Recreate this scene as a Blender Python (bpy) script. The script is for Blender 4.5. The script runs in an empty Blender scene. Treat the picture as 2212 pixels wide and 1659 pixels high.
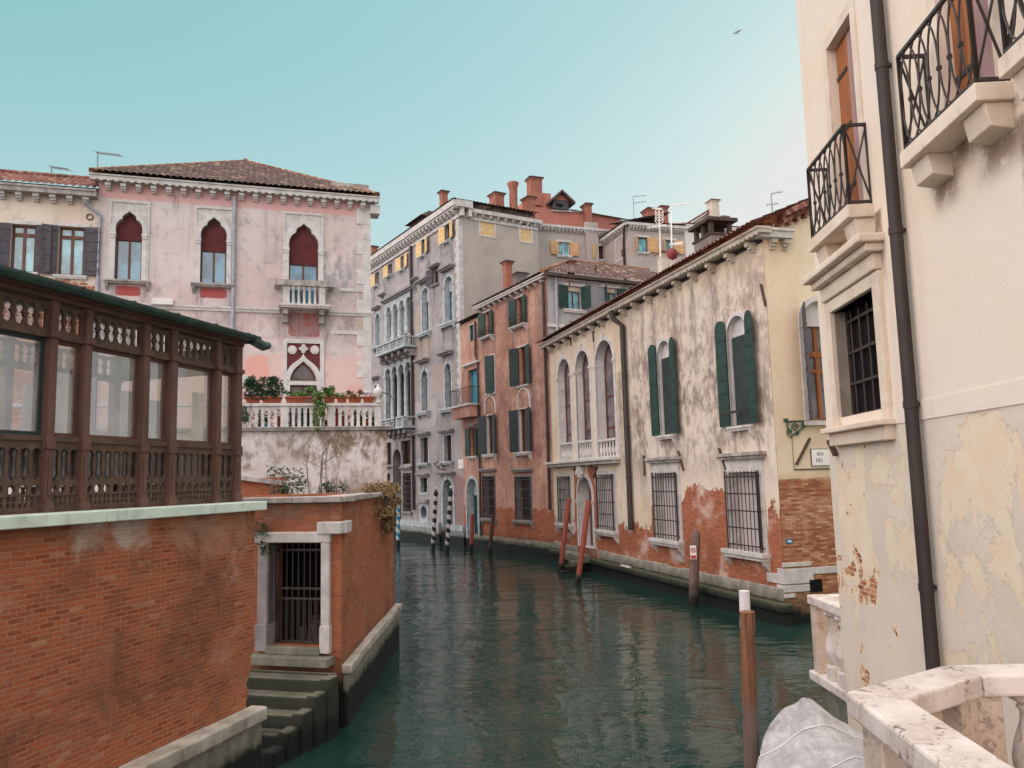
import bpy, math, random
from mathutils import Vector, Matrix
from mathutils.geometry import tessellate_polygon
random.seed(7)
PI = math.pi
SC = bpy.context.scene
COL = SC.collection

# ------------------------------------------------------------------ camera
W, H, FPX = 2212.0, 1659.0, 1725.0
CX, CY = W / 2, H / 2
CAM = Vector((0, 0, 4.3))
PITCH = math.atan(205 / FPX)
ROLL = 0.026
_F = Vector((0, math.cos(PITCH), math.sin(PITCH)))
_R0 = Vector((1, 0, 0))
_U0 = Vector((0, -math.sin(PITCH), math.cos(PITCH)))
_R = _R0 * math.cos(ROLL) - _U0 * math.sin(ROLL)
_U = _R0 * math.sin(ROLL) + _U0 * math.cos(ROLL)
cd = bpy.data.cameras.new('camera')
cam = bpy.data.objects.new('camera', cd)
COL.objects.link(cam)
cd.sensor_width = 36
cd.lens = 36 * FPX / W
cd.clip_start, cd.clip_end = 0.1, 6000
cam.matrix_world = Matrix(((_R.x, _U.x, -_F.x, CAM.x), (_R.y, _U.y, -_F.y, CAM.y),
                           (_R.z, _U.z, -_F.z, CAM.z), (0, 0, 0, 1)))
SC.camera = cam

# ------------------------------------------------------------------ sky, sun, exposure
SUN_AZ, SUN_EL = math.radians(38), math.radians(12)
wd = bpy.data.worlds.new('World')
SC.world = wd
wd.use_nodes = True
wn, wl = wd.node_tree.nodes, wd.node_tree.links
wn.clear()
wo = wn.new('ShaderNodeOutputWorld')
bg = wn.new('ShaderNodeBackground')
sky = wn.new('ShaderNodeTexSky')
sky.sky_type = 'NISHITA'
sky.sun_disc = False
sky.sun_elevation = SUN_EL
sky.sun_rotation = SUN_AZ
sky.air_density, sky.dust_density, sky.ozone_density = 1.0, 1.6, 1.0
tc = wn.new('ShaderNodeTexCoord')
sx = wn.new('ShaderNodeSeparateXYZ')
wl.new(tc.outputs['Generated'], sx.inputs[0])


def _wmr(sock, a, b):
    n = wn.new('ShaderNodeMapRange')
    n.interpolation_type = 'SMOOTHSTEP'
    n.inputs[1].default_value, n.inputs[2].default_value = a, b
    wl.new(sock, n.inputs[0])
    return n.outputs[0]


def _wmath(op, a, b):
    n = wn.new('ShaderNodeMath')
    n.operation = op
    for i, v in enumerate((a, b)):
        if hasattr(v, 'links'):
            wl.new(v, n.inputs[i])
        else:
            n.inputs[i].default_value = v
    return n.outputs[0]


def _wmix(kind, f, a, b):
    n = wn.new('ShaderNodeMix')
    n.data_type = 'RGBA'
    n.blend_type = kind
    for s, v in ((n.inputs[0], f), (n.inputs[6], a), (n.inputs[7], b)):
        if hasattr(v, 'links'):
            wl.new(v, s)
        else:
            s.default_value = v
    return n.outputs[2]


# fill brightness added out of view overhead and behind the camera, clear teal sky in front
_side = _wmath('ADD', _wmath('MULTIPLY', sx.outputs['X'], 0.75), _wmath('MULTIPLY', sx.outputs['Y'], 0.66))
sky_fill = _wmath('MAXIMUM', _wmr(sx.outputs['Z'], 0.58, 0.88), _wmr(_side, -0.05, -0.6))
# the clear sky's colour response: pale teal, softly brighter towards the sun
sr = wn.new('ShaderNodeSeparateColor')
wl.new(sky.outputs[0], sr.inputs[0])
cr = wn.new('ShaderNodeCombineColor')
for _i, (_k, _g) in enumerate(((0.655, 0.47), (1.205, 0.25), (1.14, 0.28))):
    wl.new(_wmath('MINIMUM', _wmath('MULTIPLY', _wmath('POWER', sr.outputs[_i], _g), _k), (1.90, 1.92, 1.86)[_i]), cr.inputs[_i])
tinted = _wmix('MIX', _wmath('MULTIPLY', _wmr(sx.outputs['Z'], 0.50, 0.06), 0.5), cr.outputs[0], (1.74, 1.87, 1.97, 1))
skyc = _wmix('MIX', sky_fill, tinted, (6.3, 5.85, 5.75, 1))
wl.new(skyc, bg.inputs[0])
bg.inputs[1].default_value = 0.15
wl.new(bg.outputs[0], wo.inputs[0])

sl = bpy.data.lights.new('sun', 'SUN')
sl.energy = 2.0
sl.angle = math.radians(0.5)
sl.color = (1.0, 0.86, 0.68)
sun = bpy.data.objects.new('sun', sl)
COL.objects.link(sun)
_sd = Vector((math.sin(SUN_AZ) * math.cos(SUN_EL), math.cos(SUN_AZ) * math.cos(SUN_EL), math.sin(SUN_EL)))
sun.rotation_euler = (-_sd).to_track_quat('-Z', 'Y').to_euler()
sun.location = (30, 40, 60)
SC.view_settings.view_transform = 'Standard'
SC.view_settings.look = 'None'
SC.view_settings.exposure = 1.5
SC.view_settings.gamma = 1.0


# ------------------------------------------------------------------ picture <-> place
def ray(px, py):
    return _F + _R * ((px - CX) / FPX) + _U * ((CY - py) / FPX)


def at_z(px, py, z):
    d = ray(px, py)
    return CAM + d * ((z - CAM.z) / d.z)


def at_y(px, py, y):
    d = ray(px, py)
    return CAM + d * ((y - CAM.y) / d.y)


def view(ox, oy, size, shown):       # a zoomed look at the photograph -> its overview pixels
    s = size / shown / 1.8228
    return lambda x, y: (ox / 1.8228 + x * s, oy / 1.8228 + y * s)


U_ = lambda x, y: (x, y)
R1 = view(0, 500, 1000, 2212)
R2 = view(900, 500, 800, 1659)
R3 = view(1400, 650, 800, 1659)
R4 = view(2000, 650, 1000, 2212)
R5 = view(1400, 1300, 800, 1475)
R6 = view(2100, 1200, 800, 1207)
R7 = view(2600, 1100, 800, 1021)
R8 = view(3100, 0, 932, 1288)
B1 = view(0, 1050, 1040, 1643)
B2 = view(900, 1400, 800, 1896)
B3 = view(600, 2000, 1100, 1782)
B6 = view(2800, 2100, 1232, 2212)
B7 = view(3000, 1100, 1032, 1427)
T1 = view(2800, 700, 500, 1659)
T2 = view(2900, 2200, 500, 1659)
T3 = view(850, 1150, 650, 2157)
T4 = view(1450, 1100, 400, 1327)
T5 = view(1450, 1550, 400, 1106)


# ------------------------------------------------------------------ objects
def tag(o, label=None, cat=None, group=None, kind=None):
    if label: o['label'] = label
    if cat: o['category'] = cat
    if group: o['group'] = group
    if kind: o['kind'] = kind
    return o


def thing(name, label, cat, loc=(0, 0, 0), rz=0.0, group=None):
    o = bpy.data.objects.new(name, None)
    o.empty_display_size = 0.3
    COL.objects.link(o)
    o.matrix_basis = Matrix.Translation(Vector(loc)) @ Matrix.Rotation(rz, 4, 'Z')
    return tag(o, label, cat, group)


class Fac:
    """A vertical plane: x runs to the viewer's right, z up, y into the wall."""

    def __init__(s, O, az, root=None, name=None, label=None, cat=None):
        a = math.radians(az)
        s.O = Vector((O[0], O[1], 0))
        s.u = Vector((math.sin(a), math.cos(a), 0))
        s.n = Vector((-s.u.y, s.u.x, 0))
        rz = math.atan2(s.u.y, s.u.x)
        s.M = Matrix.Translation(s.O) @ Matrix.Rotation(rz, 4, 'Z')
        if root is None:
            root = thing(name, label, cat, s.O, rz)
            s.rel = Matrix.Identity(4)
        else:
            s.rel = root.matrix_basis.inverted() @ s.M
        s.root = root
        s.holes, s.reveals = [], []

    def uz(s, px, py, y=0.0):
        d = ray(px, py)
        t = (y - s.n.dot(CAM - s.O)) / s.n.dot(d)
        P = CAM + d * t
        return (P - s.O).dot(s.u), P.z

    def q(s, V, x, y, dep=0.0):
        return s.uz(*V(x, y), dep)

    def box(s, V, xl, xr, yt, yb, dep=0.0):
        xm, ym = (xl + xr) / 2, (yt + yb) / 2
        return (s.q(V, xl, ym, dep)[0], s.q(V, xr, ym, dep)[0], s.q(V, xm, yb, dep)[1], s.q(V, xm, yt, dep)[1])

    def world(s, u, z, y=0.0):
        return s.M @ Vector((u, y, z))


class MB:
    def __init__(s):
        s.v, s.f, s.m = [], [], []

    def add(s, verts, faces, mi=0):
        b = len(s.v)
        s.v += [tuple(p) for p in verts]
        for f in faces:
            s.f.append(tuple(b + i for i in f))
            s.m.append(mi)

    def box(s, x0, x1, y0, y1, z0, z1, mi=0):
        if x0 > x1: x0, x1 = x1, x0
        if y0 > y1: y0, y1 = y1, y0
        if z0 > z1: z0, z1 = z1, z0
        s.add([(x0, y0, z0), (x1, y0, z0), (x1, y1, z0), (x0, y1, z0), (x0, y0, z1), (x1, y0, z1), (x1, y1, z1), (x0, y1, z1)],
              [(3, 2, 1, 0), (4, 5, 6, 7), (0, 1, 5, 4), (1, 2, 6, 5), (2, 3, 7, 6), (3, 0, 4, 7)], mi)

    def bar(s, p, q, w, t, mi=0, up=(0, 0, 1)):
        p, q = Vector(p), Vector(q)
        d = (q - p).normalized()
        a = d.cross(Vector(up))
        if a.length < 1e-4: a = d.cross(Vector((1, 0, 0)))
        a.normalize()
        b = a.cross(d)
        vs = []
        for c in (p, q):
            for i, j in ((-1, -1), (1, -1), (1, 1), (-1, 1)):
                vs.append(c + a * (i * w / 2) + b * (j * t / 2))
        s.add(vs, [(3, 2, 1, 0), (4, 5, 6, 7), (0, 1, 5, 4), (1, 2, 6, 5), (2, 3, 7, 6), (3, 0, 4, 7)], mi)

    def tube(s, pts, r, n=6, mi=0, cap=True):
        pts = [Vector(p) for p in pts]
        rs = r if isinstance(r, (list, tuple)) else [r] * len(pts)
        vs = []
        a = None
        for i, p in enumerate(pts):
            d = (pts[min(i + 1, len(pts) - 1)] - pts[max(i - 1, 0)]).normalized()
            if a is None:
                a = d.cross(Vector((0, 0, 1)))
                if a.length < 0.1: a = d.cross(Vector((0, 1, 0)))
            a = (a - d * a.dot(d)).normalized()
            b = d.cross(a)
            for k in range(n):
                t = 2 * PI * k / n
                vs.append(p + (a * math.cos(t) + b * math.sin(t)) * rs[i])
        fs = []
        for i in range(len(pts) - 1):
            for k in range(n):
                k2 = (k + 1) % n
                fs.append((i * n + k, i * n + k2, (i + 1) * n + k2, (i + 1) * n + k))
        if cap:
            fs.append(tuple(range(n - 1, -1, -1)))
            fs.append(tuple((len(pts) - 1) * n + k for k in range(n)))
        s.add(vs, fs, mi)

    def lathe(s, prof, c=(0, 0, 0), n=12, mi=0, sq=False):
        vs, fs = [], []
        for r, z in prof:
            for k in range(n):
                t = 2 * PI * (k + (0.5 if sq else 0)) / n
                vs.append((c[0] + r * math.cos(t), c[1] + r * math.sin(t), c[2] + z))
        for i in range(len(prof) - 1):
            for k in range(n):
                k2 = (k + 1) % n
                fs.append((i * n + k, i * n + k2, (i + 1) * n + k2, (i + 1) * n + k))
        fs.append(tuple(range(n - 1, -1, -1)))
        fs.append(tuple((len(prof) - 1) * n + k for k in range(n)))
        s.add(vs, fs, mi)

    def plate(s, outer, holes, y0, y1=None, mi=0, hole_sides=True, back=True, outer_sides=True):
        loops = [list(outer)] + [list(h) for h in holes]
        tris = tessellate_polygon([[Vector((p[0], p[1], 0)) for p in lp] for lp in loops])
        flat = [p for lp in loops for p in lp]
        fs = []
        for a, b, c in tris:
            A, B, C = flat[a], flat[b], flat[c]
            ar = (B[0] - A[0]) * (C[1] - A[1]) - (C[0] - A[0]) * (B[1] - A[1])
            if abs(ar) < 1e-9: continue
            fs.append((a, b, c) if ar > 0 else (a, c, b))
        s.add([(p[0], y0, p[1]) for p in flat], fs, mi)
        if y1 is None: return
        if back:
            s.add([(p[0], y1, p[1]) for p in flat], [f[::-1] for f in fs], mi)
        for i, lp in enumerate(loops):
            if (i and not hole_sides) or (not i and not outer_sides): continue
            s.strip(lp, y0, y1, mi, inward=bool(i))

    def strip(s, lp, y0, y1, mi=0, inward=False):
        n = len(lp)
        ar = sum(lp[i][0] * lp[(i + 1) % n][1] - lp[(i + 1) % n][0] * lp[i][1] for i in range(n))
        vs = [(p[0], y0, p[1]) for p in lp] + [(p[0], y1, p[1]) for p in lp]
        fs = []
        for i in range(n):
            j = (i + 1) % n
            f = (j, i, n + i, n + j)
            fs.append(f if (ar > 0) != inward else f[::-1])
        s.add(vs, fs, mi)

    def build(s, name, mats, parent=None, smooth=False, bevel=0.0):
        me = bpy.data.meshes.new(name)
        me.from_pydata(s.v, [], s.f)
        for m in (mats if isinstance(mats, (list, tuple)) else [mats]):
            me.materials.append(MAT[m] if isinstance(m, str) else m)
        me.polygons.foreach_set('material_index', s.m)
        if smooth:
            me.polygons.foreach_set('use_smooth', [True] * len(s.f))
            try:
                me.set_sharp_from_angle(angle=math.radians(38))
            except Exception:
                pass
        me.update()
        o = bpy.data.objects.new(name, me)
        COL.objects.link(o)
        if isinstance(parent, Fac):
            o.parent = parent.root
            o.matrix_basis = parent.rel
        elif parent is not None:
            o.parent = parent
        if bevel:
            bm = o.modifiers.new('bevel', 'BEVEL')
            bm.width = bevel
            bm.segments = 2
            bm.limit_method = 'ANGLE'
        return o


# shapes in a facade's (u, z), counter-clockwise
def rect(u0, u1, z0, z1):
    return [(u0, z0), (u1, z0), (u1, z1), (u0, z1)]


def arch(u0, u1, z0, z1, rise=1.0, n=14):
    c, r = (u0 + u1) / 2, (u1 - u0) / 2
    zs = z1 - r * rise
    return [(u0, z0), (u1, z0)] + [(c + r * math.cos(PI * k / n), zs + r * rise * math.sin(PI * k / n)) for k in range(n + 1)]


def half(u0, u1, z0, zs, prof, base=True):
    """mirror a profile of (x, h) in half-widths, x from 1 to 0, h up from the springing zs"""
    c, r = (u0 + u1) / 2, (u1 - u0) / 2
    R = [(c + x * r, zs + h * r) for x, h in prof]
    L = [(c - x * r, zs + h * r) for x, h in reversed(prof[:-1])]
    return ([(c - prof[0][0] * r, z0), (c + prof[0][0] * r, z0)] if base else []) + R + L


TREFOIL = [(1, 0), (1, .3), (.94, .55), (.82, .76), (.66, .92), (.52, 1.0), (.53, 1.12), (.48, 1.26), (.36, 1.38), (.2, 1.48), (.08, 1.58), (0, 1.7)]
OGEE = [(1.36, 0), (1.36, .35), (1.28, .75), (1.08, 1.18), (.78, 1.52), (.48, 1.76), (.22, 2.0), (.07, 2.25), (0, 2.45)]
POINTED = [(1, 0), (.98, .22), (.9, .5), (.75, .82), (.52, 1.12), (.28, 1.34), (.1, 1.5), (0, 1.62)]


def ell(c, d, a, b, n=16):
    return [(c + a * math.cos(2 * PI * k / n), d + b * math.sin(2 * PI * k / n)) for k in range(n)]


def grow(lp, w):
    n = len(lp)
    out = []
    for i in range(n):
        p, a, b = Vector(lp[i]), Vector(lp[i - 1]), Vector(lp[(i + 1) % n])
        d1, d2 = (p - a), (b - p)
        if d1.length < 1e-6 or d2.length < 1e-6:
            out.append(tuple(p)); continue
        d1.normalize(); d2.normalize()
        n1, n2 = Vector((d1.y, -d1.x)), Vector((d2.y, -d2.x))
        m = n1 + n2
        if m.length < 0.2: m = n1
        m.normalize()
        k = max(m.dot(n1), 0.5)
        q = p + m * (w / k)
        out.append((q.x, q.y))
    return out
# ------------------------------------------------------------------ materials
MAT = {}


def S(r, g, b, k=1.0):
    f = lambda c: ((c / 255 + 0.055) / 1.055) ** 2.4 if c > 10 else c / 255 / 12.92
    return (f(r) * k, f(g) * k, f(b) * k, 1)


class Mx:
    def __init__(s, name, rough=0.8, spec=0.3):
        s.mat = bpy.data.materials.new(name)
        s.mat.use_nodes = True
        s.nt = s.mat.node_tree
        s.nt.nodes.clear()
        s.out = s.nt.nodes.new('ShaderNodeOutputMaterial')
        s.b = s.nt.nodes.new('ShaderNodeBsdfPrincipled')
        s.nt.links.new(s.b.outputs[0], s.out.inputs[0])
        s.b.inputs['Roughness'].default_value = rough
        s.b.inputs['Specular IOR Level'].default_value = spec
        MAT[name] = s.mat
        t = s.nt.nodes.new('ShaderNodeTexCoord')
        s.obj = t.outputs['Object']
        sp = s.nt.nodes.new('ShaderNodeSeparateXYZ')
        s.nt.links.new(s.obj, sp.inputs[0])
        s.x, s.y, s.z = sp.outputs

    def _in(s, sock, v):
        if hasattr(v, 'links'):
            s.nt.links.new(v, sock)
        else:
            sock.default_value = v

    def node(s, t, **kw):
        n = s.nt.nodes.new(t)
        for k, v in kw.items(): setattr(n, k, v)
        return n

    def math(s, op, a, b=0.0, clamp=False):
        n = s.node('ShaderNodeMath', operation=op, use_clamp=clamp)
        s._in(n.inputs[0], a); s._in(n.inputs[1], b)
        return n.outputs[0]

    def xyz(s, x, y, z):
        n = s.node('ShaderNodeCombineXYZ')
        for i, v in enumerate((x, y, z)): s._in(n.inputs[i], v)
        return n.outputs[0]

    def scale(s, v, sc):
        n = s.node('ShaderNodeVectorMath', operation='MULTIPLY')
        s._in(n.inputs[0], v); n.inputs[1].default_value = sc
        return n.outputs[0]

    def vadd(s, a, b):
        n = s.node('ShaderNodeVectorMath', operation='ADD')
        s._in(n.inputs[0], a); s._in(n.inputs[1], b)
        return n.outputs[0]

    def noise(s, scale, detail=4, rough=0.55, vec=None, dist=0.0, color=False):
        n = s.node('ShaderNodeTexNoise')
        s._in(n.inputs['Vector'], s.obj if vec is None else vec)
        n.inputs['Scale'].default_value = scale
        n.inputs['Detail'].default_value = detail
        n.inputs['Roughness'].default_value = rough
        n.inputs['Distortion'].default_value = dist
        return n.outputs['Color' if color else 'Fac']

    def voro(s, scale, vec=None, feature='F1'):
        n = s.node('ShaderNodeTexVoronoi', feature=feature)
        s._in(n.inputs['Vector'], s.obj if vec is None else vec)
        n.inputs['Scale'].default_value = scale
        return n.outputs

    def mr(s, v, a, b, c=0.0, d=1.0, smooth=True):
        n = s.node('ShaderNodeMapRange')
        if smooth: n.interpolation_type = 'SMOOTHSTEP'
        s._in(n.inputs[0], v)
        for i, k in enumerate((a, b, c, d)): s._in(n.inputs[i + 1], k)
        return n.outputs[0]

    def mix(s, f, a, b, kind='MIX'):
        n = s.node('ShaderNodeMix', data_type='RGBA', blend_type=kind)
        s._in(n.inputs[0], f); s._in(n.inputs[6], a); s._in(n.inputs[7], b)
        return n.outputs[2]

    def ramp(s, f, stops):
        n = s.node('ShaderNodeValToRGB')
        e = n.color_ramp.elements
        while len(e) < len(stops): e.new(0.5)
        for k, (p, c) in enumerate(stops):
            e[k].position = p
            e[k].color = c
        s._in(n.inputs[0], f)
        return n.outputs[0]

    def boxmask(s, u0, u1, z0, z1, soft=0.4):
        a = s.math('MULTIPLY', s.mr(s.x, u0 - soft, u0 + soft), s.mr(s.x, u1 + soft, u1 - soft))
        b = s.math('MULTIPLY', s.mr(s.z, z0 - soft, z0 + soft), s.mr(s.z, z1 + soft, z1 - soft))
        return s.math('MULTIPLY', a, b)

    def bricks(s, stops, mortar, w=0.25, h=0.066, ms=0.008, dist=0.006):
        v = s.xyz(s.math('ADD', s.x, s.y), s.z, 0.0)
        if dist:
            nn = s.node('ShaderNodeVectorMath', operation='SUBTRACT')
            s._in(nn.inputs[0], s.noise(2.3, 2, color=True)); nn.inputs[1].default_value = (.5, .5, .5)
            v = s.vadd(v, s.scale(nn.outputs[0], (dist * 4, dist * 4, 0)))
        t = s.node('ShaderNodeTexBrick')
        s._in(t.inputs['Vector'], v)
        t.inputs['Color1'].default_value = (0, 0, 0, 1)
        t.inputs['Color2'].default_value = (1, 1, 1, 1)
        t.inputs['Mortar'].default_value = (.5, .5, .5, 1)
        for k, q in (('Scale', 1), ('Mortar Size', ms), ('Mortar Smooth', .35), ('Bias', 0), ('Brick Width', w), ('Row Height', h)):
            t.inputs[k].default_value = q
        c = s.ramp(t.outputs['Color'], stops)
        return s.mix(t.outputs['Fac'], c, mortar), t.outputs['Fac']

    def bump(s, h, strength=0.3, dist=0.02, normal=None):
        n = s.node('ShaderNodeBump')
        n.inputs['Strength'].default_value = strength
        n.inputs['Distance'].default_value = dist
        s._in(n.inputs['Height'], h)
        if normal is not None: s._in(n.inputs['Normal'], normal)
        return n.outputs[0]

    def done(s, col, normal=None, rough=None):
        s._in(s.b.inputs['Base Color'], col)
        if normal is not None: s._in(s.b.inputs['Normal'], normal)
        if rough is not None: s._in(s.b.inputs['Roughness'], rough)
        return s.mat


BR_RED = [(0, S(138, 74, 52)), (.2, S(156, 86, 58)), (.5, S(172, 96, 64)), (.75, S(154, 90, 64)), (.95, S(162, 100, 74)), (1, S(174, 122, 94))]
BR_PINK = [(0, S(140, 74, 60)), (.4, S(170, 98, 80)), (.7, S(186, 120, 98)), (1, S(206, 166, 142))]
BR_TAN = [(0, S(136, 80, 56)), (.35, S(158, 100, 72)), (.7, S(176, 124, 94)), (1, S(198, 156, 124))]


def plaster(name, c1, c2, dirt=S(90, 84, 80), dirt_amt=.35, streak=.25, peel=None, algae=None, patches=(), soots=(), spots=0.0,
            rough=.88, bump=.35, fine=.12, dscale=.35, drips=(), dripc=S(104, 94, 90)):
    m = Mx(name, rough, .2)
    big = m.noise(dscale, 6, .62)
    col = m.mix(m.mr(big, .38, .62), c1, c2)
    mid = m.noise(1.7, 5, .65, dist=.4)
    col = m.mix(m.math('MULTIPLY', m.mr(mid, .5, .72), dirt_amt), col, dirt)
    sv = m.noise(1.0, 5, .6, vec=m.scale(m.obj, (2.6, 2.6, .22)))
    col = m.mix(m.math('MULTIPLY', m.mr(sv, .52, .74), streak), col, dirt)
    fn = m.noise(26, 4, .7)
    col = m.mix(fine, col, m.mix(fn, (0, 0, 0, 1), (1, 1, 1, 1)), 'OVERLAY')
    for (u0, u1, z0, z1, pc, soft, amt) in patches:
        e = m.math('MULTIPLY', m.math('SUBTRACT', m.noise(2.2, 5, .7), .5), soft * 5)
        b = m.math('MULTIPLY', m.boxmask(u0, u1, z0, z1, soft), 1.0)
        col = m.mix(m.math('MULTIPLY', m.mr(m.math('ADD', b, m.math('MULTIPLY', m.math('SUBTRACT', m.noise(2.6, 5, .7), .5), .9)), .42, .58), amt), col, pc)
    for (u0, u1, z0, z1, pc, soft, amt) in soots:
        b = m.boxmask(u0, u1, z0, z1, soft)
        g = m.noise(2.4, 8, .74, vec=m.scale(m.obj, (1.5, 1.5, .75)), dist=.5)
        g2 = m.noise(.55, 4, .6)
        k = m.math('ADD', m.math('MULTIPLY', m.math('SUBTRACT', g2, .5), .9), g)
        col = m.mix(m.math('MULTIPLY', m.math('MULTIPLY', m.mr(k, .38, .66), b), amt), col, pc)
    if drips:                                # run-off stains below sills, brackets and anchors
        wob = m.math('MULTIPLY', m.math('SUBTRACT', m.noise(1.3, 3, .5, vec=m.scale(m.obj, (1, 1, .6))), .5), .3)
        xx = m.math('ADD', m.x, wob)
        rag = m.mr(m.noise(5, 6, .75, vec=m.scale(m.obj, (2, 2, .35))), .36, .62)
        tot = None
        for (du, dz, ln, dw) in drips:
            a = m.mr(m.math('ABSOLUTE', m.math('SUBTRACT', xx, du)), dw, dw * .2)
            b = m.math('MULTIPLY', m.mr(m.z, dz - ln, dz - ln * .25), m.mr(m.z, dz + .03, dz))
            k = m.math('MULTIPLY', a, b)
            tot = k if tot is None else m.math('MAXIMUM', tot, k)
        col = m.mix(m.math('MULTIPLY', m.math('MULTIPLY', tot, rag), .75), col, dripc)
    h = m.math('ADD', m.math('MULTIPLY', fn, .3), m.math('MULTIPLY', mid, .8))
    if peel:
        thr = m.z
        for (u0, u1, dz, soft) in peel.get('hills', ()):
            bb = m.math('MULTIPLY', m.mr(m.x, u0 - soft, u0 + soft), m.mr(m.x, u1 + soft, u1 - soft))
            thr = m.math('SUBTRACT', thr, m.math('MULTIPLY', bb, dz))
        nz = m.math('SUBTRACT', m.noise(peel.get('ns', 1.5), 7, .68, vec=m.scale(m.obj, (1, 1, .7))), .5)
        hh = m.math('ADD', m.math('SUBTRACT', thr, peel['z']), m.math('MULTIPLY', nz, peel.get('amp', 2.2)))
        mask = m.mr(hh, .03, -.03)
        rim = m.math('MULTIPLY', m.mr(hh, .22, .12), m.math('SUBTRACT', 1.0, mask))
        bc, bf = m.bricks(peel.get('stops', BR_RED), peel.get('mortar', S(150, 118, 100)))
        bn = m.noise(.8, 5, .6)
        bc = m.mix(m.math('MULTIPLY', m.mr(bn, .5, .7), peel.get('pale', .35)), bc, peel.get('palec', S(196, 160, 145)))
        bc = m.mix(m.math('MULTIPLY', m.mr(m.noise(.5, 5, .6), .52, .75), .5), bc, S(96, 56, 40))
        col = m.mix(m.math('MULTIPLY', rim, .5), col, peel.get('rim', S(214, 196, 180)))
        col = m.mix(mask, col, bc)
        h = m.math('ADD', m.math('MULTIPLY', h, .6), m.math('ADD', m.math('MULTIPLY', mask, -1.4), m.math('MULTIPLY', m.math('MULTIPLY', mask, bf), -.5)))
    if spots:
        sn = m.mr(m.noise(1.15, 8, .72, dist=.3), .5 + spots, .53 + spots)
        col = m.mix(sn, col, S(160, 92, 60))
    if algae is not None:
        an = m.math('ADD', m.z, m.math('MULTIPLY', m.math('SUBTRACT', m.noise(1.6, 6, .7, vec=m.scale(m.obj, (1, 1, .5))), .5), .9))
        col = m.mix(m.math('MULTIPLY', m.mr(an, algae + .75, algae + .1), .65), col, S(72, 70, 58))
        col = m.mix(m.mr(an, algae + .15, algae - .12), col, S(26, 30, 25))
    m.done(col, m.bump(h, bump, .05))
    return m


def brickwall(name, stops, mortar, stains=(), algae=None, pale=.0, palec=S(186, 160, 145), dark=.45, w=.25, h=.066, bump=.6):
    m = Mx(name, .88, .2)
    c, f = m.bricks(stops, mortar, w, h)
    n1 = m.noise(.6, 7, .7, dist=.4)
    c = m.mix(m.math('MULTIPLY', m.mr(n1, .46, .66), dark), c, S(88, 62, 50))
    c = m.mix(m.math('MULTIPLY', m.mr(m.noise(.9, 6, .7, vec=m.vadd(m.obj, (2, 9, 4))), .52, .66), .4), c, S(176, 116, 92))
    n2 = m.noise(1.1, 6, .7, vec=m.vadd(m.obj, (7, 3, 1)))
    c = m.mix(m.math('MULTIPLY', m.mr(n2, .56, .68), pale), c, palec)
    for (u0, u1, z0, z1, pc, soft, amt) in stains:
        b = m.boxmask(u0, u1, z0, z1, soft)
        k = m.math('ADD', m.math('MULTIPLY', b, .8), m.math('MULTIPLY', m.math('SUBTRACT', m.noise(1.3, 8, .75, dist=.5), .5), 2.4))
        c = m.mix(m.math('MULTIPLY', m.math('MULTIPLY', m.mr(k, .45, 1.0), m.mr(b, .02, .35)), amt), c, pc)
    fn = m.noise(30, 4, .7)
    c = m.mix(.25, c, m.mix(fn, (0, 0, 0, 1), (1, 1, 1, 1)), 'OVERLAY')
    if algae is not None:
        an = m.math('ADD', m.z, m.math('MULTIPLY', m.math('SUBTRACT', m.noise(2.0, 6, .7), .5), .8))
        c = m.mix(m.math('MULTIPLY', m.mr(an, algae + .7, algae + .1), .6), c, S(66, 62, 48))
        c = m.mix(m.mr(an, algae + .12, algae - .12), c, S(24, 28, 23))
    hh = m.math('ADD', m.math('MULTIPLY', f, -1.0), m.math('MULTIPLY', m.noise(9, 5, .7), .9))
    m.done(c, m.bump(hh, bump, .018))


def stone(name, c1, c2, dirt=S(96, 88, 80), amt=.4, algae=None, scale=2.5, rough=.75, bump=.25, fine=.2, pits=0.0):
    m = Mx(name, rough, .3)
    n = m.noise(scale, 6, .65)
    c = m.mix(m.mr(n, .35, .65), c1, c2)
    n2 = m.noise(scale * 1.7, 6, .7, vec=m.scale(m.vadd(m.obj, (3, 1, 5)), (1, 1, .5)))
    c = m.mix(m.math('MULTIPLY', m.mr(n2, .52, .7), amt), c, dirt)
    fn = m.noise(40, 4, .7)
    c = m.mix(fine, c, m.mix(fn, (0, 0, 0, 1), (1, 1, 1, 1)), 'OVERLAY')
    hh = m.math('ADD', n2, m.math('MULTIPLY', fn, .4))
    if pits:
        pn = m.noise(9, 6, .75, dist=1.2)
        pk = m.math('MULTIPLY', m.mr(pn, .56, .62), m.mr(m.noise(2.2, 3, .5), .42, .6))
        c = m.mix(m.math('MULTIPLY', pk, pits), c, S(112, 92, 84))
        hh = m.math('SUBTRACT', hh, m.math('MULTIPLY', pk, .8))
    if algae is not None:
        an = m.math('ADD', m.z, m.math('MULTIPLY', m.math('SUBTRACT', m.noise(3.0, 6, .7), .5), .5))
        c = m.mix(m.math('MULTIPLY', m.mr(an, algae + .5, algae + .05), .6), c, S(70, 74, 52))
        c = m.mix(m.mr(an, algae + .1, algae - .1), c, S(24, 29, 24))
    m.done(c, m.bump(hh, bump, .02))


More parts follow.
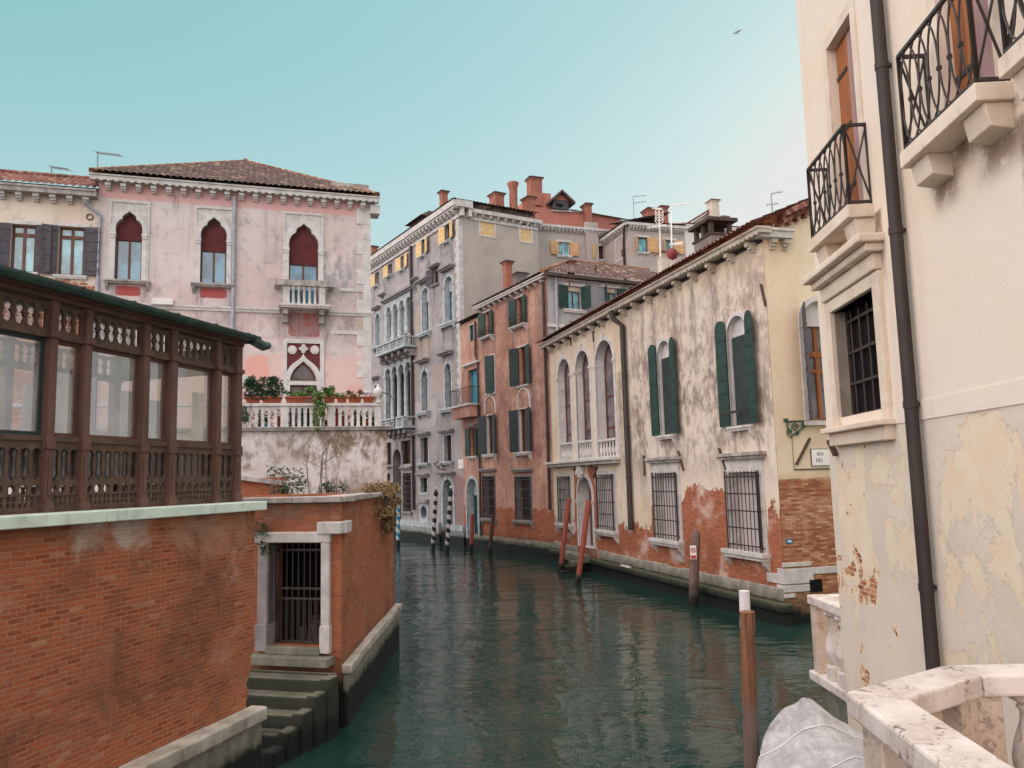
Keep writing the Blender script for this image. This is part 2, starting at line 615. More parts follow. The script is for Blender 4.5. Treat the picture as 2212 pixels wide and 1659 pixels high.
def steps(name):
    m = Mx(name, .8, .3)
    n = m.noise(2.5, 6, .65)
    c = m.mix(m.mr(n, .35, .65), S(106, 100, 88), S(78, 78, 66))
    c = m.mix(m.math('MULTIPLY', m.mr(m.noise(3.5, 6, .7), .5, .65), .6), c, S(70, 78, 52))
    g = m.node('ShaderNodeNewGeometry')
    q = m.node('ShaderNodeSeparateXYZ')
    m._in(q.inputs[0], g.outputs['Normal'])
    riser_dark = m.mr(m.math('ADD', q.outputs[2], m.math('MULTIPLY', m.math('SUBTRACT', n, .5), .8)), .75, .35)   # upright faces darkened in the colour: algae tint plus painted riser shade
    c = m.mix(m.math('MULTIPLY', riser_dark, .85), c, S(34, 40, 32))
    an = m.math('ADD', m.z, m.math('MULTIPLY', m.math('SUBTRACT', m.noise(3.0, 6, .7), .5), .5))
    c = m.mix(m.mr(an, .5, .3), c, S(22, 27, 22))
    m.done(c, m.bump(n, .3, .02))


def flat(name, c1, c2=None, rough=.6, spec=.4, scale=6.0, metal=0.0, stretch=(1, 1, 1), bump=.15, fine=.15):
    m = Mx(name, rough, spec)
    n = m.noise(scale, 5, .65, vec=m.scale(m.obj, stretch))
    c = m.mix(m.mr(n, .3, .7), c1, c2 or tuple(k * .7 for k in c1[:3]) + (1,))
    fn = m.noise(45, 3, .7)
    c = m.mix(fine, c, m.mix(fn, (0, 0, 0, 1), (1, 1, 1, 1)), 'OVERLAY')
    m.b.inputs['Metallic'].default_value = metal
    m.done(c, m.bump(m.math('ADD', n, m.math('MULTIPLY', fn, .3)), bump, .01))


def tiles(name, cols):
    m = Mx(name, .85, .2)
    v = m.voro(3.4, vec=m.scale(m.obj, (1.2, 1, 1.4)))
    g = m.node('ShaderNodeSeparateXYZ')
    m._in(g.inputs[0], v['Color'])
    c = m.ramp(g.outputs[0], cols)
    n = m.noise(.9, 6, .65)
    c = m.mix(m.math('MULTIPLY', m.mr(n, .48, .7), .6), c, S(78, 66, 60))
    c = m.mix(m.math('MULTIPLY', m.mr(m.noise(7, 5, .7), .58, .7), .55), c, S(180, 165, 140))
    m.done(c, m.bump(m.noise(14, 5, .7), .35, .02))


def glass(name, tint, f0=1.5, rough=.04, wob=.02):
    m = Mx(name, rough, .5)
    m.b.inputs['IOR'].default_value = f0
    n = m.noise(.9, 3, .5)
    m.done(m.mix(m.mr(m.noise(1.6, 3, .5), .35, .65), tint, tuple(k * .45 for k in tint[:3]) + (1,)), m.bump(n, wob, .05))


tiles('roof_tile', [(0, S(74, 58, 54)), (.35, S(96, 74, 68)), (.6, S(108, 84, 76)), (.8, S(88, 74, 70)), (1, S(160, 134, 114))])
tiles('roof_tile_red', [(0, S(104, 64, 60)), (.4, S(128, 80, 72)), (.75, S(140, 94, 82)), (1, S(164, 130, 114))])
tiles('ridge_tile', [(0, S(120, 84, 66)), (.5, S(140, 98, 76)), (1, S(160, 124, 98))])
stone('stone', S(204, 197, 194), S(180, 173, 170), S(120, 112, 110), .35)
stone('stone_clean', S(208, 201, 198), S(190, 183, 181), S(138, 128, 124), .38)
stone('stone_dirty', S(176, 166, 160), S(138, 130, 126), S(72, 66, 62), .6)
stone('stone_pale_green', S(214, 228, 214), S(196, 212, 200), S(132, 138, 124), .35, bump=.12)
stone('stone_water', S(186, 176, 164), S(150, 142, 132), S(88, 82, 72), .5, algae=.62)
stone('stone_step', S(134, 130, 116), S(104, 104, 90), S(64, 70, 54), .5, algae=.34)
stone('stone_rail', S(216, 206, 200), S(192, 180, 172), S(150, 122, 104), .5, scale=2.2, bump=.4, pits=.85)
stone('stone_rail_side', S(206, 190, 176), S(184, 164, 148), S(150, 110, 84), .65, scale=2.0, bump=.45, pits=.5)
stone('stone_grey', S(150, 143, 142), S(128, 122, 122), S(84, 78, 78), .4)
stone('stone_bluish', S(184, 189, 192), S(150, 157, 160), S(98, 98, 100), .5)
stone('stone_bluish_wet', S(186, 190, 192), S(156, 160, 162), S(104, 104, 100), .5, algae=.62)
stone('stone_weather', S(196, 184, 172), S(168, 156, 146), S(112, 102, 94), .5)
stone('stone_warm', S(222, 206, 190), S(208, 190, 172), S(160, 132, 112), .35)
stone('reveal_dirty', S(100, 80, 68), S(80, 64, 54), S(54, 42, 36), .5)
flat('iron', S(62, 50, 46), S(44, 36, 34), .55, .4, 9)
flat('iron_rust', S(92, 68, 58), S(64, 48, 44), .7, .3, 14)
flat('iron_green', S(70, 96, 82), S(48, 70, 60), .6, .3, 14)
flat('pipe_dark', S(66, 54, 50), S(46, 38, 36), .6, .35, 3, stretch=(1, 1, .3))
flat('pipe_grey', S(168, 168, 174), S(140, 140, 148), .55, .4, 4)
flat('wood_brown', S(118, 74, 60), S(90, 56, 46), .6, .35, 5, stretch=(1, 1, .15))
flat('wood_orange', S(168, 100, 52), S(122, 70, 40), .65, .3, 3, stretch=(3, 3, .15), bump=.3)
flat('blind_red', S(108, 52, 52), S(92, 44, 46), .7, .2, 3)
flat('shutter_green', S(42, 68, 62), S(32, 54, 50), .6, .35, 4)
flat('shutter_dark', S(48, 62, 62), S(36, 46, 48), .6, .35, 4)
flat('shutter_grey', S(84, 78, 84), S(66, 60, 66), .65, .3, 4)
flat('shutter_yellow', S(220, 190, 142), S(206, 172, 122), .7, .25, 3)
flat('shutter_orange', S(206, 164, 124), S(188, 144, 106), .7, .25, 3)
flat('door_cyan', S(64, 148, 172), S(52, 120, 146), .6, .3, 3)
flat('door_teal', S(58, 104, 106), S(44, 78, 80), .7, .3, 3)
flat('door_purple', S(140, 108, 112), S(168, 138, 136), .75, .2, 2, stretch=(4, 4, .3))
flat('gallery_brown', S(106, 77, 67), S(84, 60, 52), .6, .35, 4, stretch=(1, 1, .4))
flat('lattice_brown', S(98, 78, 65), S(76, 59, 50), .7, .3, 7)
flat('copper_green', S(80, 128, 112), S(54, 96, 84), .6, .4, 3)
flat('gutter_green', S(56, 84, 76), S(36, 56, 52), .45, .5, 3)
flat('terracotta', S(160, 88, 64), S(132, 70, 52), .8, .2, 5)
flat('chimney_red', S(166, 110, 94), S(142, 92, 80), .88, .15, 1.5)
flat('chimney_grey', S(140, 130, 126), S(110, 102, 100), .88, .15, 1.5)
flat('chimney_pale', S(206, 196, 182), S(186, 174, 160), .88, .15, 1.5)
flat('cap_dark', S(88, 76, 72), S(66, 56, 54), .85, .2, 4)
flat('wood_post', S(124, 90, 68), S(84, 62, 50), .85, .2, 5, stretch=(3, 3, .12), bump=.6)
flat('wood_grey', S(112, 98, 90), S(80, 68, 64), .9, .15, 5, stretch=(3, 3, .12), bump=.6)
flat('paint_red', S(172, 76, 60), S(146, 62, 50), .7, .3, 3)
flat('paint_white', S(226, 220, 220), S(206, 200, 200), .7, .3, 3)
flat('paint_black', S(38, 38, 42), S(30, 30, 34), .65, .3, 3)
flat('paint_blue', S(52, 150, 180), S(42, 126, 156), .65, .3, 3)
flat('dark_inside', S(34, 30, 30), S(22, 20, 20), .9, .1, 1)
flat('antenna', S(132, 134, 138), S(110, 112, 116), .5, .4, 3)
flat('antenna_white', S(226, 220, 214), S(200, 194, 190), .5, .4, 3)
flat('dish_red', S(136, 60, 62), S(116, 50, 54), .6, .3, 3)
flat('sign_white', S(232, 228, 224), S(222, 218, 214), .6, .3, 1)
flat('sign_ink', S(60, 58, 62), S(52, 50, 54), .7, .2, 1)
flat('sign_red', S(186, 44, 48), S(170, 40, 44), .6, .3, 1)
flat('sign_blue', S(46, 116, 160), S(36, 100, 144), .6, .3, 1)
flat('blind_cream', S(196, 184, 160), S(176, 164, 142), .8, .2, 6)
flat('curtain', S(206, 196, 196), S(180, 168, 168), .9, .1, 2, stretch=(5, 5, .2))
m = Mx('sheer', .9, .1)
_d = m.node('ShaderNodeBsdfDiffuse'); _t = m.node('ShaderNodeBsdfTranslucent'); _x = m.node('ShaderNodeMixShader')
_c = m.mix(m.mr(m.noise(2, 3, .5, vec=m.scale(m.obj, (6, 6, .2))), .3, .7), S(226, 220, 216), S(196, 190, 188))
m._in(_d.inputs[0], _c); m._in(_t.inputs[0], _c)
_x.inputs[0].default_value = .6
m.nt.links.new(_d.outputs[0], _x.inputs[1]); m.nt.links.new(_t.outputs[0], _x.inputs[2]); m.nt.links.new(_x.outputs[0], m.out.inputs[0])
flat('gull', S(196, 196, 204), S(176, 176, 184), .8, .2, 2)
glass('glass_dark', S(52, 44, 44), 1.5)
glass('glass_blue', S(84, 140, 166), 1.9, .03, .01)
glass('glass_sky', S(128, 186, 200), 1.9, .03, .01)
glass('glass_mauve', S(120, 108, 112), 1.6, .1)


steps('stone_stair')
stone('stone_algae', S(84, 82, 72), S(64, 64, 54), S(40, 44, 36), .6, algae=.5)
stone('passage_dark', S(58, 60, 52), S(44, 46, 40), S(30, 32, 28), .5)


def leafmat(name, a, b, c):
    m = Mx(name, .6, .3)
    n = m.noise(4.0, 3, .6)
    m.done(m.ramp(n, [(.3, a), (.5, b), (.7, c)]))
    m.b.inputs['Roughness'].default_value = .6


leafmat('leaf_dark', S(38, 58, 44), S(54, 76, 52), S(72, 92, 60))
leafmat('leaf_green', S(58, 88, 48), S(88, 116, 60), S(128, 140, 76))
leafmat('leaf_autumn', S(78, 66, 44), S(116, 94, 60), S(150, 128, 86))
leafmat('leaf_flower', S(236, 230, 234), S(226, 214, 220), S(120, 140, 100))

# clear glass of the veranda
m = Mx('glass_clear', .05, .5)
tr = m.node('ShaderNodeBsdfTransparent')
tr.inputs[0].default_value = (.62, .66, .66, 1)
gl = m.node('ShaderNodeBsdfGlossy')
gl.inputs['Roughness'].default_value = .06
gl.inputs[0].default_value = (.95, .95, .95, 1)
fr = m.node('ShaderNodeFresnel')
fr.inputs[0].default_value = 2.3
mx = m.node('ShaderNodeMixShader')
m.nt.links.new(fr.outputs[0], mx.inputs[0])
df = m.node('ShaderNodeBsdfDiffuse')          # pale film painted on the panes for the reflected houses opposite
df.inputs[0].default_value = S(214, 210, 204)
md = m.node('ShaderNodeMixShader')
m._in(md.inputs[0], m.mr(m.noise(1.4, 5, .6), .3, .7, .18, .42))
m.nt.links.new(tr.outputs[0], md.inputs[1])
m.nt.links.new(df.outputs[0], md.inputs[2])
m.nt.links.new(md.outputs[0], mx.inputs[1])
m.nt.links.new(gl.outputs[0], mx.inputs[2])
m.nt.links.new(mx.outputs[0], m.out.inputs[0])

# water
m = Mx('canal_water', .03, .5)
m.b.inputs['IOR'].default_value = 1.38
v1 = m.noise(1.0, 3, .5, vec=m.scale(m.obj, (.42, .8, 1)), dist=.9)
v2 = m.noise(3.6, 3, .55, vec=m.scale(m.obj, (.8, 1.3, 1)), dist=.4)
v3 = m.noise(.16, 3, .5)
hgt = m.math('ADD', m.math('MULTIPLY', v1, 1.0), m.math('MULTIPLY', v2, .16))
amp = m.mr(v3, .35, .65, .55, 1.0)
hgt = m.math('MULTIPLY', hgt, amp)
m.done(m.mix(m.mr(m.noise(.25, 4, .6), .35, .65), (.010, .032, .025, 1), (.016, .042, .033, 1)), m.bump(hgt, .85, .105))

# tarpaulin, painted striped poles
m = Mx('tarp', .55, .35)
n1 = m.noise(3.2, 6, .6, dist=.6)
c = m.mix(m.mr(n1, .35, .65), S(212, 208, 208), S(190, 186, 188))
c = m.mix(m.math('MULTIPLY', m.mr(m.noise(11, 6, .75), .56, .7), .5), c, S(132, 124, 122))
m.done(c, m.bump(m.math('ADD', m.noise(3.2, 7, .68, vec=m.scale(m.obj, (2.0, .8, 1)), dist=1.6), m.math('MULTIPLY', m.noise(40, 3, .6), .1)), .9, .11))


def polemat(name, a, b, pitch=.55):
    m = Mx(name, .6, .35)
    ang = m.math('ARCTAN2', m.y, m.x)
    t = m.math('FRACT', m.math('ADD', m.math('DIVIDE', m.z, pitch), m.math('DIVIDE', ang, 2 * PI)))
    k = m.mr(t, .49, .51, smooth=False)
    c = m.mix(k, a, b)
    c = m.mix(m.math('MULTIPLY', m.mr(m.noise(6, 5, .7), .5, .7), .4), c, S(110, 104, 100))
    an = m.math('ADD', m.z, m.math('MULTIPLY', m.noise(4, 4, .6), .4))
    c = m.mix(m.mr(an, .85, .55), c, S(34, 36, 32))
    m.done(c)


polemat('stripe_blue', S(44, 148, 182), S(214, 220, 222))
polemat('stripe_black', S(34, 36, 46), S(206, 198, 198))


def postmat(name, a, b, wet=1.1, wetc=S(74, 66, 60)):
    m = Mx(name, .85, .2)
    n = m.noise(5, 6, .7, vec=m.scale(m.obj, (3, 3, .12)))
    c = m.mix(m.mr(n, .35, .65), a, b)
    an = m.math('ADD', m.z, m.math('MULTIPLY', m.noise(4, 4, .6), .5))
    c = m.mix(m.math('MULTIPLY', m.mr(an, wet + .35, wet), .8), c, wetc)
    c = m.mix(m.mr(an, .72, .4), c, S(30, 32, 27))
    m.done(c, m.bump(n, .5, .02))


postmat('post_brown', S(142, 98, 72), S(98, 68, 54), 1.3, S(106, 94, 88))
postmat('post_grey', S(128, 104, 98), S(94, 76, 72), .8)
postmat('post_red', S(156, 84, 72), S(132, 68, 58), .55)
postmat('post_dark', S(96, 70, 62), S(70, 52, 48), .6)
postmat('post_white', S(222, 214, 216), S(200, 192, 194), .6)
# ------------------------------------------------------------------ builders for parts
def panel(parent, hinge, side, w, z0, z1, ang, mat, name='shutter', y=-.035, th=.045, top='flat', slats=0):
    """a shutter leaf hinged at (hinge, y); side -1 hangs left of the opening, +1 right; ang 0 closed, 180 folded on the wall"""
    a = math.radians(ang)
    d = Vector(((math.cos(a) if side < 0 else -math.cos(a)), -math.sin(a), 0))
    nrm = Vector((-d.y, d.x, 0))
    mb = MB()

    def P(s, z, o):
        p = Vector((hinge, y, 0)) + d * s + nrm * o
        return (p.x, p.y, z)
    if top == 'round':
        pts = [(0, z0), (w, z0)] + [(w * (.5 + .5 * math.cos(PI * k / 8)), z1 - w * .5 + w * .5 * math.sin(PI * k / 8)) for k in range(9)]
    else:
        pts = [(0, z0), (w, z0), (w, z1), (0, z1)]
    n = len(pts)
    mb.add([P(s, z, -th / 2) for s, z in pts] + [P(s, z, th / 2) for s, z in pts],
           [tuple(range(n)), tuple(range(2 * n - 1, n - 1, -1))] + [((i + 1) % n, i, n + i, n + (i + 1) % n) for i in range(n)])
    k = max(3, int((z1 - z0) / .42))
    for i in range(k):                       # cross battens and board joints
        zz = z0 + (z1 - z0) * (i + .5) / k
        if top == 'round' and zz > z1 - w * .45: continue
        for o in (-1, 1):
            q = [P(.02, zz - .022, o * th / 2), P(w - .02, zz - .022, o * th / 2), P(w - .02, zz + .022, o * th / 2), P(.02, zz + .022, o * th / 2)]
            r = [P(.02, zz - .022, o * (th / 2 + .014)), P(w - .02, zz - .022, o * (th / 2 + .014)), P(w - .02, zz + .022, o * (th / 2 + .014)), P(.02, zz + .022, o * (th / 2 + .014))]
            mb.add(q + r, [(4, 5, 6, 7) if o > 0 else (7, 6, 5, 4), (0, 1, 5, 4), (1, 2, 6, 5), (2, 3, 7, 6), (3, 0, 4, 7)])
    return mb.build(name, mat, parent)


def bars(parent, u0, u1, z0, z1, y, nv, nh, mat='iron', r=.014, name='grille', ext=.0):
    mb = MB()
    for i in range(nv):
        u = u0 + (u1 - u0) * (i + .5) / nv
        mb.tube([(u, y, z0), (u, y, z1)], r, 6)
    for j in range(nh):
        z = z0 + (z1 - z0) * (j + .35) / (nh - .3)
        mb.box(u0 - ext, u1 + ext, y - r * .6 - .012, y + r * .6 - .012, z - .02, z + .02)
    for u in (u0, u1):
        mb.box(u - .018, u + .018, y - .018, y + .018, z0, z1)
    if y < 0:                                # stays back into the wall
        for z in (z0 + .15, (z0 + z1) / 2, z1 - .15):
            for u in (u0, u1):
                mb.box(u - .012, u + .012, y, .02, z - .012, z + .012)
    return mb.build(name, mat, parent)


def sillpart(parent, u0, u1, zt, h, proj, mat, brackets=0, y=0.0, name='sill'):
    mb = MB()
    mb.box(u0, u1, y - proj, y + .03, zt - h * .55, zt)
    mb.box(u0 + .03, u1 - .03, y - proj * .8, y + .028, zt - h, zt - h * .55)
    if brackets:
        for k in range(brackets):
            u = u0 + .12 + (u1 - u0 - .24) * (k / (brackets - 1) if brackets > 1 else .5)
            mb.add([(u - .07, y - proj * .75, zt - h), (u + .07, y - proj * .75, zt - h), (u + .07, y + .02, zt - h), (u - .07, y + .02, zt - h),
                    (u - .06, y - proj * .6, zt - h - .12), (u + .06, y - proj * .6, zt - h - .12), (u + .05, y + .02, zt - h - .34), (u - .05, y + .02, zt - h - .34)],
                   [(3, 2, 1, 0), (0, 1, 5, 4), (1, 2, 6, 5), (4, 5, 6, 7), (3, 0, 4, 7)])
    return mb.build(name, mat, parent, bevel=.008)


def win(F, V, xl, xr, yt, yb, shape='rect', name='window', dep=.22, sur=.1, sp=.03, smat='stone', fmat='wood_brown', gmat='glass_dark',
        nx=2, nz=1, fw=.05, transom=None, sill=None, lintel=None, sh=None, blind=None, grille=None, hood=None, rise=1.0, spring=None,
        keystone=False, capital=False, imp=None, rmat=None, label=None, solidtop=None, base=True, gy=-.06):
    """opening read from the photograph in view V, with reveal, frame, pane and fittings"""
    u0, u1, z0, z1 = F.box(V, xl, xr, yt, yb)
    if shape == 'rect': op = rect(u0, u1, z0, z1)
    elif shape == 'arch': op = arch(u0, u1, z0, z1, rise)
    elif shape == 'pointed':
        zs = z1 - 1.62 * (u1 - u0) / 2
        op = half(u0, u1, z0, zs, POINTED)
    elif shape == 'trefoil':
        zs = z1 - 1.7 * (u1 - u0) / 2
        op = half(u0, u1, z0, zs, TREFOIL)
    elif shape == 'oval':
        op = ell((u0 + u1) / 2, (z0 + z1) / 2, (u1 - u0) / 2, (z1 - z0) / 2, 20)
    F.holes.append(op)
    cen = ((u0 + u1) / 2, (z0 + z1) / 2)
    fr = MB()                                # the joinery
    inner = grow(op, -fw)
    fr.plate(op, [inner], dep - .05, dep + .02, back=False, outer_sides=False)
    zt = z1 - (0 if shape == 'rect' else (u1 - u0) / 2 * (1 if shape in ('arch', 'oval') else 1.2))
    if shape == 'oval': zt = z0
    for i in range(1, nx):
        u = u0 + (u1 - u0) * i / nx
        ztop = z1 if shape == 'rect' else z1 - fw * 2
        fr.box(u - fw * .6, u + fw * .6, dep - .055, dep + .02, z0 + fw, ztop - fw * .5)
    for j in range(1, nz):
        z = z0 + (zt - z0) * j / nz
        fr.box(u0 + fw * .5, u1 - fw * .5, dep - .045, dep + .02, z - fw * .5, z + fw * .5)
    if transom is not None:
        z = z0 + (z1 - z0) * transom
        fr.box(u0 + fw * .5, u1 - fw * .5, dep - .06, dep + .02, z - fw * .8, z + fw * .8)
    w = fr.build(name, fmat, F)
    if label: w['label'] = label
    pn = MB()
    pn.plate(inner, [], dep, None)
    pn.build('pane', gmat, w)
    if sur:
        s = MB()
        og = grow(op, sur)
        if base and shape != 'oval':         # no band below the opening
            og = [(p[0], max(p[1], z0 - .001)) for p in og]
            og[0] = (og[0][0], z0); og[1] = (og[1][0], z0)
            opx = [(p[0], p[1]) for p in op]
            outer = [og[0], (u0, z0 - .0)] + [opx[0]] if False else None
            ring = [og[1]] + og[2:] + [og[0]]
            poly = ring + [op[0]] + op[:1:-1] + [op[1]]
            clean = []
            for p in poly:
                if not clean or (abs(p[0] - clean[-1][0]) + abs(p[1] - clean[-1][1])) > 1e-5: clean.append(p)
            s.plate(clean, [], -sp, .02, back=False)
            s.strip(op, -sp + .001, dep, 0, inward=True)
        else:
            s.plate(og, [op], -sp, .02, back=False, hole_sides=False)
            s.strip(op, -sp, dep, 0, inward=True)
        if capital or imp:
            zc = F.q(V, (xl + xr) / 2, imp)[1] if imp else zt
            for a, b in ((u0 - sur - .03, u0 + .025), (u1 - .025, u1 + sur + .03)):
                s.box(a, b, -sp - .05, dep * .7, zc - .07, zc + .03)
                s.box(a + .02, b - .02, -sp - .03, dep * .65, zc - .14, zc - .07)
        if keystone:
            s.add([(cen[0] - .09, -sp - .05, z1 - .02), (cen[0] + .09, -sp - .05, z1 - .02), (cen[0] + .13, -sp - .05, z1 + sur + .12), (cen[0] - .13, -sp - .05, z1 + sur + .12),
                   (cen[0] - .09, .02, z1 - .02), (cen[0] + .09, .02, z1 - .02), (cen[0] + .13, .02, z1 + sur + .12), (cen[0] - .13, .02, z1 + sur + .12)],
                  [(0, 1, 2, 3), (0, 4, 5, 1), (1, 5, 6, 2), (2, 6, 7, 3), (3, 7, 4, 0)])
        s.build('surround', smat, w)
    elif rmat:
        s = MB(); s.strip(op, 0, dep, inward=True); s.build('reveal', rmat, w)
    else:
        F.reveals.append((op, dep))
    if solidtop is not None:                 # plastered arch head above a flat beam
        zb = F.q(V, (xl + xr) / 2, solidtop)[1]
        t = MB()
        t.plate([(u0, zb), (u1, zb)] + [p for p in op[2:] if p[1] > zb + .02], [], dep - .13, dep - .06, back=True)
        t.build('arch_infill', smat, w)
    if blind:
        bmat, by = blind
        zb = F.q(V, (xl + xr) / 2, by)[1]
        t = MB()
        top = [p for p in inner if p[1] > zb + .02]
        top.sort(key=lambda p: 0)
        t.plate([(u0 + fw, zb), (u1 - fw, zb)] + top, [], dep - .085, dep - .062)
        n = int((z1 - zb) / .055)
        for k in range(n):
            z = zb + .055 * k
            if shape != 'rect' and z > zt - .05: break
            t.box(u0 + fw, u1 - fw, dep - .094, dep - .084, z + .008, z + .042)
        t.box(u0 + fw, u1 - fw, dep - .1, dep - .06, zb - .05, zb - .001)
        t.build('roller_blind', bmat, w)
    if sill:
        ext, h, proj = sill[:3]
        sillpart(w, u0 - ext, u1 + ext, z0 + .002, h, proj, sill[4] if len(sill) > 4 else smat, sill[3] if len(sill) > 3 else 0)
    if lintel:
        ext, h, proj = lintel[:3]
        t = MB()
        t.box(u0 - ext, u1 + ext, -proj, .02, z1 + .003, z1 + h)
        t.build('lintel', lintel[3] if len(lintel) > 3 else smat, w, bevel=.006)
    if hood:
        ext, up, h, proj = hood[:4]
        t = MB()
        zz = z1 + up
        t.box(u0 - ext, u1 + ext, -proj, .02, zz + h * .5, zz + h)
        t.box(u0 - ext + .05, u1 + ext - .05, -proj * .7, .018, zz, zz + h * .5)
        t.build('hood', hood[4] if len(hood) > 4 else smat, w, bevel=.006)
    if sh:
        smt = sh['mat']
        sw = sh.get('w', (u1 - u0) / 2)
        st = sh.get('top', 'flat')
        zt2 = z1 - sh.get('drop', 0) if st == 'flat' else z1
        for side, a in ((-1, sh.get('l')), (1, sh.get('r'))):
            if a is None: continue
            panel(w, u0 - .01 if side < 0 else u1 + .01, side, sw, z0 + .02, zt2, a, smt, top=st, y=-sp - .04)
    if grille:
        nv, nh = grille[:2]
        g = grille[2] if len(grille) > 2 else 0.0
        bars(w, u0 - g, u1 + g, z0 - g * .2, z1 + g * .6, gy, nv, nh)
    return dict(o=w, u0=u0, u1=u1, z0=z0, z1=z1, op=op, zt=zt)


def dep_for(F, V, x, y, u0):
    """depth of a reveal whose back edge shows at (x, y) and whose front edge is at u0"""
    return min((abs(F.q(V, x, y, k * .01)[0] - u0), k * .01) for k in range(2, 140))[1]


def wallbuild(F, outer, mat, body=6.0, name='wall', skip_right=False):
    mb = MB()
    mb.plate(outer, F.holes, 0, None)
    n = len(outer)
    if body:
        xm = max(p[0] for p in outer)
        for i in range(n):
            a, b = outer[i], outer[(i + 1) % n]
            if skip_right and a[0] == xm and b[0] == xm: continue
            mb.add([(a[0], 0, a[1]), (b[0], 0, b[1]), (b[0], body, b[1]), (a[0], body, a[1])], [(1, 0, 3, 2)])
        mb.plate(outer, [], body, None)
    for op, dep in F.reveals:
        mb.strip(op, 0, dep, inward=True)
    return mb.build(name, mat, F)


def roof(mb, O, sd, idr, L, tmax, slope, pitch=.28, row=.42, mi=0, amp=.085):
    O, sd, idr = Vector(O), Vector(sd).normalized(), Vector(idr).normalized()
    ns = max(6, int(round(L / pitch)) * 6)
    T = tmax if callable(tmax) else (lambda s: tmax)
    tm = max(T(L * i / ns) for i in range(ns + 1))
    nt = max(1, int(math.ceil(tm / row)))
    vs, fs = [], []
    for i in range(ns + 1):
        s = L * i / ns
        t1 = max(T(s), 0.001)
        ph = (s / pitch) % 1.0
        h = amp * abs(math.sin(PI * ph)) ** .7
        for k in range(nt):
            for e in (0, 1):
                t = min((k + e) * row, t1)
                vs.append(O + sd * s + idr * t + Vector((0, 0, slope * t + h + (.03 if e == 0 else 0))))
    w = nt * 2
    for i in range(ns):
        for k in range(w - 1):
            fs.append((i * w + k, (i + 1) * w + k, (i + 1) * w + k + 1, i * w + k + 1))
    mb.add(vs, fs, mi)


def caps(mb, p0, p1, r=.11, step=.42, mi=0):
    p0, p1 = Vector(p0), Vector(p1)
    n = max(2, int((p1 - p0).length / step))
    d = (p1 - p0) / n
    for k in range(n):
        a = p0 + d * k
        mb.tube([a, a + d * 1.06], [r, r * .84], 8, mi)


def brackets_row(F, u0, u1, n, zt, h, w, proj, mat, name='bracket'):
    for i in range(n):
        u = u0 + (u1 - u0) * (i + .5) / n
        mb = MB()
        mb.box(u - w / 2, u + w / 2, -proj, .02, zt - h * .45, zt)
        mb.box(u - w / 2 + .01, u + w / 2 - .01, -proj * .72, .019, zt - h * .75, zt - h * .45)
        mb.box(u - w / 2 + .02, u + w / 2 - .02, -proj * .42, .018, zt - h, zt - h * .75)
        mb.build(name, mat, F)


def zigzag(F, u0, u1, zt, zb, proj, mat, tooth=.16, name='cornice', cap=.08):
    mb = MB()
    n = int((u1 - u0) / tooth)
    pts = []
    for i in range(n + 1):
        u = u0 + (u1 - u0) * i / n
        pts.append((u, zb + (zt - zb) * .35))
        if i < n: pts.append((u + (u1 - u0) / n / 2, zb))
    mb.plate(pts + [(u1, zt), (u0, zt)], [], -proj, -proj + .07, back=False)
    mb.box(u0, u1, -proj + .07, .03, zb + (zt - zb) * .35, zt - .002)
    mb.box(u0 - .02, u1 + .02, -proj - .05, .028, zt, zt + cap)
    return mb.build(name, mat, F)


def chimney(F, u0, u1, z0, z1, y, d, mat='chimney_red', style='square', name='chimney', capmat='cap_dark'):
    mb = MB()
    if style == 'round':
        c, r = (u0 + u1) / 2, (u1 - u0) / 2
        mb.box(u0 - .02, u1 + .02, y - r - .02, y + r + .02, z0, z0 + (z1 - z0) * .25)
        mb.lathe([(r * .8, z0 + (z1 - z0) * .25), (r * .72, z1 - .75), (r * .8, z1 - .5), (r * 1.05, z1 - .2), (r * 1.08, z1 - .1), (r * .9, z1 - .05)], (c, y, 0), 16)
        return mb.build(name, mat, F, smooth=True)
    mb.box(u0, u1, y, y + d, z0, z1 - .32)
    e = .1
    mb.add([(u0, y, z1 - .32), (u1, y, z1 - .32), (u1, y + d, z1 - .32), (u0, y + d, z1 - .32),
            (u0 - e, y - e, z1 - .12), (u1 + e, y - e, z1 - .12), (u1 + e, y + d + e, z1 - .12), (u0 - e, y + d + e, z1 - .12)],
           [(0, 1, 5, 4), (1, 2, 6, 5), (2, 3, 7, 6), (3, 0, 4, 7), (4, 5, 6, 7)])
    mb.box(u0 - e - .05, u1 + e + .05, y - e - .05, y + d + e + .05, z1 - .12, z1 - .06, 1)
    mb.box(u0 - e + .06, u1 + e - .06, y - e + .06, y + d + e - .06, z1 - .06, z1, 1)
    return mb.build(name, [mat, capmat], F)


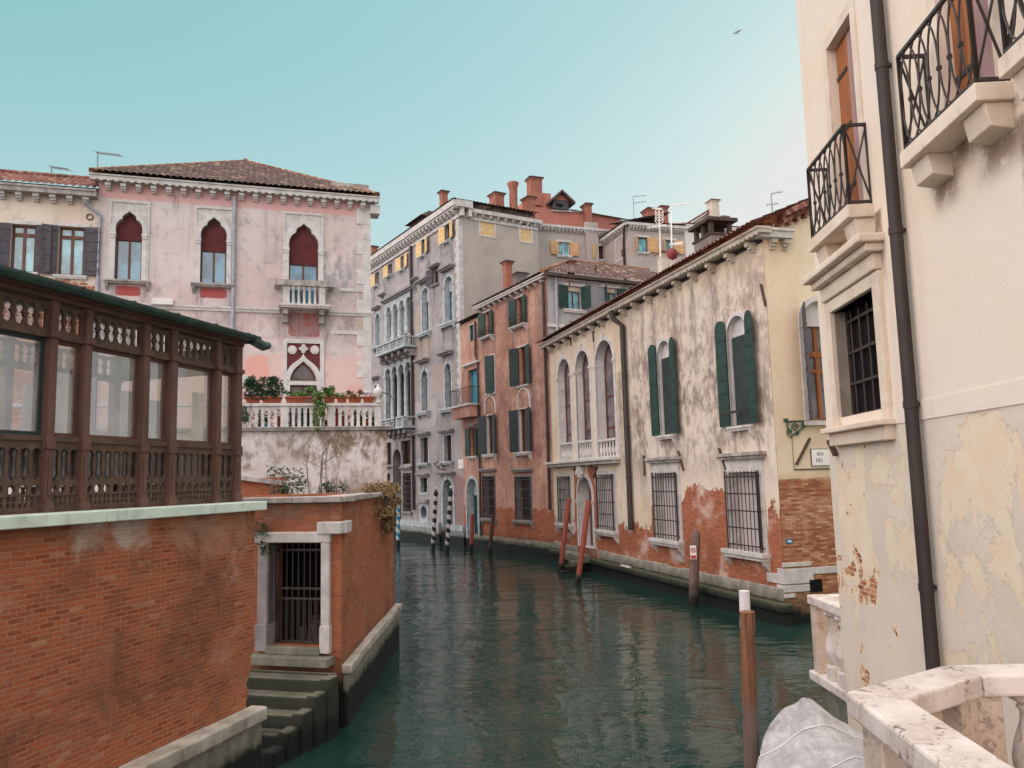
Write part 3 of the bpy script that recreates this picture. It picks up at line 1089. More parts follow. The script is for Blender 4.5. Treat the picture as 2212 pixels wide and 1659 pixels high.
def leaves(center, rad, n, size, mat, name, label=None, cat=None, parent=None, stems=0, droop=0.0, group=None, stemmat='wood_grey'):
    rnd = random.Random(len(name) * 31 + n)
    mb = MB()
    cx, cy, cz = center
    clumps = [(rnd.uniform(-1, 1), rnd.uniform(-1, 1), rnd.uniform(-1, 1)) for _ in range(max(4, n // 60))]
    for _ in range(n):
        b = rnd.choice(clumps)
        p = Vector((cx + rad[0] * max(-1.1, min(1.1, b[0] + rnd.gauss(0, .22))), cy + rad[1] * max(-1.1, min(1.1, b[1] + rnd.gauss(0, .22))),
                    cz + rad[2] * max(-1.1, min(1.15, b[2] + rnd.gauss(0, .25)))))
        a = Vector((rnd.gauss(0, 1), rnd.gauss(0, 1), rnd.gauss(0, .7) - droop)).normalized()
        b2 = a.cross(Vector((rnd.gauss(0, 1), rnd.gauss(0, 1), rnd.gauss(0, 1)))).normalized()
        s = size * rnd.uniform(.6, 1.35)
        mb.add([p, p + a * s * .5 + b2 * s * .28, p + a * s, p + a * s * .5 - b2 * s * .28], [(0, 1, 2, 3)])
    for _ in range(stems):
        x, y = cx + rad[0] * rnd.uniform(-.8, .8), cy + rad[1] * rnd.uniform(-.6, .6)
        mb.tube([(x, y, cz - rad[2]), (x + rnd.gauss(0, .05), y, cz), (x + rnd.gauss(0, .12), y, cz + rad[2] * rnd.uniform(.5, 1))], [.012, .01, .005], 5, 1)
    o = mb.build(name, [mat, stemmat], parent)
    return tag(o, label, cat, group)


def pipe(F, pts, r, mat, name='drainpipe', collars=True):
    mb = MB()
    mb.tube([(u, y, z) for u, z, y in pts], r, 10)
    if collars:
        for i in range(len(pts) - 1):
            a, b = pts[i], pts[i + 1]
            if abs(a[1] - b[1]) > 1.5:
                k = int(abs(a[1] - b[1]) / 2.2) + 1
                for j in range(1, k):
                    f = j / k
                    u, z, y = [a[q] + (b[q] - a[q]) * f for q in range(3)]
                    mb.tube([(u, y, z - .04), (u, y, z + .04)], r * 1.12, 10)
                    mb.box(u - .02, u + .02, y, .03, z - .02, z + .02)
    return mb.build(name, mat, F, smooth=True)
# ------------------------------------------------------------------ water
w_ = MB()
w_.add([(-2500, -600, 0), (2500, -600, 0), (2500, 3500, 0), (-2500, 3500, 0)], [(0, 1, 2, 3)])
tag(w_.build('canal_water', 'canal_water'), kind='structure')
w_ = MB()
w_.add([(-2500, -600, -1.6), (2500, -600, -1.6), (2500, 3500, -1.6), (-2500, 3500, -1.6)], [(0, 1, 2, 3)])
flat('mud', S(60, 66, 54), S(44, 50, 42), .95, .1, .5)
tag(w_.build('canal_bed', 'mud'), kind='structure')

# ------------------------------------------------------------------ near left brick wall with stone coping and plinth
L0 = at_z(545, 1518, 1.12)
L = Fac(L0, 16.3, name='brick_canal_wall', label='long red brick canal wall with white stone coping under the brown veranda', cat='wall')
zc = L.uz(545, 1103)[1]
brickwall('bricks_near', BR_RED, S(172, 126, 98), [(-2.2, .2, zc - .6, zc + .3, S(176, 138, 116), .5, .75), (-3.4, -2.0, zc - .45, zc + .3, S(186, 168, 158), .3, .95), (-5.5, -.6, 1.5, 2.05, S(104, 74, 62), .5, .75),
                                                     (-1.6, -.1, 2.0, 2.5, S(84, 58, 46), .5, .7)], pale=.35, dark=.6, h=.056, w=.19, bump=.9)
mb = MB()
out = [(-9.5, -1.4), (-.12, -1.4), (-.1, .85), (-.16, 1.15), (-.1, 1.3), (-.16, 1.42), (-.03, 1.62), (-.06, 1.8), (.03, 1.95), (.0, 2.2), (.02, 2.6), (0, zc), (-9.5, zc)]
mb.plate(out, [], 0, .5, back=True)
mb.build('brickwork', 'bricks_near', L)
random.seed(3)
u = -9.5
k = 0
while u < .05:                                # coping stones
    wd_ = random.uniform(1.3, 2.0)
    mb = MB()
    e = min(u + wd_, .12)
    if .12 - e < .5: e = .12
    mb.box(u + .004, e - .004, -.14, .5, zc + .002, zc + .135)
    mb.build('coping_stone', 'stone_pale_green', L, bevel=.012)
    u = e if e < .11 else 9
u = -9.5
while u < -.15:
    wd_ = random.uniform(.9, 1.7)
    e = min(u + wd_, -.02)
    if -.02 - e < .5: e = -.02
    mb = MB()
    mb.box(u + .005, e - .005, -.3 + random.uniform(-.02, .02), -.002, .9, 1.1 + random.uniform(-.01, .015))
    mb.build('plinth_stone', 'stone_water', L, bevel=.03)
    mb = MB()
    mb.box(u + .2, min(e + .2, -.06), -.22 + random.uniform(-.01, .01), -.003, -1.4, .894)
    mb.build('plinth_stone', 'stone_water', L, bevel=.02)
    u = e if e < -.03 else 9

# ------------------------------------------------------------------ brown cast iron veranda on that wall
G0 = L.world(0, 0, .32)
VD = Fac(G0, 16.3, name='veranda', label='brown cast iron glazed veranda with a green copper roof on the brick wall', cat='veranda')
vx = lambda zx: VD.q(B1, zx, 830)[0]
vz = lambda zy: VD.q(B1, 890, zy)[1]
zB, zL0, zW0, zF0, zF1 = zc + .137, vz(1500), vz(1098), vz(545), vz(352)
zR = zF1 + .02
cols = [(vx(a), vx(b)) for a, b in ((284, 328), (505, 545), (873, 911), (1048, 1086), (1333, 1362), (1459, 1490))]
DEEP = 2.3
mb = MB()
mb.box(-9.2, cols[-1][1] + .04, -.05, DEEP + .1, zB, zL0 + .0)
mb.build('brick_base', 'bricks_near', VD)
pw = cols[1][0] - cols[0][1]
more = []
a = cols[0][0]
for wv in (1.35, .62, 1.45, .62, 1.4):
    more.append((a - wv - .12, a - wv))
    a = a - wv - .12
allc = sorted(more + cols)


def post(F, a, b, y):
    mb = MB()
    c, hw = (a + b) / 2, (b - a) / 2
    mb.box(c - hw, c + hw, y - .05, y + .09, zL0 + .002, zF1)
    mb.box(c - hw - .02, c + hw + .02, y - .07, y + .088, zL0, zL0 + .12)
    mb.box(c - hw - .015, c + hw + .015, y - .065, y + .087, zW0 - .12, zW0 + .02)
    mb.box(c - hw - .025, c + hw + .025, y - .075, y + .086, zF0 - .02, zF0 + .05)
    mb.box(c - hw * .45, c + hw * .45, y - .065, y - .049, zL0 + .2, zW0 - .2)
    mb.build('post', 'gallery_brown', F, bevel=.006)


def lattice(F, a, b, y):
    wv = b - a
    n = max(2, round(wv / .155))
    st = wv / n
    mb = MB()                                 # lower panel: colonnettes, ring row, square row
    holes = []
    z1, z0 = zW0 - .03, zL0 + .02
    hh = z1 - z0
    for i in range(n):
        c = a + st * (i + .5)
        hw = st * .41
        zb, zt = z0 + hh * .43, z1 - .08
        zm = zb + (zt - zb) * .55
        holes.append([(c - hw * .75, zb + .05), (c, zb), (c + hw * .75, zb + .05), (c + hw, zm - .12), (c + hw * .78, zm - .02), (c + hw * .78, zm + .02), (c + hw, zm + .1), (c + hw * .8, zt - hw * 1.6),
                      (c + hw * 1.05, zt - hw * 1.1), (c + hw * .75, zt - hw * .3), (c, zt), (c - hw * .75, zt - hw * .3), (c - hw * 1.05, zt - hw * 1.1), (c - hw * .8, zt - hw * 1.6),
                      (c - hw, zm + .1), (c - hw * .78, zm + .02), (c - hw * .78, zm - .02), (c - hw, zm - .12)])
        holes.append(ell(c, z0 + hh * .31, st * .37, st * .4, 12))
        q = st * .2
        for sx_ in (-1, 1):
            for zz in (z0 + hh * .075, z0 + hh * .155):
                holes.append(rect(c + sx_ * st * .22 - q * .75, c + sx_ * st * .22 + q * .75, zz, zz + hh * .06))
    mb.plate(rect(a, b, z0, z1), holes, y - .012, y + .022)
    mb.box(a, b, y - .03, y + .04, z1 + .001, z1 + .06)
    mb.box(a, b, y - .025, y + .03, z0 - .02, z0 - .001)
    mb.box(a, b, y - .022, y - .0125, z0 + hh * .225, z0 + hh * .245)
    mb.build('lattice_panel', 'lattice_brown', F)
    mb = MB()                                 # frieze of paired ovals
    holes = []
    z0, z1 = zF0 + .05, zF1 - .03
    hh = z1 - z0
    for i in range(n):
        c = a + st * (i + .5)
        zm = z0 + hh * .48
        r = st * .42
        lp = []
        for k in range(9):
            t = -PI / 2 + .45 - (PI * 2 - .9) * 0 + (PI * 1.0) * k / 8
            lp.append((c + r * math.cos(-PI / 2 + PI * k / 8), z0 + hh * .3 + hh * .22 * math.sin(-PI / 2 + PI * k / 8)))
        lp = [(c, z0 + hh * .07), (c + r * .7, z0 + hh * .14), (c + r, z0 + hh * .3), (c + r * .75, z0 + hh * .44), (c + r * .35, zm), (c + r * .75, z0 + hh * .54), (c + r * .95, z0 + hh * .68), (c + r * .6, z0 + hh * .82),
              (c, z0 + hh * .88), (c - r * .6, z0 + hh * .82), (c - r * .95, z0 + hh * .68), (c - r * .75, z0 + hh * .54), (c - r * .35, zm), (c - r * .75, z0 + hh * .44), (c - r, z0 + hh * .3), (c - r * .7, z0 + hh * .14)]
        holes.append(lp)
    mb.plate(rect(a, b, z0, z1), holes, y - .012, y + .022)
    mb.box(a, b, y - .035, y + .04, zF0 - .02, zF0 + .049)
    mb.build('frieze_panel', 'lattice_brown', F)


def glazing(F, a, b, y, split, mat='gallery_brown'):
    mb = MB()
    o = rect(a, b, zW0 + .03, zF0 - .02)
    panes = [grow(o, -.045)]
    if split:
        c = (a + b) / 2
        panes = [rect(a + .045, c - .035, zW0 + .075, zF0 - .065), rect(c + .035, b - .045, zW0 + .075, zF0 - .065)]
    mb.plate(o, panes, y + .03, y + .075)
    fr = mb.build('window', 'shutter_dark' if split else 'gallery_brown', F)
    p = MB()
    for q in panes: p.plate(q, [], y + .05, None)
    p.build('pane', 'glass_clear', fr)


for i in range(len(allc)):
    post(VD, allc[i][0], allc[i][1], 0)
    if i + 1 < len(allc):
        a, b = allc[i][1], allc[i + 1][0]
        lattice(VD, a, b, 0.02)
        glazing(VD, a, b, 0.02, b - a > .9)
        p = MB()
        p.plate(rect(a, b, zF0 + .05, zF1 - .03), [], .1, None)
        p.build('pane', 'glass_clear', VD)
        if i % 2 == 0 or i > 6:              # the courtyard side has the same ironwork
            lattice(VD, a, b, DEEP)
for i in range(0, len(allc)): post(VD, allc[i][0], allc[i][1], DEEP)
xe = cols[-1][1]
mb = MB()
mb.box(-9.2, xe, .02, DEEP, zL0 - .002, zL0 + .02)
mb.build('floor', 'stone_dirty', VD)
for i in range(len(allc) - 1):                # pale sheer blinds on the courtyard side of each bay
    a, b = allc[i][1], allc[i + 1][0]
    mb = MB()
    a += (b - a) * (.0, .25, .1, .35)[i % 4] * (i % 2)
    b -= (b - a) * (.35, .0, .2, .1)[i % 4]
    n = max(4, int((b - a) / .08))
    ztp = zF0 - (.3, .42, .5)[i % 3]
    for k in range(n):
        u0, u1 = a + (b - a) * k / n, a + (b - a) * (k + 1) / n
        y0, y1 = .55 + .025 * (k % 2), .55 + .025 * ((k + 1) % 2)
        mb.add([(u0, y0, zL0 + .3), (u1, y1, zL0 + .3), (u1, y1, ztp), (u0, y0, ztp)], [(0, 1, 2, 3)])
    mb.build('curtain', 'sheer', VD)
    a, b = allc[i][1], allc[i + 1][0]
    mb = MB()
    mb.plate(rect(a, b, zL0 + .42 * (zW0 - zL0), zW0 - .03), [], .08, None)
    mb.build('pane', 'glass_mauve', VD)
# end of the veranda
mb = MB()
mb.box(xe - .06, xe + .0, .1, DEEP - .06, zL0 + .02, zW0)
mb.box(xe - .06, xe + .0, .1, DEEP - .06, zF0, zF1)
mb.build('end_panel', 'gallery_brown', VD)
# roof: lean-to in green copper, fascia, gutter
mb = MB()
x0, x1 = -9.3, xe + .06
mb.add([(x0, -.16, zR + .13), (x1, -.16, zR + .13), (x1, DEEP + .2, zR + .62), (x0, DEEP + .2, zR + .62), (x0, -.16, zR + .07), (x1, -.16, zR + .07), (x1, DEEP + .2, zR + .5), (x0, DEEP + .2, zR + .5)],
       [(0, 1, 2, 3), (7, 6, 5, 4), (4, 5, 1, 0), (5, 6, 2, 1), (6, 7, 3, 2), (7, 4, 0, 3)])
u = x1 - .5
while u > x0:
    mb.bar((u, -.16, zR + .15), (u, DEEP + .2, zR + .64), .05, .05)
    u -= 1.05
rf = mb.build('roof', 'copper_green', VD)
mb = MB()
mb.box(x0, xe + .02, -.06, .12, zF1 + .002, zR + .07)
mb.box(x0, xe + .05, -.16, -.06, zF1 + .05, zR + .06)
mb.build('fascia', 'gallery_brown', VD)
mb = MB()
R_ = .09
ns = 12
vs, fs = [], []
for xx in (x0, x1 + .02):
    for rr in (R_, R_ - .012):
        for k in range(ns + 1):
            t = PI * k / ns
            vs.append((xx, -.24 - rr * math.cos(t), zR + .13 - rr * math.sin(t)))
m1 = ns + 1
for k in range(ns):
    fs += [(k, k + 1, 2 * m1 + k + 1, 2 * m1 + k), (m1 + k + 1, m1 + k, 3 * m1 + k, 3 * m1 + k + 1), (2 * m1 + k, 2 * m1 + k + 1, 3 * m1 + k + 1, 3 * m1 + k), (k + 1, k, m1 + k, m1 + k + 1)]
mb.add(vs, fs)
u = x1 - .3
while u > x0:                                 # gutter straps
    mb.bar((u, -.35, zR + .13), (u, -.12, zR + .15), .03, .02)
    u -= .8
# spout at the corner
mb.tube([(x1 - .1, -.24, zR + .08), (x1 + .2, -.24, zR + .02), (x1 + .34, -.24, zR + .05)], [.085, .08, .06], 10)
mb.build('gutter', 'gutter_green', VD, smooth=True)

# ------------------------------------------------------------------ brick water gate beside it
PC = at_z(737, 1428, 1.15)
PE = at_z(852, 1300, 1.15)
GW = Fac(PC, 106, name='brick_water_gate', label='red brick water gate block with stone framed iron gate and mossy coping', cat='gatehouse')
azC = math.degrees(math.atan2(PE.x - PC.x, PE.y - PC.y))
GC = Fac(PC, azC, root=GW.root)
LC = (PE - PC).length
zt = GC.uz(790, 1078)[1]
brickwall('bricks_gate', BR_RED, S(154, 112, 88), [(-3.2, .2, zt - .4, zt + .3, S(112, 90, 74), .35, .75), (-3.2, -2.2, .9, 4.0, S(70, 54, 44), .35, .7)], algae=.75, pale=.2, dark=.5, h=.058, w=.2, bump=.8)
g = win(GW, B3, 745, 1085, 222, 880, name='gate_opening', dep=.45, sur=0, fmat='iron', gmat='dark_inside', nx=1)
GW.holes.clear(); GW.reveals.clear()
uL, uR, z0, z1 = g['u0'], g['u1'], g['z0'], g['z1']
for ch in list(g['o'].children): bpy.data.objects.remove(ch)
bpy.data.objects.remove(g['o'])
op = rect(uL, uR, z0, z1)
mb = MB()
xq = max(uR + .02, -.15)
mb.plate([(-3.3, -1.4), (xq, -1.4), (xq, zt), (-3.3, zt)], [op], 0, .45, hole_sides=True)
mb.plate([(xq, -1.4), (0, -1.4), (0, zt), (xq, zt)], [], 0, .03)
mb.build('brickwork', 'bricks_gate', GW)
mb = MB()
mb.plate([(0, -1.4), (LC, -1.4), (LC, zt), (0, zt)], [], 0, .02)
mb.build('brickwork', 'bricks_gate', GC)
FB = Fac(PE, 286, root=GW.root)
mb = MB()
mb.plate([(0, -1.4), (5.2, -1.4), (5.2, zt - .002), (0, zt - .002)], [], 0, .4)
mb.build('brickwork', 'bricks_gate', FB)
# coping in weathered slabs
for F_, a, b in ((GW, -3.3, .05), (GC, -.05, LC + .05)):
    u = a
    random.seed(5)
    while u < b - .02:
        e = min(b, u + random.uniform(.7, 1.3))
        if b - e < .3: e = b
        mb = MB()
        mb.box(u + .004, e - .004, -.09, .5, zt + .002 + random.uniform(0, .01), zt + .1 + random.uniform(0, .02))
        mb.build('coping_stone', 'stone_dirty', F_, bevel=.015)
        u = e
# stone frame of the gate
sw = .17
mb = MB(); mb.box(uL - sw - .04, uL, -.07, .3, z0 - .1, z1); mb.box(uL - sw - .06, uL + .01, -.1, .302, z0 - .1, z0 + .38); mb.build('gate_jamb', 'stone_grey', GW, bevel=.012)
mb = MB(); mb.box(uR, uR + sw, -.07, .3, z0 - .1, z1); mb.box(uR - .01, uR + sw + .02, -.1, .302, z0 - .1, z0 + .38); mb.build('gate_jamb', 'stone', GW, bevel=.012)
mb = MB(); mb.box(uL - sw - .12, uR + sw + .02, -.08, .3, z1 + .002, z1 + .2); mb.build('gate_lintel', 'stone', GW, bevel=.02)
mb = MB(); mb.box(uL, uR, -.12, .4, z0 - .14, z0 - .001); mb.box(uL - sw - .1, uR + sw + .08, -.3, .2, z0 - .3, z0 - .142); mb.build('threshold', 'stone_step', GW, bevel=.015)
q0, q1 = GW.q(B3, 1068, 130), GW.q(B3, 1180, 130)
mb = MB(); mb.box(q0[0], 0.06, -.12, .2, q0[1] - .1, q0[1] + .12); mb.build('corner_stone', 'stone', GW, bevel=.02)
mb = MB(); mb.box(.004, .5, -.1, .2, q0[1] - .1, q0[1] + .121); mb.build('corner_stone', 'stone', GC, bevel=.02)
# iron gate
mb = MB()
n = 9
for i in range(n + 1):
    u = uL + (uR - uL) * i / n
    mb.tube([(u, .2, z0), (u, .2, z1)], .013, 6)
for f in (.02, .44, .54, .92):
    z = z0 + (z1 - z0) * f
    mb.box(uL, uR, .185, .215, z - .02, z + .02)
for i in range(n * 2):
    u = uL + (uR - uL) * (i + .5) / (n * 2)
    mb.tube([(u, .2, z0), (u, .2, z0 + (z1 - z0) * .44)], .008, 5)
mb.build('gate', 'iron', GW)
# dark vaulted passage behind
mb = MB()
mb.box(-3.0, -.62, .46, 1.9, z0 - .25, z0 - .15)
mb.box(-3.0, -.62, 1.9, 2.0, z0 - .25, zt - .1)
mb.box(-3.05, -3.0, .46, 2.0, z0 - .25, zt - .1)
mb.box(-3.0, -.62, .46, 2.0, zt - .35, zt - .2)
mb.build('passage', 'passage_dark', GW)
mb = MB()
random.seed(11)
for _ in range(16):
    x, s_ = random.uniform(uL, uL + .45), random.uniform(.08, .2)
    y = random.uniform(.9, 1.5)
    mb.box(x, x + s_, y, y + s_, z0 - .149, z0 - .1 + random.uniform(.05, .5))
tag(mb.build('rubble', 'stone_dirty', None), kind='stuff')
bpy.data.objects['rubble'].matrix_basis = GW.M
# plinth ledge of the right face and landing
u = 0
random.seed(8)
while u < LC:
    e = min(LC + .1, u + random.uniform(.8, 1.4))
    mb = MB()
    mb.box(u + .004, e - .004, -.16 - random.uniform(0, .03), -.002, .92, 1.1 + random.uniform(-.02, .02))
    mb.build('plinth_stone', 'stone_water', GC, bevel=.025)
    mb = MB()
    mb.box(u + .1, e + .09, -.1, -.003, -1.4, .915)
    mb.build('plinth_stone', 'stone_water', GC, bevel=.02)
    u = e
# steps going down into the water
st = thing('water_steps', 'mossy dark stone steps running down from the iron gate into the canal', 'steps', GW.world(0, 0), math.atan2(GW.u.y, GW.u.x))
for k in range(7):
    mb = MB()
    zz = .98 - k * .2
    mb.box(-2.75, -.02 - .05 * k, -.35 - .34 * (k + 1), -.35 - .34 * k if k else -.31, -1.4, zz)
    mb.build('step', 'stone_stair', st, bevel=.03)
mb = MB()
mb.box(-2.75, .1, -.36, -.302 + .0, -1.4, 1.02)
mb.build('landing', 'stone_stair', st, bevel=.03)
for k in range(5):
    mb = MB()
    zz = 1.01 - k * .19
    mb.box(-.06 - .05 * k, .16 - .05 * k, -.36 - .34 * (k + 1), -.362 - .34 * k, -1.4, zz)
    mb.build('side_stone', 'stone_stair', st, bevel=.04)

# ivy and plants on the gate block
iv = GC.world(LC * .72, zt + .1, .15)
v = leaves((0, 0, 0), (1.35, .3, .34), 2000, .1, 'leaf_autumn', 'ivy', 'brown autumn creeper spilling over the corner of the brick gate block', 'creeper', droop=1.0, stems=14)
v.matrix_basis = GC.M @ Matrix.Translation((LC * .74, .02, zt - .05))
v2 = leaves((0, 0, 0), (.6, .14, .42), 900, .09, 'leaf_autumn', 'hanging_ivy', 'dry creeper hanging down the sunlit brick face above the water', 'creeper', droop=1.4, stems=6)
v2.matrix_basis = GC.M @ Matrix.Translation((LC * .78, -.1, zt - .35))
q = GW.q(B3, 720, 150)
v3 = leaves((0, 0, 0), (.22, .1, .3), 260, .06, 'leaf_dark', 'ivy', 'dark green ivy tuft growing in the corner left of the gate lintel', 'ivy', droop=.5)
v3.matrix_basis = GW.M @ Matrix.Translation((q[0], -.1, q[1] - .05))

# ------------------------------------------------------------------ garden terrace with white balustrade, behind
TP = at_y(829, 870, 30.0)
T = Fac(TP, 76, name='garden_terrace', label='white gothic balustrade terrace on a stained pale plaster wall above the canal', cat='terrace')
zr, zbse = T.q(B2, 700, 447)[1], T.q(B2, 700, 674)[1]
plaster('terrace_plaster', S(214, 202, 200), S(198, 184, 180), S(118, 98, 84), .75, .3, algae=1.6, bump=.6, dscale=.5,
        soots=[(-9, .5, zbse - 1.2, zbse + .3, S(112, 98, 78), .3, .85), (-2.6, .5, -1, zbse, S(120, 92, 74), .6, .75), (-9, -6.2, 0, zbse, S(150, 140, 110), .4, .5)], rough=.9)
mb = MB()
mb.plate(rect(-13, 0.12, -1.4, zbse - .1), [], 0, 5.5)
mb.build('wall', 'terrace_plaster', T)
mb = MB()
mb.box(-13, .3, -.16, 5.5, zbse - .1, zbse - .02)
mb.box(-13, .34, -.2, .3, zbse - .02, zbse + .03)
mb.build('floor_slab', 'stone_dirty', T)
tx = lambda zx: T.q(B2, zx, 560)[0]
slots = [(97, 125)] + [(150, 185), (212, 243), (275, 303), (333, 365), (392, 422), (453, 485), (562, 590), (618, 645), (675, 700), (730, 757), (786, 812), (841, 867), (896, 922), (997, 1025), (1055, 1083), (1112, 1138), (1168, 1195), (1225, 1250), (1280, 1307), (1335, 1362)]
segs = [(60, 486), (561, 923), (996, 1364)]
zst, zsb = T.q(B2, 700, 484)[1], T.q(B2, 700, 668)[1]
for a, b in segs:
    hs = []
    for s0, s1 in slots:
        if s0 < a or s1 > b: continue
        c, hw = tx((s0 + s1) / 2), (tx(s1) - tx(s0)) / 2
        hs.append([(c - hw, zsb), (c + hw, zsb), (c + hw, zst - .17), (c + hw * .72, zst - .13), (c + hw * .78, zst - .07), (c + hw * .4, zst - .02), (c, zst), (c - hw * .4, zst - .02), (c - hw * .78, zst - .07), (c - hw * .72, zst - .13), (c - hw, zst - .17)])
    mb = MB()
    mb.plate(rect(tx(a - 2), tx(b + 2), zsb - .06, zr - .1), hs, 0, .14)
    for i in range(len(hs) - 1):             # capitals of the colonnettes
        c = (hs[i][1][0] + hs[i + 1][0][0]) / 2
        w2 = (hs[i + 1][0][0] - hs[i][1][0]) / 2
        mb.box(c - w2 - .01, c + w2 + .01, -.02, .16, zst - .22, zst - .18)
        mb.box(c - w2 - .01, c + w2 + .01, -.02, .16, zsb, zsb + .05)
    mb.build('balustrade', 'stone', T)
for a, b in ((487, 560), (924, 995), (1365, 1422)):
    mb = MB()
    mb.box(tx(a), tx(b), -.03, .2, zbse + .031, zr - .1)
    mb.build('pier', 'stone', T, bevel=.01)
mb = MB()
mb.box(-13, tx(1428), -.07, .24, zr - .1, zr - .03)
mb.box(-13, tx(1424), -.05, .22, zr - .03, zr + .01)
mb.build('handrail', 'stone', T, bevel=.01)
mb = MB()
c = tx(1398)
mb.lathe([(.17, 0), (.17, .04), (.09, .1), (.08, .18), (.17, .3), (.2, .42), (.15, .54), (.06, .6), (.05, .68), (.01, .72)], (c, .08, zr + .012), 14)
mb.build('finial', 'stone', T, smooth=True)
mb = MB()
mb.tube([(c + .1, .05, zr + .45), (c + .45, .0, zr + .3), (c + .62, 0, zr + .1), (c + .6, 0, zr - 1.2), (c + .45, 0, zbse + .2)], .022, 6)
mb.build('handrail_bar', 'iron', T)
# planters on the rail, plants in them
pl_spots = [(150, 298, 'leaf_dark', 1300, 'with dark rosemary, leftmost on the balustrade'), (303, 500, 'leaf_dark', 1400, 'with tall dark shrub, left of the first pier'),
            (525, 728, 'leaf_green', 420, 'with sparse light foliage under the arched door'), (735, 880, 'leaf_green', 500, 'next to the trailing green plant'),
            (884, 1000, 'leaf_green', 620, 'with spiky bright green plant'), (1005, 1110, 'leaf_green', 160, 'almost bare, right of the spiky plant'),
            (1115, 1248, 'leaf_autumn', 240, 'with thin brownish sprigs'), (1252, 1366, 'leaf_flower', 260, 'with white flowers at the right end of the balustrade')]
for i, (a, b, lm, nl, lab) in enumerate(pl_spots):
    u0, u1 = tx(a), tx(b)
    t = thing('planter', 'terracotta planter box ' + lab, 'planter', T.world((u0 + u1) / 2, zr + .013, .09), math.atan2(T.u.y, T.u.x), 'planters along the terrace balustrade')
    hw = (u1 - u0) / 2 - .02
    mb = MB()
    mb.add([(-hw + .04, -.1, 0), (hw - .04, -.1, 0), (hw - .04, .12, 0), (-hw + .04, .12, 0), (-hw, -.14, .24), (hw, -.14, .24), (hw, .16, .24), (-hw, .16, .24)],
           [(3, 2, 1, 0), (4, 5, 6, 7), (0, 1, 5, 4), (1, 2, 6, 5), (2, 3, 7, 6), (3, 0, 4, 7)])
    mb.build('box', 'terracotta', t)
    mb = MB()
    mb.box(-hw - .02, hw + .02, -.165, .185, .18, .245)
    mb.build('rim', 'terracotta', t)
    hgt_ = .62 if i < 2 else (.3 if i in (3, 4) else .17)
    lv = leaves((0, 0, 0), (hw * .95, .16, hgt_ * .55), nl, .1 if lm != 'leaf_flower' else .07, lm, 'plant', 'plant in planter ' + lab, 'plant', stems=6, group='plants in the planters')
    lv['label'] = ['bushy dark rosemary growing in the leftmost planter', 'tall dark shrub in planter left of the arched door', 'sparse light foliage growing in front of the arched door', 'yellowish green plant beside the trailing one', 'spiky bright green plant right of the arched door', 'few green shoots in the almost bare planter', 'thin brownish sprigs in a planter near the right end', 'white flowers in the rightmost planter'][i]
    lv.matrix_basis = T.M @ Matrix.Translation(((u0 + u1) / 2, .09, zr + .26 + hgt_ * .5))
lv = leaves((0, 0, 0), (.2, .12, .62), 520, .11, 'leaf_green', 'trailing_plant', 'green plant trailing down over the balustrade from its planter', 'plant', droop=1.2, stems=5)
lv.matrix_basis = T.M @ Matrix.Translation((tx(850), -.16, zr - .25))
lv = leaves((0, 0, 0), (.35, .14, .6), 260, .11, 'leaf_dark', 'climber', 'dark climber at the veranda end of the terrace balustrade', 'plant', droop=.6, stems=6)
lv.matrix_basis = T.M @ Matrix.Translation((tx(118), -.14, zr - .1))
# pots standing on the terrace behind the colonnettes
random.seed(21)
pots = [(700, 'door_teal', 'teal cloth covered pot', 1.0, .3), (760, 'door_teal', 'teal pot under the trailing plant', .95, .28), (1012, 'paint_red', 'tall red pot behind the right balustrade', .9, .2), (1070, 'terracotta', 'terracotta pot between the right colonnettes', .5, .18), (1290, 'terracotta', 'small orange pot near the terrace end', .3, .15), (350, 'paint_blue', 'small blue pot behind the left balustrade', .25, .14), (470, 'terracotta', 'brown pot beside the left pier', .45, .16), (908, 'terracotta', 'pot by the middle pier', .35, .15)]
for zx, mt, lab, h_, r_ in pots:
    mb = MB()
    mb.lathe([(r_ * .7, 0), (r_ * .95, h_ * .8), (r_ * 1.05, h_ * .82), (r_ * 1.05, h_), (r_ * .85, h_)], (0, 0, 0), 14)
    o = mb.build('flower_pot', mt, None, smooth=True)
    tag(o, lab + ' on the terrace floor', 'pot', 'pots on the terrace floor')
    o.matrix_basis = T.M @ Matrix.Translation((tx(zx), .75, zbse - .018))
for zx, w_, h_, lab in ((215, .5, .34, 'dark potted shrub behind the left balustrade bays'), (390, .5, .36, 'dark potted shrub left of the first pier behind the balustrade'), (640, .45, .3, 'dark potted shrub behind the middle balustrade bays'), (1150, .45, .34, 'dark potted shrub right of the tall red pot'), (1270, .42, .3, 'dark potted shrub near the terrace end behind the balustrade')):
    o = leaves((0, 0, 0), (w_, .22, h_), 900, .1, 'leaf_dark', 'potted_shrub', lab, 'shrub', stems=6, group='shrubs on the terrace floor')
    o.matrix_basis = T.M @ Matrix.Translation((tx(zx), 1.05, zbse + .36))
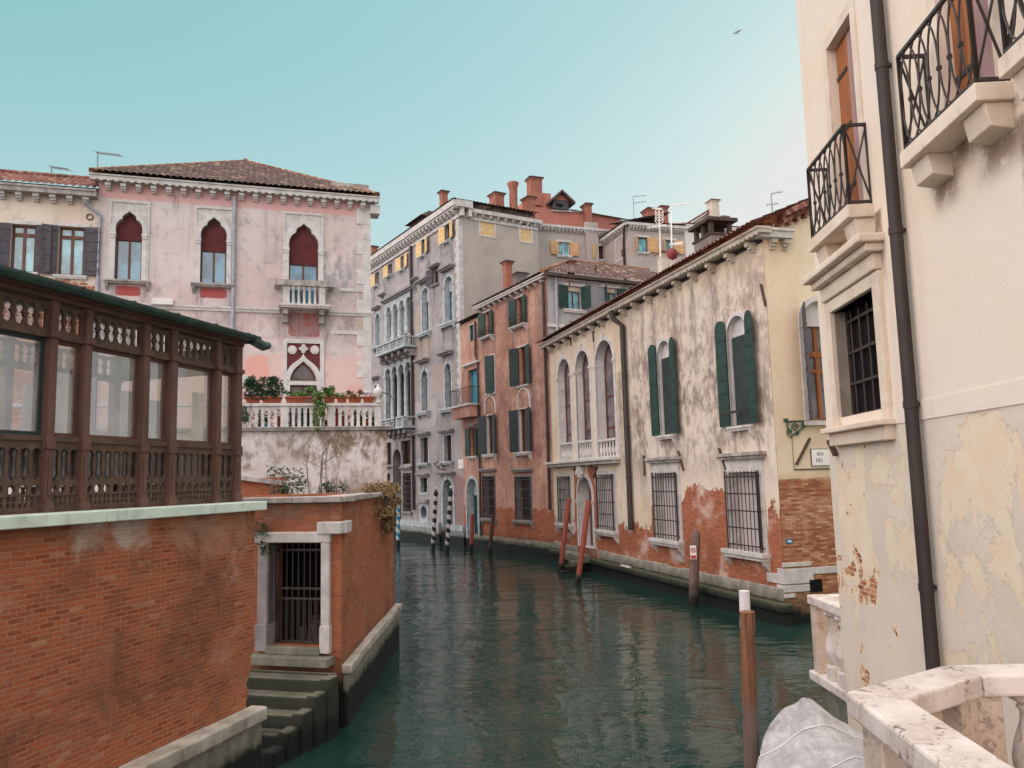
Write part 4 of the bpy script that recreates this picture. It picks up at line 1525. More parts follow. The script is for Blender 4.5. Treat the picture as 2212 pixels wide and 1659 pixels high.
# low garden walls between gate block and terrace
LW = thing('low_garden_wall', 'low mossy brick garden wall with plants between gate block and terrace', 'wall', T.world(-4, 0, -4))
b0, b1 = at_y(548, 1070, 22.5), at_y(752, 1062, 22.5)
mb = MB()
mb.box(b0.x, b1.x, 22.3, 22.8, -1.4, b0.z)
o = mb.build('brickwork', 'bricks_gate', None); o.parent = LW; o.matrix_basis = LW.matrix_basis.inverted()
mb = MB()
c0, c1 = at_y(500, 1032, 24.5), at_y(610, 1040, 24.5)
mb.box(c0.x, c1.x, 24.3, 25.2, -1.4, c0.z - .02)
o = mb.build('brickwork', 'bricks_gate', None); o.parent = LW; o.matrix_basis = LW.matrix_basis.inverted()
mb = MB()
mb.add([(c0.x, 24.1, c0.z + .12), (c1.x + .3, 24.1, c0.z - .18), (c1.x + .3, 25.3, c0.z - .18), (c0.x, 25.3, c0.z + .12), (c0.x, 24.1, c0.z - .01), (c1.x + .3, 24.1, c0.z - .3), (c1.x + .3, 25.3, c0.z - .3), (c0.x, 25.3, c0.z - .01)],
       [(0, 1, 2, 3), (7, 6, 5, 4), (4, 5, 1, 0), (5, 6, 2, 1), (6, 7, 3, 2), (7, 4, 0, 3)])
o = mb.build('coping_stone', 'stone_dirty', None); o.parent = LW; o.matrix_basis = LW.matrix_basis.inverted()
for (px, py, rx, rz, n_, mt, lab) in ((620, 1042, .55, .42, 420, 'leaf_dark', 'dark bare shrub behind the low garden wall'), (728, 1052, .35, .35, 200, 'leaf_dark', 'small dark shrub behind the coping'), (700, 1062, .7, .2, 160, 'leaf_green', 'low weeds along the coping')):
    p = at_y(px, py, 23.4)
    o = leaves((0, 0, 0), (rx, .3, rz), n_, .09, mt, 'shrub', lab, 'shrub', stems=12)
    o.location = p
mb = MB()
random.seed(4)
for px in (668, 690, 694, 705):               # dry stalks
    p = at_y(px, 1066, 23.6)
    hh = random.uniform(1.3, 1.9)
    mb.tube([p, p + Vector((random.uniform(-.1, .1), 0, hh * .6)), p + Vector((random.uniform(-.2, .3), 0, hh))], [.018, .012, .006], 5)
    for k in range(3):
        z = hh * random.uniform(.4, .8)
        mb.tube([p + Vector((0, 0, z)), p + Vector((random.choice((-1, 1)) * random.uniform(.2, .5), 0, z + .25))], .007, 4)
tag(mb.build('dry_stalks', 'wood_grey'), 'dry bare stalks standing against the stained terrace wall', 'plant')
# ------------------------------------------------------------------ pink gothic palace
PO = at_y(801, 870, 37.07)
P = Fac(PO, 72, name='pink_palace', label='pink plaster gothic palace with white ogee windows and hipped tile roof', cat='palace')
zev = P.q(U_, 500, 398, -.42)[1] - .17
uLp = P.q(U_, 207, 560)[0]
u3 = [P.box(V, *b) for V, b in ((R1, (1000, 1225, 1385, 1470)), (R1, (1740, 1975, 1405, 1490)), (R2, (487, 745, 1520, 1659)), (T3, (380, 700, 820, 1200)), (T3, (1700, 1930, 1210, 1330)))]
RED = S(168, 62, 60)
plaster('pink_plaster', S(210, 196, 194), S(202, 178, 174), S(156, 147, 149), .75, .45, bump=.3, dscale=.3,
        patches=[(u3[0][0], u3[0][1], u3[0][2], u3[0][3], RED, .14, .9), (u3[1][0], u3[1][1], u3[1][2], u3[1][3], RED, .14, .9), (u3[2][0], u3[2][1], u3[2][2] - .3, u3[2][3], S(160, 58, 58), .16, .95),
                 (u3[3][0], u3[3][1], u3[3][2], u3[3][3], S(226, 140, 124), .5, .75), (u3[4][0], u3[4][1], u3[4][2] - 1, u3[4][3], S(206, 148, 142), .2, .6), (-15, 0, 0, u3[3][3], S(216, 172, 162), .5, .5), (uLp, 0, zev - .75, zev - .1, S(214, 150, 146), .22, .6)],
        soots=[(-4.4, -.5, u3[2][3] + .3, zev - 2, S(150, 143, 146), .9, .95), (-13, -3, u3[2][3] - 1.2, u3[2][3] + .1, S(160, 140, 138), .3, .6), (-4.5, 0, u3[2][3] - 1.3, u3[2][3], S(150, 138, 136), .4, .7)],
        drips=[(u3[0][0] - .05, u3[0][3] + .05, 2.6, .3), (u3[0][1] + .12, u3[0][3] + .05, 2.8, .3), (u3[1][0] - .05, u3[1][3] + .05, 2.4, .26), (u3[1][1] + .1, u3[1][3] + .05, 2.6, .3), (u3[2][0] - .3, u3[2][3], 2.2, .3), (u3[2][1] + .3, u3[2][3], 2.4, .35), (-6.8, zev - 2.2, 3.5, .35), (-8.6, zev - .4, 1.2, .25), (-2.2, u3[2][3] + .1, 1.4, .5), (-1.0, u3[2][3] + .1, 1.6, .4), (-9.0, u3[2][3], 1.5, .5), (-11.0, u3[2][3], 1.6, .4)], dripc=S(128, 118, 120))
kw = dict(shape='trefoil', dep=.3, sur=0, fmat='wood_brown', gmat='glass_blue', fw=.07, nx=2)
ogs = []
for V, xl, xr, yt, yb, bl, lab, (fx0, fx1, fy0, fy1) in ((R1, 1005, 1238, 735, 1340, 968, 'left ogee window', (945, 1300, 645, 1345)), (R1, 1747, 1974, 787, 1370, 1065, 'middle ogee window', (1693, 2030, 700, 1375)), (R2, 492, 732, 790, 1474, 1110, 'balcony ogee window', (443, 776, 703, 1290))):
    r = win(P, V, xl, xr, yt, yb, blind=('blind_red', bl), **kw)
    c, hw = (r['u0'] + r['u1']) / 2, (r['u1'] - r['u0']) / 2
    zs = r['z1'] - 1.7 * hw
    P.holes[-1] = r['op']
    fu0, fu1, fz0, fz1 = P.box(V, fx0, fx1, fy0, fy1)
    og = half(r['u0'], r['u1'], zs, zs, OGEE, base=False)
    mb = MB()
    arc = og[:]                               # moulded ogee arch and jambs
    outer = [(c + 1.36 * hw, r['z0'])] + arc + [(c - 1.36 * hw, r['z0']), (r['u0'], r['z0'])]
    inn = r['op'][:1:-1]
    ring = outer + inn + [(r['u1'], r['z0'])]
    mb.plate(ring, [], -.09, .02, back=False)
    mb.strip(r['op'], -.089, .3, inward=True)
    for a, b in ((c - 1.42 * hw, r['u0'] + .02), (r['u1'] - .02, c + 1.42 * hw)):
        mb.box(a, b, -.14, .2, zs - .22, zs - .12)
        mb.box(a + .02, b - .02, -.12, .19, zs - .34, zs - .22)
    mb.build('ogee_surround', 'stone_clean', r['o'])
    mb = MB()
    zf0 = r['z0'] if V is R1 else fz0
    rr = rect(fu0, fu1, zs - .1, fz1)
    sp = [(c + 1.36 * hw - .01, zs - .1)] + [(p[0], min(p[1], fz1 - .03)) for p in arc] + [(c - 1.36 * hw + .01, zs - .1)]
    mb.plate([(fu1, zs - .1), (fu1, fz1), (fu0, fz1), (fu0, zs - .1)] + sp[::-1], [], -.012, .01, back=False)
    mb.build('spandrel', 'stone', r['o'])
    mb = MB()
    t_ = .09
    mb.box(fu0, fu0 + t_, -.06, .01, zf0, fz1); mb.box(fu1 - t_, fu1, -.06, .01, zf0, fz1); mb.box(fu0 + t_, fu1 - t_, -.06, .01, fz1 - t_, fz1)
    mb.build('label_mould', 'stone_clean', r['o'])
    if V is R1:
        sillpart(r['o'], fu0 - .12, fu1 + .12, r['z0'] - .002, .16, .28, 'stone_dirty', 2)
    ogs.append((r, fu0, fu1))
# balcony
r, fu0, fu1 = ogs[2]
bz0, bz1 = P.q(R2, 610, 1478)[1], P.q(R2, 610, 1330)[1]
rail_t = P.q(R2, 610, 1285)[1]
mb = MB(); mb.box(fu0 - .1, fu1 + .2, -.75, .02, bz0 - .14, bz0); mb.box(fu0 - .16, fu1 + .26, -.8, .02, bz0 - .06, bz0 - .0 + .03)
bal = mb.build('balcony', 'stone', P)
mb = MB(); mb.box(fu0 - .35, fu1 + .4, -.82, -.56, bz1, rail_t); mb.box(fu0 - .35, fu0 - .1, -.56, .02, bz1, rail_t); mb.box(fu1 + .15, fu1 + .4, -.56, .02, bz1, rail_t)
mb.build('balcony_rail', 'stone_dirty', bal)
for a, b in ((fu0, r['u0']), (r['u1'], fu1)):
    mb = MB(); mb.box(a, b + .02, -.72, -.6, bz0 + .03, bz1); mb.build('balcony_pier', 'stone', bal)
for i in range(5):
    u = r['u0'] + (r['u1'] - r['u0']) * (i + .75) / 5.5
    mb = MB(); mb.lathe([(.08, bz0 + .03), (.08, bz0 + .1), (.055, bz0 + .16), (.06, (bz0 + bz1) / 2), (.05, bz1 - .18), (.085, bz1 - .1), (.085, bz1)], (u, -.66, 0), 10)
    mb.build('baluster', 'stone', bal, smooth=True)
for u in (fu0 + .12, fu1 - .12):
    mb = MB()
    mb.plate([(u - .1, bz0 - .14), (u + .1, bz0 - .14), (u + .1, bz0 - .75), (u - .1, bz0 - .75)][::-1], [], -.3, .01)
    mb.box(u - .11, u + .11, -.6, .01, bz0 - .4, bz0 - .141)
    mb.build('balcony_bracket', 'stone_dirty', bal)
# string course
zsc = P.q(R2, 200, 1500)[1]
for a, b in ((uLp, fu0 - .12), (fu1 + .22, .1)):
    mb = MB(); mb.box(a, b, -.1, .02, zsc + .04, zsc + .14); mb.box(a, b, -.06, .02, zsc - .08, zsc + .04); mb.build('string_course', 'stone', P)
# terrace door
du0, du1, dz0, dz1 = P.box(T3, 968, 1312, 905, 1500)
dzs = P.q(T3, 1140, 1160)[1]
dl = P.q(T3, 1140, 1215)[1]
op1 = half(du0, du1, dzs, dzs, [(x, y * (dz1 - dzs) / ((du1 - du0) / 2) / 1.62) for x, y in POINTED], base=False)
op2 = rect(du0, du1, 5.9, dl)
P.holes += [op1, op2]
d = MB()
d.plate(op1, [grow(op1, -.07)], .18, .25, back=False)
d.plate(op2, [rect(du0 + .06, (du0 + du1) / 2 - .03, 5.95, dl - .06), rect((du0 + du1) / 2 + .03, du1 - .06, 5.95, dl - .06)], .18, .25, back=False)
dr = d.build('door', 'wood_brown', P)
d = MB(); d.plate(grow(op1, -.05), [], .235, None); d.plate(op2, [], .236, None); d.build('pane', 'glass_mauve', dr)
fu0, fu1, _, fz1 = P.box(T3, 870, 1413, 615, 1400)
pu0, pu1, _, pz1 = P.box(T3, 928, 1360, 672, 1100)
c, hw = (du0 + du1) / 2, (du1 - du0) / 2
og = half(du0, du1, dzs, dzs, [(x * .98, y * (P.q(T3, 1140, 800)[1] - dzs) / hw / 2.45) for x, y in OGEE], base=False)
d = MB()
inn = [(du1, dzs)] + op1[1:-1] + [(du0, dzs)]
d.plate([(c + 1.33 * hw, dzs)] + og[1:-1] + [(c - 1.33 * hw, dzs)] + inn[::-1], [], -.08, .02, back=False)
d.plate([(fu0, 5.9), (du0, 5.9), (du0, dl), (du1, dl), (du1, 5.9), (fu1, 5.9), (fu1, dzs), (fu0, dzs)], [], -.06, .2, back=False)
d.plate([(fu0, dzs), (pu0, dzs), (pu0, pz1), (pu1, pz1), (pu1, dzs), (fu1, dzs), (fu1, fz1), (fu0, fz1)], [], -.06, .02, back=False)
d.strip(op1, -.079, .25, inward=True)
d.build('ogee_surround', 'stone_clean', dr)
d = MB(); d.plate([(pu1, dzs), (pu1, pz1), (pu0, pz1), (pu0, dzs)] + [(max(pu0 + .01, min(pu1 - .01, p[0])), p[1]) for p in og[::-1]], [], -.01, .01, back=False)
d.build('red_panel', 'blind_red', dr)
for zx in (997, 1290):
    q = P.q(T3, zx, 757)
    d = MB(); d.plate(ell(q[0], q[1], .2, .2, 20), [], -.06, 0); d.plate(ell(q[0], q[1], .12, .12, 16), [], -.09, -.05); d.build('roundel', 'stone_clean', dr)
q0, q1 = P.q(T3, 1140, 800), P.q(T3, 1140, 680)
h_ = q1[1] - q0[1]
d = MB()
d.plate([(c - .07, q0[1]), (c + .07, q0[1]), (c + .08, q0[1] + h_ * .2), (c + .22, q0[1] + h_ * .42), (c + .2, q0[1] + h_ * .56), (c + .1, q0[1] + h_ * .66), (c + .09, q0[1] + h_ * .85), (c, q1[1]), (c - .09, q0[1] + h_ * .85), (c - .1, q0[1] + h_ * .66), (c - .2, q0[1] + h_ * .56), (c - .22, q0[1] + h_ * .42), (c - .08, q0[1] + h_ * .2)], [], -.12, 0)
d.build('finial', 'stone_clean', dr)
# small stone bands, quoins, box, drainpipe
for V, a, b, y0, y1, mt in ((R2, 913, 1090, 1320, 1345, 'stone_clean'), (T3, 1515, 1925, 505, 553, 'stone_clean'), (T3, 300, 437, 1080, 1195, 'stone_clean')):
    x0, x1, z0, z1 = P.box(V, a, b, y0, y1)
    d = MB(); d.box(x0, x1, -.04, .01, z0, z1); d.build('stone_band', mt, P)
zq = zev - .35
i = 0
ul = P.q(R2, 1045, 1000)[0]
while zq > 5.5:
    d = MB()
    h_ = random.uniform(.72, .8)
    d.box(ul if i % 2 == 0 else ul * .52, .03, -.03, .6, zq - h_ + .008, zq - .0)
    d.build('quoin', 'stone_clean', P)
    zq -= h_ if i % 2 == 0 else h_ * .95
    i += 1
x0, x1, z0, z1 = P.box(R1, 1330, 1512, 1505, 1556)
d = MB(); d.box(x0, x1, -.25, .0, z0, z1); d.build('cable_box', 'paint_white', P, bevel=.02)
ux = P.q(U_, 505, 540)[0]
pipe(P, [(ux, zev - .3, -.14), (ux, 6.2, -.14)], .085, 'pipe_grey')
wallbuild(P, [(uLp, -1.4), (0, -1.4), (0, zev), (uLp, zev)], 'pink_plaster', 11.5)
zigzag(P, uLp - .3, .4, zev + .1, zev - .14, .42, 'stone', .3, cap=.06)
LW_ = .6 - uLp
SL_ = (P.q(U_, 502, 350, LW_ / 2 - .4)[1] - zev - .25) / (LW_ / 2 * .98)
d = MB(); d.box(uLp, 0, .02, .1, zev - .05, zev + .18 + SL_ * .55); d.build('eave_board', 'cap_dark', P)
brackets_row(P, uLp + .1, -.05, 19, zev - .15, .28, .23, .32, 'stone')
d = MB()
d.box(.0, .46, -.2, .6, zev - .6, zev - .18); d.build('corner_bracket', 'stone_clean', P)
rfm = MB()
roof(rfm, (uLp - .3, -.55, zev + .2), (1, 0, 0), (0, 1, 0), LW_ + .1, lambda s: min(s, LW_ + .1 - s) * .98, SL_, .27)
roof(rfm, (uLp - .3, LW_ - .4, zev + .2), (0, -1, 0), (1, 0, 0), LW_ + .1, lambda s: min(s, LW_ + .1 - s) * .98, SL_, .4)
roof(rfm, (.4, -.5, zev + .2), (0, 1, 0), (-1, 0, 0), LW_ + .1, lambda s: min(s, LW_ + .1 - s) * .98, SL_, .4)
roof(rfm, (.4, LW_ - .4, zev + .2), (-1, 0, 0), (0, -1, 0), LW_ + .1, lambda s: min(s, LW_ + .1 - s) * .98, SL_, .6)
rf = rfm.build('roof', 'roof_tile', P, smooth=False)
d = MB()
apx = ((uLp + .1) / 2 + .05, -.55 + (LW_ + .1) / 2, zev + .26 + (LW_ + .1) / 2 * .98 * SL_)
caps(d, (uLp - .25, -.45, zev + .25), apx, .13, .5); caps(d, (.34, -.45, zev + .25), apx, .13, .5)
d.lathe([(.16, -.1), (.18, .05), (.1, .16), (.02, .2)], apx, 8)
d.build('hip_tiles', 'ridge_tile', rf)
x0, z0 = P.q(R2, 985, 500, 1.0)
d = MB(); d.box(x0 - .9, x0 + .9, .6, 1.6, zev + .3, z0 + .1); d.build('chimney', 'stone_dirty', P)

# ------------------------------------------------------------------ cream house at the far left
HO = P.world(uLp, 0, .0)
Hh = Fac(HO, 72, name='cream_house', label='low cream house with dark shutters and red tile roof left of the pink palace', cat='house')
zeh = Hh.q(R1, 400, 600)[1]
plaster('cream_plaster', S(226, 208, 192), S(214, 192, 176), S(160, 140, 130), .35, .2, peel=dict(z=Hh.q(R1, 600, 1360)[1], amp=1.5, stops=BR_PINK), bump=.3)
for xl, xr, yt, yb, ll, lr in ((92, 310, 850, 1265, 176, 168), (508, 735, 870, 1295, 168, 172)):
    win(Hh, R1, xl, xr, yt, yb, dep=.2, sur=0, gmat='glass_sky', nx=2, fw=.09, transom=.8, sill=(.15, .16, .14, 0, 'stone_clean'), lintel=(.2, .17, .05, 'stone_clean'),
        sh=dict(mat='shutter_grey', l=ll, r=lr, w=.62))
wallbuild(Hh, [(-9, -1.4), (0, -1.4), (0, zeh), (-9, zeh)], 'cream_plaster', 9)
d = MB(); d.box(-9, .0, -.45, .02, zeh, zeh + .28); d.box(-9, 0, -.5, .02, zeh + .2, zeh + .29); d.build('cornice', 'stone_dirty', Hh)
d = MB(); d.box(-9, 0, .03, .1, zeh, zeh + .52); d.build('eave_board', 'cap_dark', Hh)
brackets_row(Hh, -9, -.1, 14, zeh - .005, .3, .24, .34, 'stone')
rfm = MB()
roof(rfm, (-9, -.5, zeh + .3), (1, 0, 0), (0, 1, 0), 9, 2.6, .5, .27)
rf = rfm.build('roof', 'roof_tile_red', Hh)
d = MB(); caps(d, (-9, 2.1, zeh + .36 + 1.3), (0, 2.1, zeh + .36 + 1.3), .14, .5); d.build('ridge_tiles', 'roof_tile_red', rf)
a, b, c_ = Hh.q(R1, 765, 665), Hh.q(R1, 875, 780), Hh.q(R1, 852, 1430)
pipe(Hh, [(a[0], a[1], -.3), (a[0] + .05, a[1] - .15, -.2), (b[0], b[1] + .05, -.1), (b[0], b[1] - .3, -.1), (b[0], 6.0, -.1)], .075, 'pipe_grey')
q = Hh.q(R1, 783, 785)
d = MB(); d.plate(ell(q[0], q[1], .15, .15, 14), [ell(q[0], q[1], .1, .1, 14)], -.03, 0.01); d.build('vent_ring', 'iron', Hh)


def antenna(px, py, base_py, y, arms, label, mat='antenna', mast=.03, name='tv_antenna'):
    p, b = at_y(px, py, y), at_y(px, base_py, y)
    t = thing(name, label, 'antenna', b)
    mb = MB(); mb.tube([(0, 0, 0), (p.x - b.x, 0, p.z - b.z)], mast, 6); mb.build('mast', mat, t)
    for (x0, y0, x1, y1, els) in arms:
        q0, q1 = at_y(x0, y0, y) - b, at_y(x1, y1, y) - b
        mb = MB(); mb.tube([q0, q1], mast * .8, 5)
        for i in range(els):
            c = q0.lerp(q1, (i + .5) / els)
            mb.tube([c + Vector((-.08, -.28, .0)), c + Vector((.08, .28, 0))], mast * .4, 4)
        mb.build('boom', mat, t)
    return t


antenna(111.5, 358, 394, 42, [(110, 361, 152, 366.5, 7)], 'thin television antenna on the red tile roof at far left', mast=.04)
antenna(211, 328, 372, 43, [(208, 329.5, 264, 336.5, 8)], 'thin television antenna above the left corner of the pink palace', mast=.04)

# ------------------------------------------------------------------ canal right side: set out the row of fronts
YO = at_z(1697, 1290, .75)
YL = Fac(YO, 164, name='yellow_palace', label='long cream yellow palace with soot stained plaster, barred windows and exposed brick base', cat='palace')
uYl = YL.q(U_, 1194, 1000)[0]
NO = YL.world(uYl, 0)
N = Fac(NO, 153, name='orange_house', label='weathered orange house with dark green shutters and a grey side wall', cat='house')
uNl = N.q(U_, 1000, 1000)[0]
GO = N.world(uNl, 0)
G = Fac(GO, 149, name='grey_palace', label='tall grey renaissance palace with arched loggias and two stone balconies', cat='palace')

# ------------------------------------------------------------------ grey palace
uGl = -24.0
zgt = G.q(R3, 870, 400)[1]
zgc = G.q(R3, 862, 283)[1]
plaster('grey_plaster', S(166, 158, 157), S(144, 138, 139), S(104, 99, 101), .65, .3, algae=.75, bump=.5, dscale=.25,
        peel=dict(z=-3, amp=1), patches=[(-7.5, -4.5, 13.5, 17.5, S(186, 162, 142), .8, .45), (-4.6, -1.0, 10.6, 12.6, S(168, 150, 138), .7, .6), (-9, -4, 8.2, 10.2, S(176, 168, 166), .6, .6), (-3.0, .2, .8, 4.6, S(146, 112, 104), .9, .7), (-8, -5.2, 11, 14, S(156, 146, 140), .7, .6)],
        drips=[(G.q(R3, x_, y_)[0], G.q(R3, x_, y_)[1], l_, .3) for x_, y_, l_ in ((700, 660, 2.5), (785, 650, 2), (515, 770, 2.4), (600, 760, 1.8), (540, 1395, 3.2), (600, 1385, 2.8), (715, 1320, 3.4), (795, 1300, 3), (240, 960, 2), (150, 1000, 2), (640, 990, 2.5))], dripc=S(84, 80, 82))
sw_ = dict(mat='shutter_yellow')
for xl, xr, yt, yb, l, rr_ in ((735, 775, 490, 622, 172, 165), (546, 572, 612, 738, 172, 165), (375, 402, 742, 852, 172, 172), (270, 300, 808, 902, 174, None), (164, 191, 878, 982, 172, None)):
    win(G, R3, xl, xr, yt, yb, dep=.25, sur=.1, smat='stone_grey', nx=1, gmat='glass_mauve', sill=(.25, .14, .25, 2, 'stone_bluish'), sh=dict(mat='shutter_yellow', l=l, r=rr_, w=.8))
win(G, R3, 632, 678, 838, 975, dep=.25, sur=.12, smat='stone_grey', nx=1, sill=(.15, .14, .2, 0, 'stone_grey'), hood=(.3, .05, .16, .35, 'stone_grey'), sh=dict(mat='shutter_grey', l=165, r=None, w=.7))
win(G, R3, 478, 502, 945, 1040, dep=.2, sur=.1, smat='stone_bluish', nx=1, gmat='stone_bluish', hood=(.3, .05, .16, .3, 'stone_grey'))
win(G, R3, 212, 234, 1072, 1130, dep=.2, sur=.1, smat='stone_bluish', nx=1, gmat='stone_bluish', hood=(.3, .05, .16, .3, 'stone_grey'))
ka = dict(shape='arch', dep=.45, sur=.22, smat='stone_bluish', fmat='shutter_grey', nx=2, capital=True)
for V, xl, xr, yt, yb, gm, hd, imp in ((R3, 545, 598, 1005, 1368, 'glass_sky', (.4, .45, .22, .45, 'stone_grey'), None), (R3, 730, 792, 908, 1290, 'glass_sky', (.4, .45, .22, .45, 'stone_grey'), None)):
    r = win(G, V, xl, xr, yt, yb, gmat=gm, hood=hd, sill=(.45, .28, .35, 2, 'stone_bluish'), imp=imp, solidtop=1108 if xl == 545 else 1022, **ka)
win(G, T4, 96, 152, 452, 880, gmat='glass_sky', hood=(.3, .4, .2, .4, 'stone_grey'), sill=(.3, .2, .3, 2, 'stone_bluish'), **ka)
for xl, xr, yt, yb in ((700, 777, 1190, 1725), (1005, 1085, 1100, 1685)):
    win(G, T4, xl, xr, yt, yb, gmat='glass_dark', hood=(.45, .6, .24, .5, 'stone_grey'), sill=(.45, .28, .35, 2, 'stone_bluish'), keystone=True, **ka)
win(G, T4, 78, 133, 1380, 1700, gmat='glass_dark', hood=(.3, .5, .2, .4, 'stone_grey'), **ka)


def loggia(F, V, arches, ybot, imp, gm, name, label, colr=.2, over=.55):
    ops = []
    for xl, xr, yt in arches:
        u0, u1, z0, z1 = F.box(V, xl, xr, yt, ybot((xl + xr) / 2))
        ops.append([u0, u1, z0, z1])
    zt_ = sum(o[3] for o in ops) / len(ops)
    zb_ = sum(o[2] for o in ops) / len(ops)
    wv = sum(o[1] - o[0] for o in ops) / len(ops)
    c0, c1 = (ops[0][0] + ops[0][1]) / 2, (ops[-1][0] + ops[-1][1]) / 2
    k = len(ops) - 1
    st_ = (c1 - c0) / k
    hs = [arch(c0 + st_ * i - wv / 2, c0 + st_ * i + wv / 2, zb_, zt_) for i in range(k + 1)]
    a, b = c0 - st_ / 2 - .25, c1 + st_ / 2 + .25
    zs = zt_ - wv / 2
    big = rect(a, b, zb_, zt_ + over)
    F.holes.append(big); F.reveals.append((big, .8))
    d = MB()
    # arcade plate above the springing
    low = [(a, zs)]
    for i in range(k + 1):
        c = c0 + st_ * i
        low += [(c + wv / 2 * math.cos(PI - PI * j / 10), zs + wv / 2 * math.sin(PI - PI * j / 10)) for j in range(11)]
    low += [(b, zs)]
    d.plate(low + [(b, zt_ + over), (a, zt_ + over)], [], -.06, .3)
    lg = d.build(name, 'stone_bluish', F)
    lg['label'] = label
    d = MB(); d.box(a - .15, b + .15, -.4, .02, zt_ + over, zt_ + over + .2); d.box(a - .1, b + .1, -.25, .02, zt_ + over - .12, zt_ + over - .001); d.build('hood', 'stone_grey', lg)
    for i in range(k + 2):
        c = c0 + st_ * (i - .5)
        d = MB()
        if 0 < i < k + 1:
            d.lathe([(colr * 1.3, zb_), (colr * 1.3, zb_ + .12), (colr, zb_ + .22), (colr * .86, zs - .35), (colr * .95, zs - .3), (colr * 1.3, zs - .08), (colr * 1.35, zs)], (c, .1, 0), 14)
        else:
            d.box(c - .22, c + .22, -.05, .3, zb_, zs - .18); d.box(c - .27, c + .27, -.09, .3, zs - .18, zs)
        d.build('column', 'stone_bluish', lg, smooth=True)
        if i < k + 1:
            d = MB()
            d.box(c0 + st_ * i - .03, c0 + st_ * i + .03, .6, .68, zb_, zt_)
            d.box(c0 + st_ * (i - .5), c0 + st_ * (i + .5), .6, .68, zs - .1, zs)
            fr_ = d.build('window', 'stone_bluish' if gm == 'stone_bluish' else 'shutter_grey', lg)
            
    d = MB(); d.box(a, b, .69, .75, zb_, zt_ + over); d.build('glazing', gm, lg)
    return a, b, zb_, zt_


def stone_balcony(F, V, pl, pr, pb, proj, nb, name='balcony'):
    (u0, z1), (u1, _), (_, z0) = F.q(V, *pl, -proj), F.q(V, *pr, -proj), F.q(V, *pb, -proj)
    z1 = (z1 + F.q(V, *pr, -proj)[1]) / 2
    h = z1 - z0
    d = MB(); d.box(u0 - .1, u1 + .1, -proj - .08, .02, z0, z0 + .18)
    b = d.build(name, 'stone_bluish', F)
    d = MB()
    d.box(u0 - .06, u1 + .06, -proj - .06, -proj + .2, z1 - .12, z1)
    d.box(u0 - .06, u0 + .2, -proj + .2, .02, z1 - .12, z1); d.box(u1 - .2, u1 + .06, -proj + .2, .02, z1 - .12, z1)
    d.build('rail', 'stone_bluish', b)
    k = 4
    for i in range(k + 1):
        c = u0 + .08 + (u1 - u0 - .16) * i / k
        d = MB(); d.box(c - .09, c + .09, -proj - .02, -proj + .16, z0 + .18, z1 - .12); d.build('pier', 'stone_bluish', b)
    for i in range(k):
        for j in range(nb):
            c = u0 + .08 + (u1 - u0 - .16) * (i + (j + 1) / (nb + 1)) / k
            d = MB(); zz = z0 + .18; hh = h - .3
            d.lathe([(.06, zz), (.04, zz + hh * .1), (.085, zz + hh * .35), (.035, zz + hh * .5), (.085, zz + hh * .68), (.04, zz + hh * .9), (.06, zz + hh)], (c, -proj + .07, 0), 8)
            d.build('baluster', 'stone_bluish', b, smooth=True)
    for c_ in (u0 + .1, u1 - .1):
        for j in range(3):
            d = MB(); zz = z0 + .18; hh = h - .3
            d.lathe([(.06, zz), (.04, zz + hh * .1), (.085, zz + hh * .35), (.035, zz + hh * .5), (.085, zz + hh * .68), (.04, zz + hh * .9), (.06, zz + hh)], (c_, -proj + .3 + j * .22, 0), 8)
            d.build('baluster', 'stone_bluish', b, smooth=True)
    for i in range(5):
        c = u0 + .25 + (u1 - u0 - .5) * i / 4
        d = MB()
        d.tube([(c, .02, z0 - .25), (c, -proj * .85, z0 - .2)], [.26, .2], 10)
        d.box(c - .2, c + .2, -proj * .5, .02, z0 - .6, z0 - .3)
        d.build('bracket', 'stone_grey', b, smooth=True)
    return b


loggia(G, T4, ((245, 300, 365), (330, 385, 320), (415, 470, 272), (505, 560, 226)), lambda x: 800 - (x - 230) * .27, None, 'stone_bluish', 'loggia', 'upper loggia of four arches')
stone_balcony(G, T4, (112, 868), (470, 735), (465, 880), 1.0, 4)
loggia(G, T4, ((228, 300, 1172), (318, 386, 1140), (405, 472, 1108), (494, 562, 1075)), lambda x: 1880, None, 'glass_dark', 'loggia', 'lower loggia of four arches')
stone_balcony(G, T5, (142, 288), (376, 240), (376, 372), 1.0, 4)
for xl, xr, yt, yb, sl_, hd in ((572, 655, 478, 755, 1, 1), (830, 910, 452, 738, 1, 1), (183, 250, 535, 775, 0, 0), (362, 460, 512, 765, 0, 0)):
    win(G, T5, xl, xr, yt, yb, dep=.3, sur=.16 if sl_ else .05, smat='stone_bluish' if sl_ else 'stone_grey', nx=2, gmat='glass_dark', sill=(.3, .22, .3, 2, 'stone_bluish') if sl_ else None, hood=(.4, .15, .24, .4, 'stone_grey') if hd else None)
win(G, T5, 388, 470, 865, 1283, dep=.25, sur=.18, smat='stone_grey', nx=1, gmat='glass_dark', sill=(.2, .2, .2, 0, 'stone_grey'), hood=(.3, .3, .2, .3, 'stone_grey'), grille=(6, 7))
win(G, T5, 183, 241, 870, 1350, dep=.25, sur=.12, smat='stone_grey', nx=1, gmat='glass_dark', hood=(.3, .4, .2, .3, 'stone_grey'))
win(G, T5, 572, 645, 915, 1075, dep=.3, sur=.16, smat='stone_bluish', nx=1, gmat='glass_dark', sill=(.16, .2, .06, 0, 'stone_bluish'), hood=(.35, .1, .2, .35, 'stone_grey'))
win(G, T5, 575, 641, 1220, 1367, shape='oval', dep=.3, sur=.0, nx=1, fmat='stone_bluish', gmat='dark_inside')
r = G.box(T5, 563, 656, 1195, 1396)
hole = G.holes[-1]
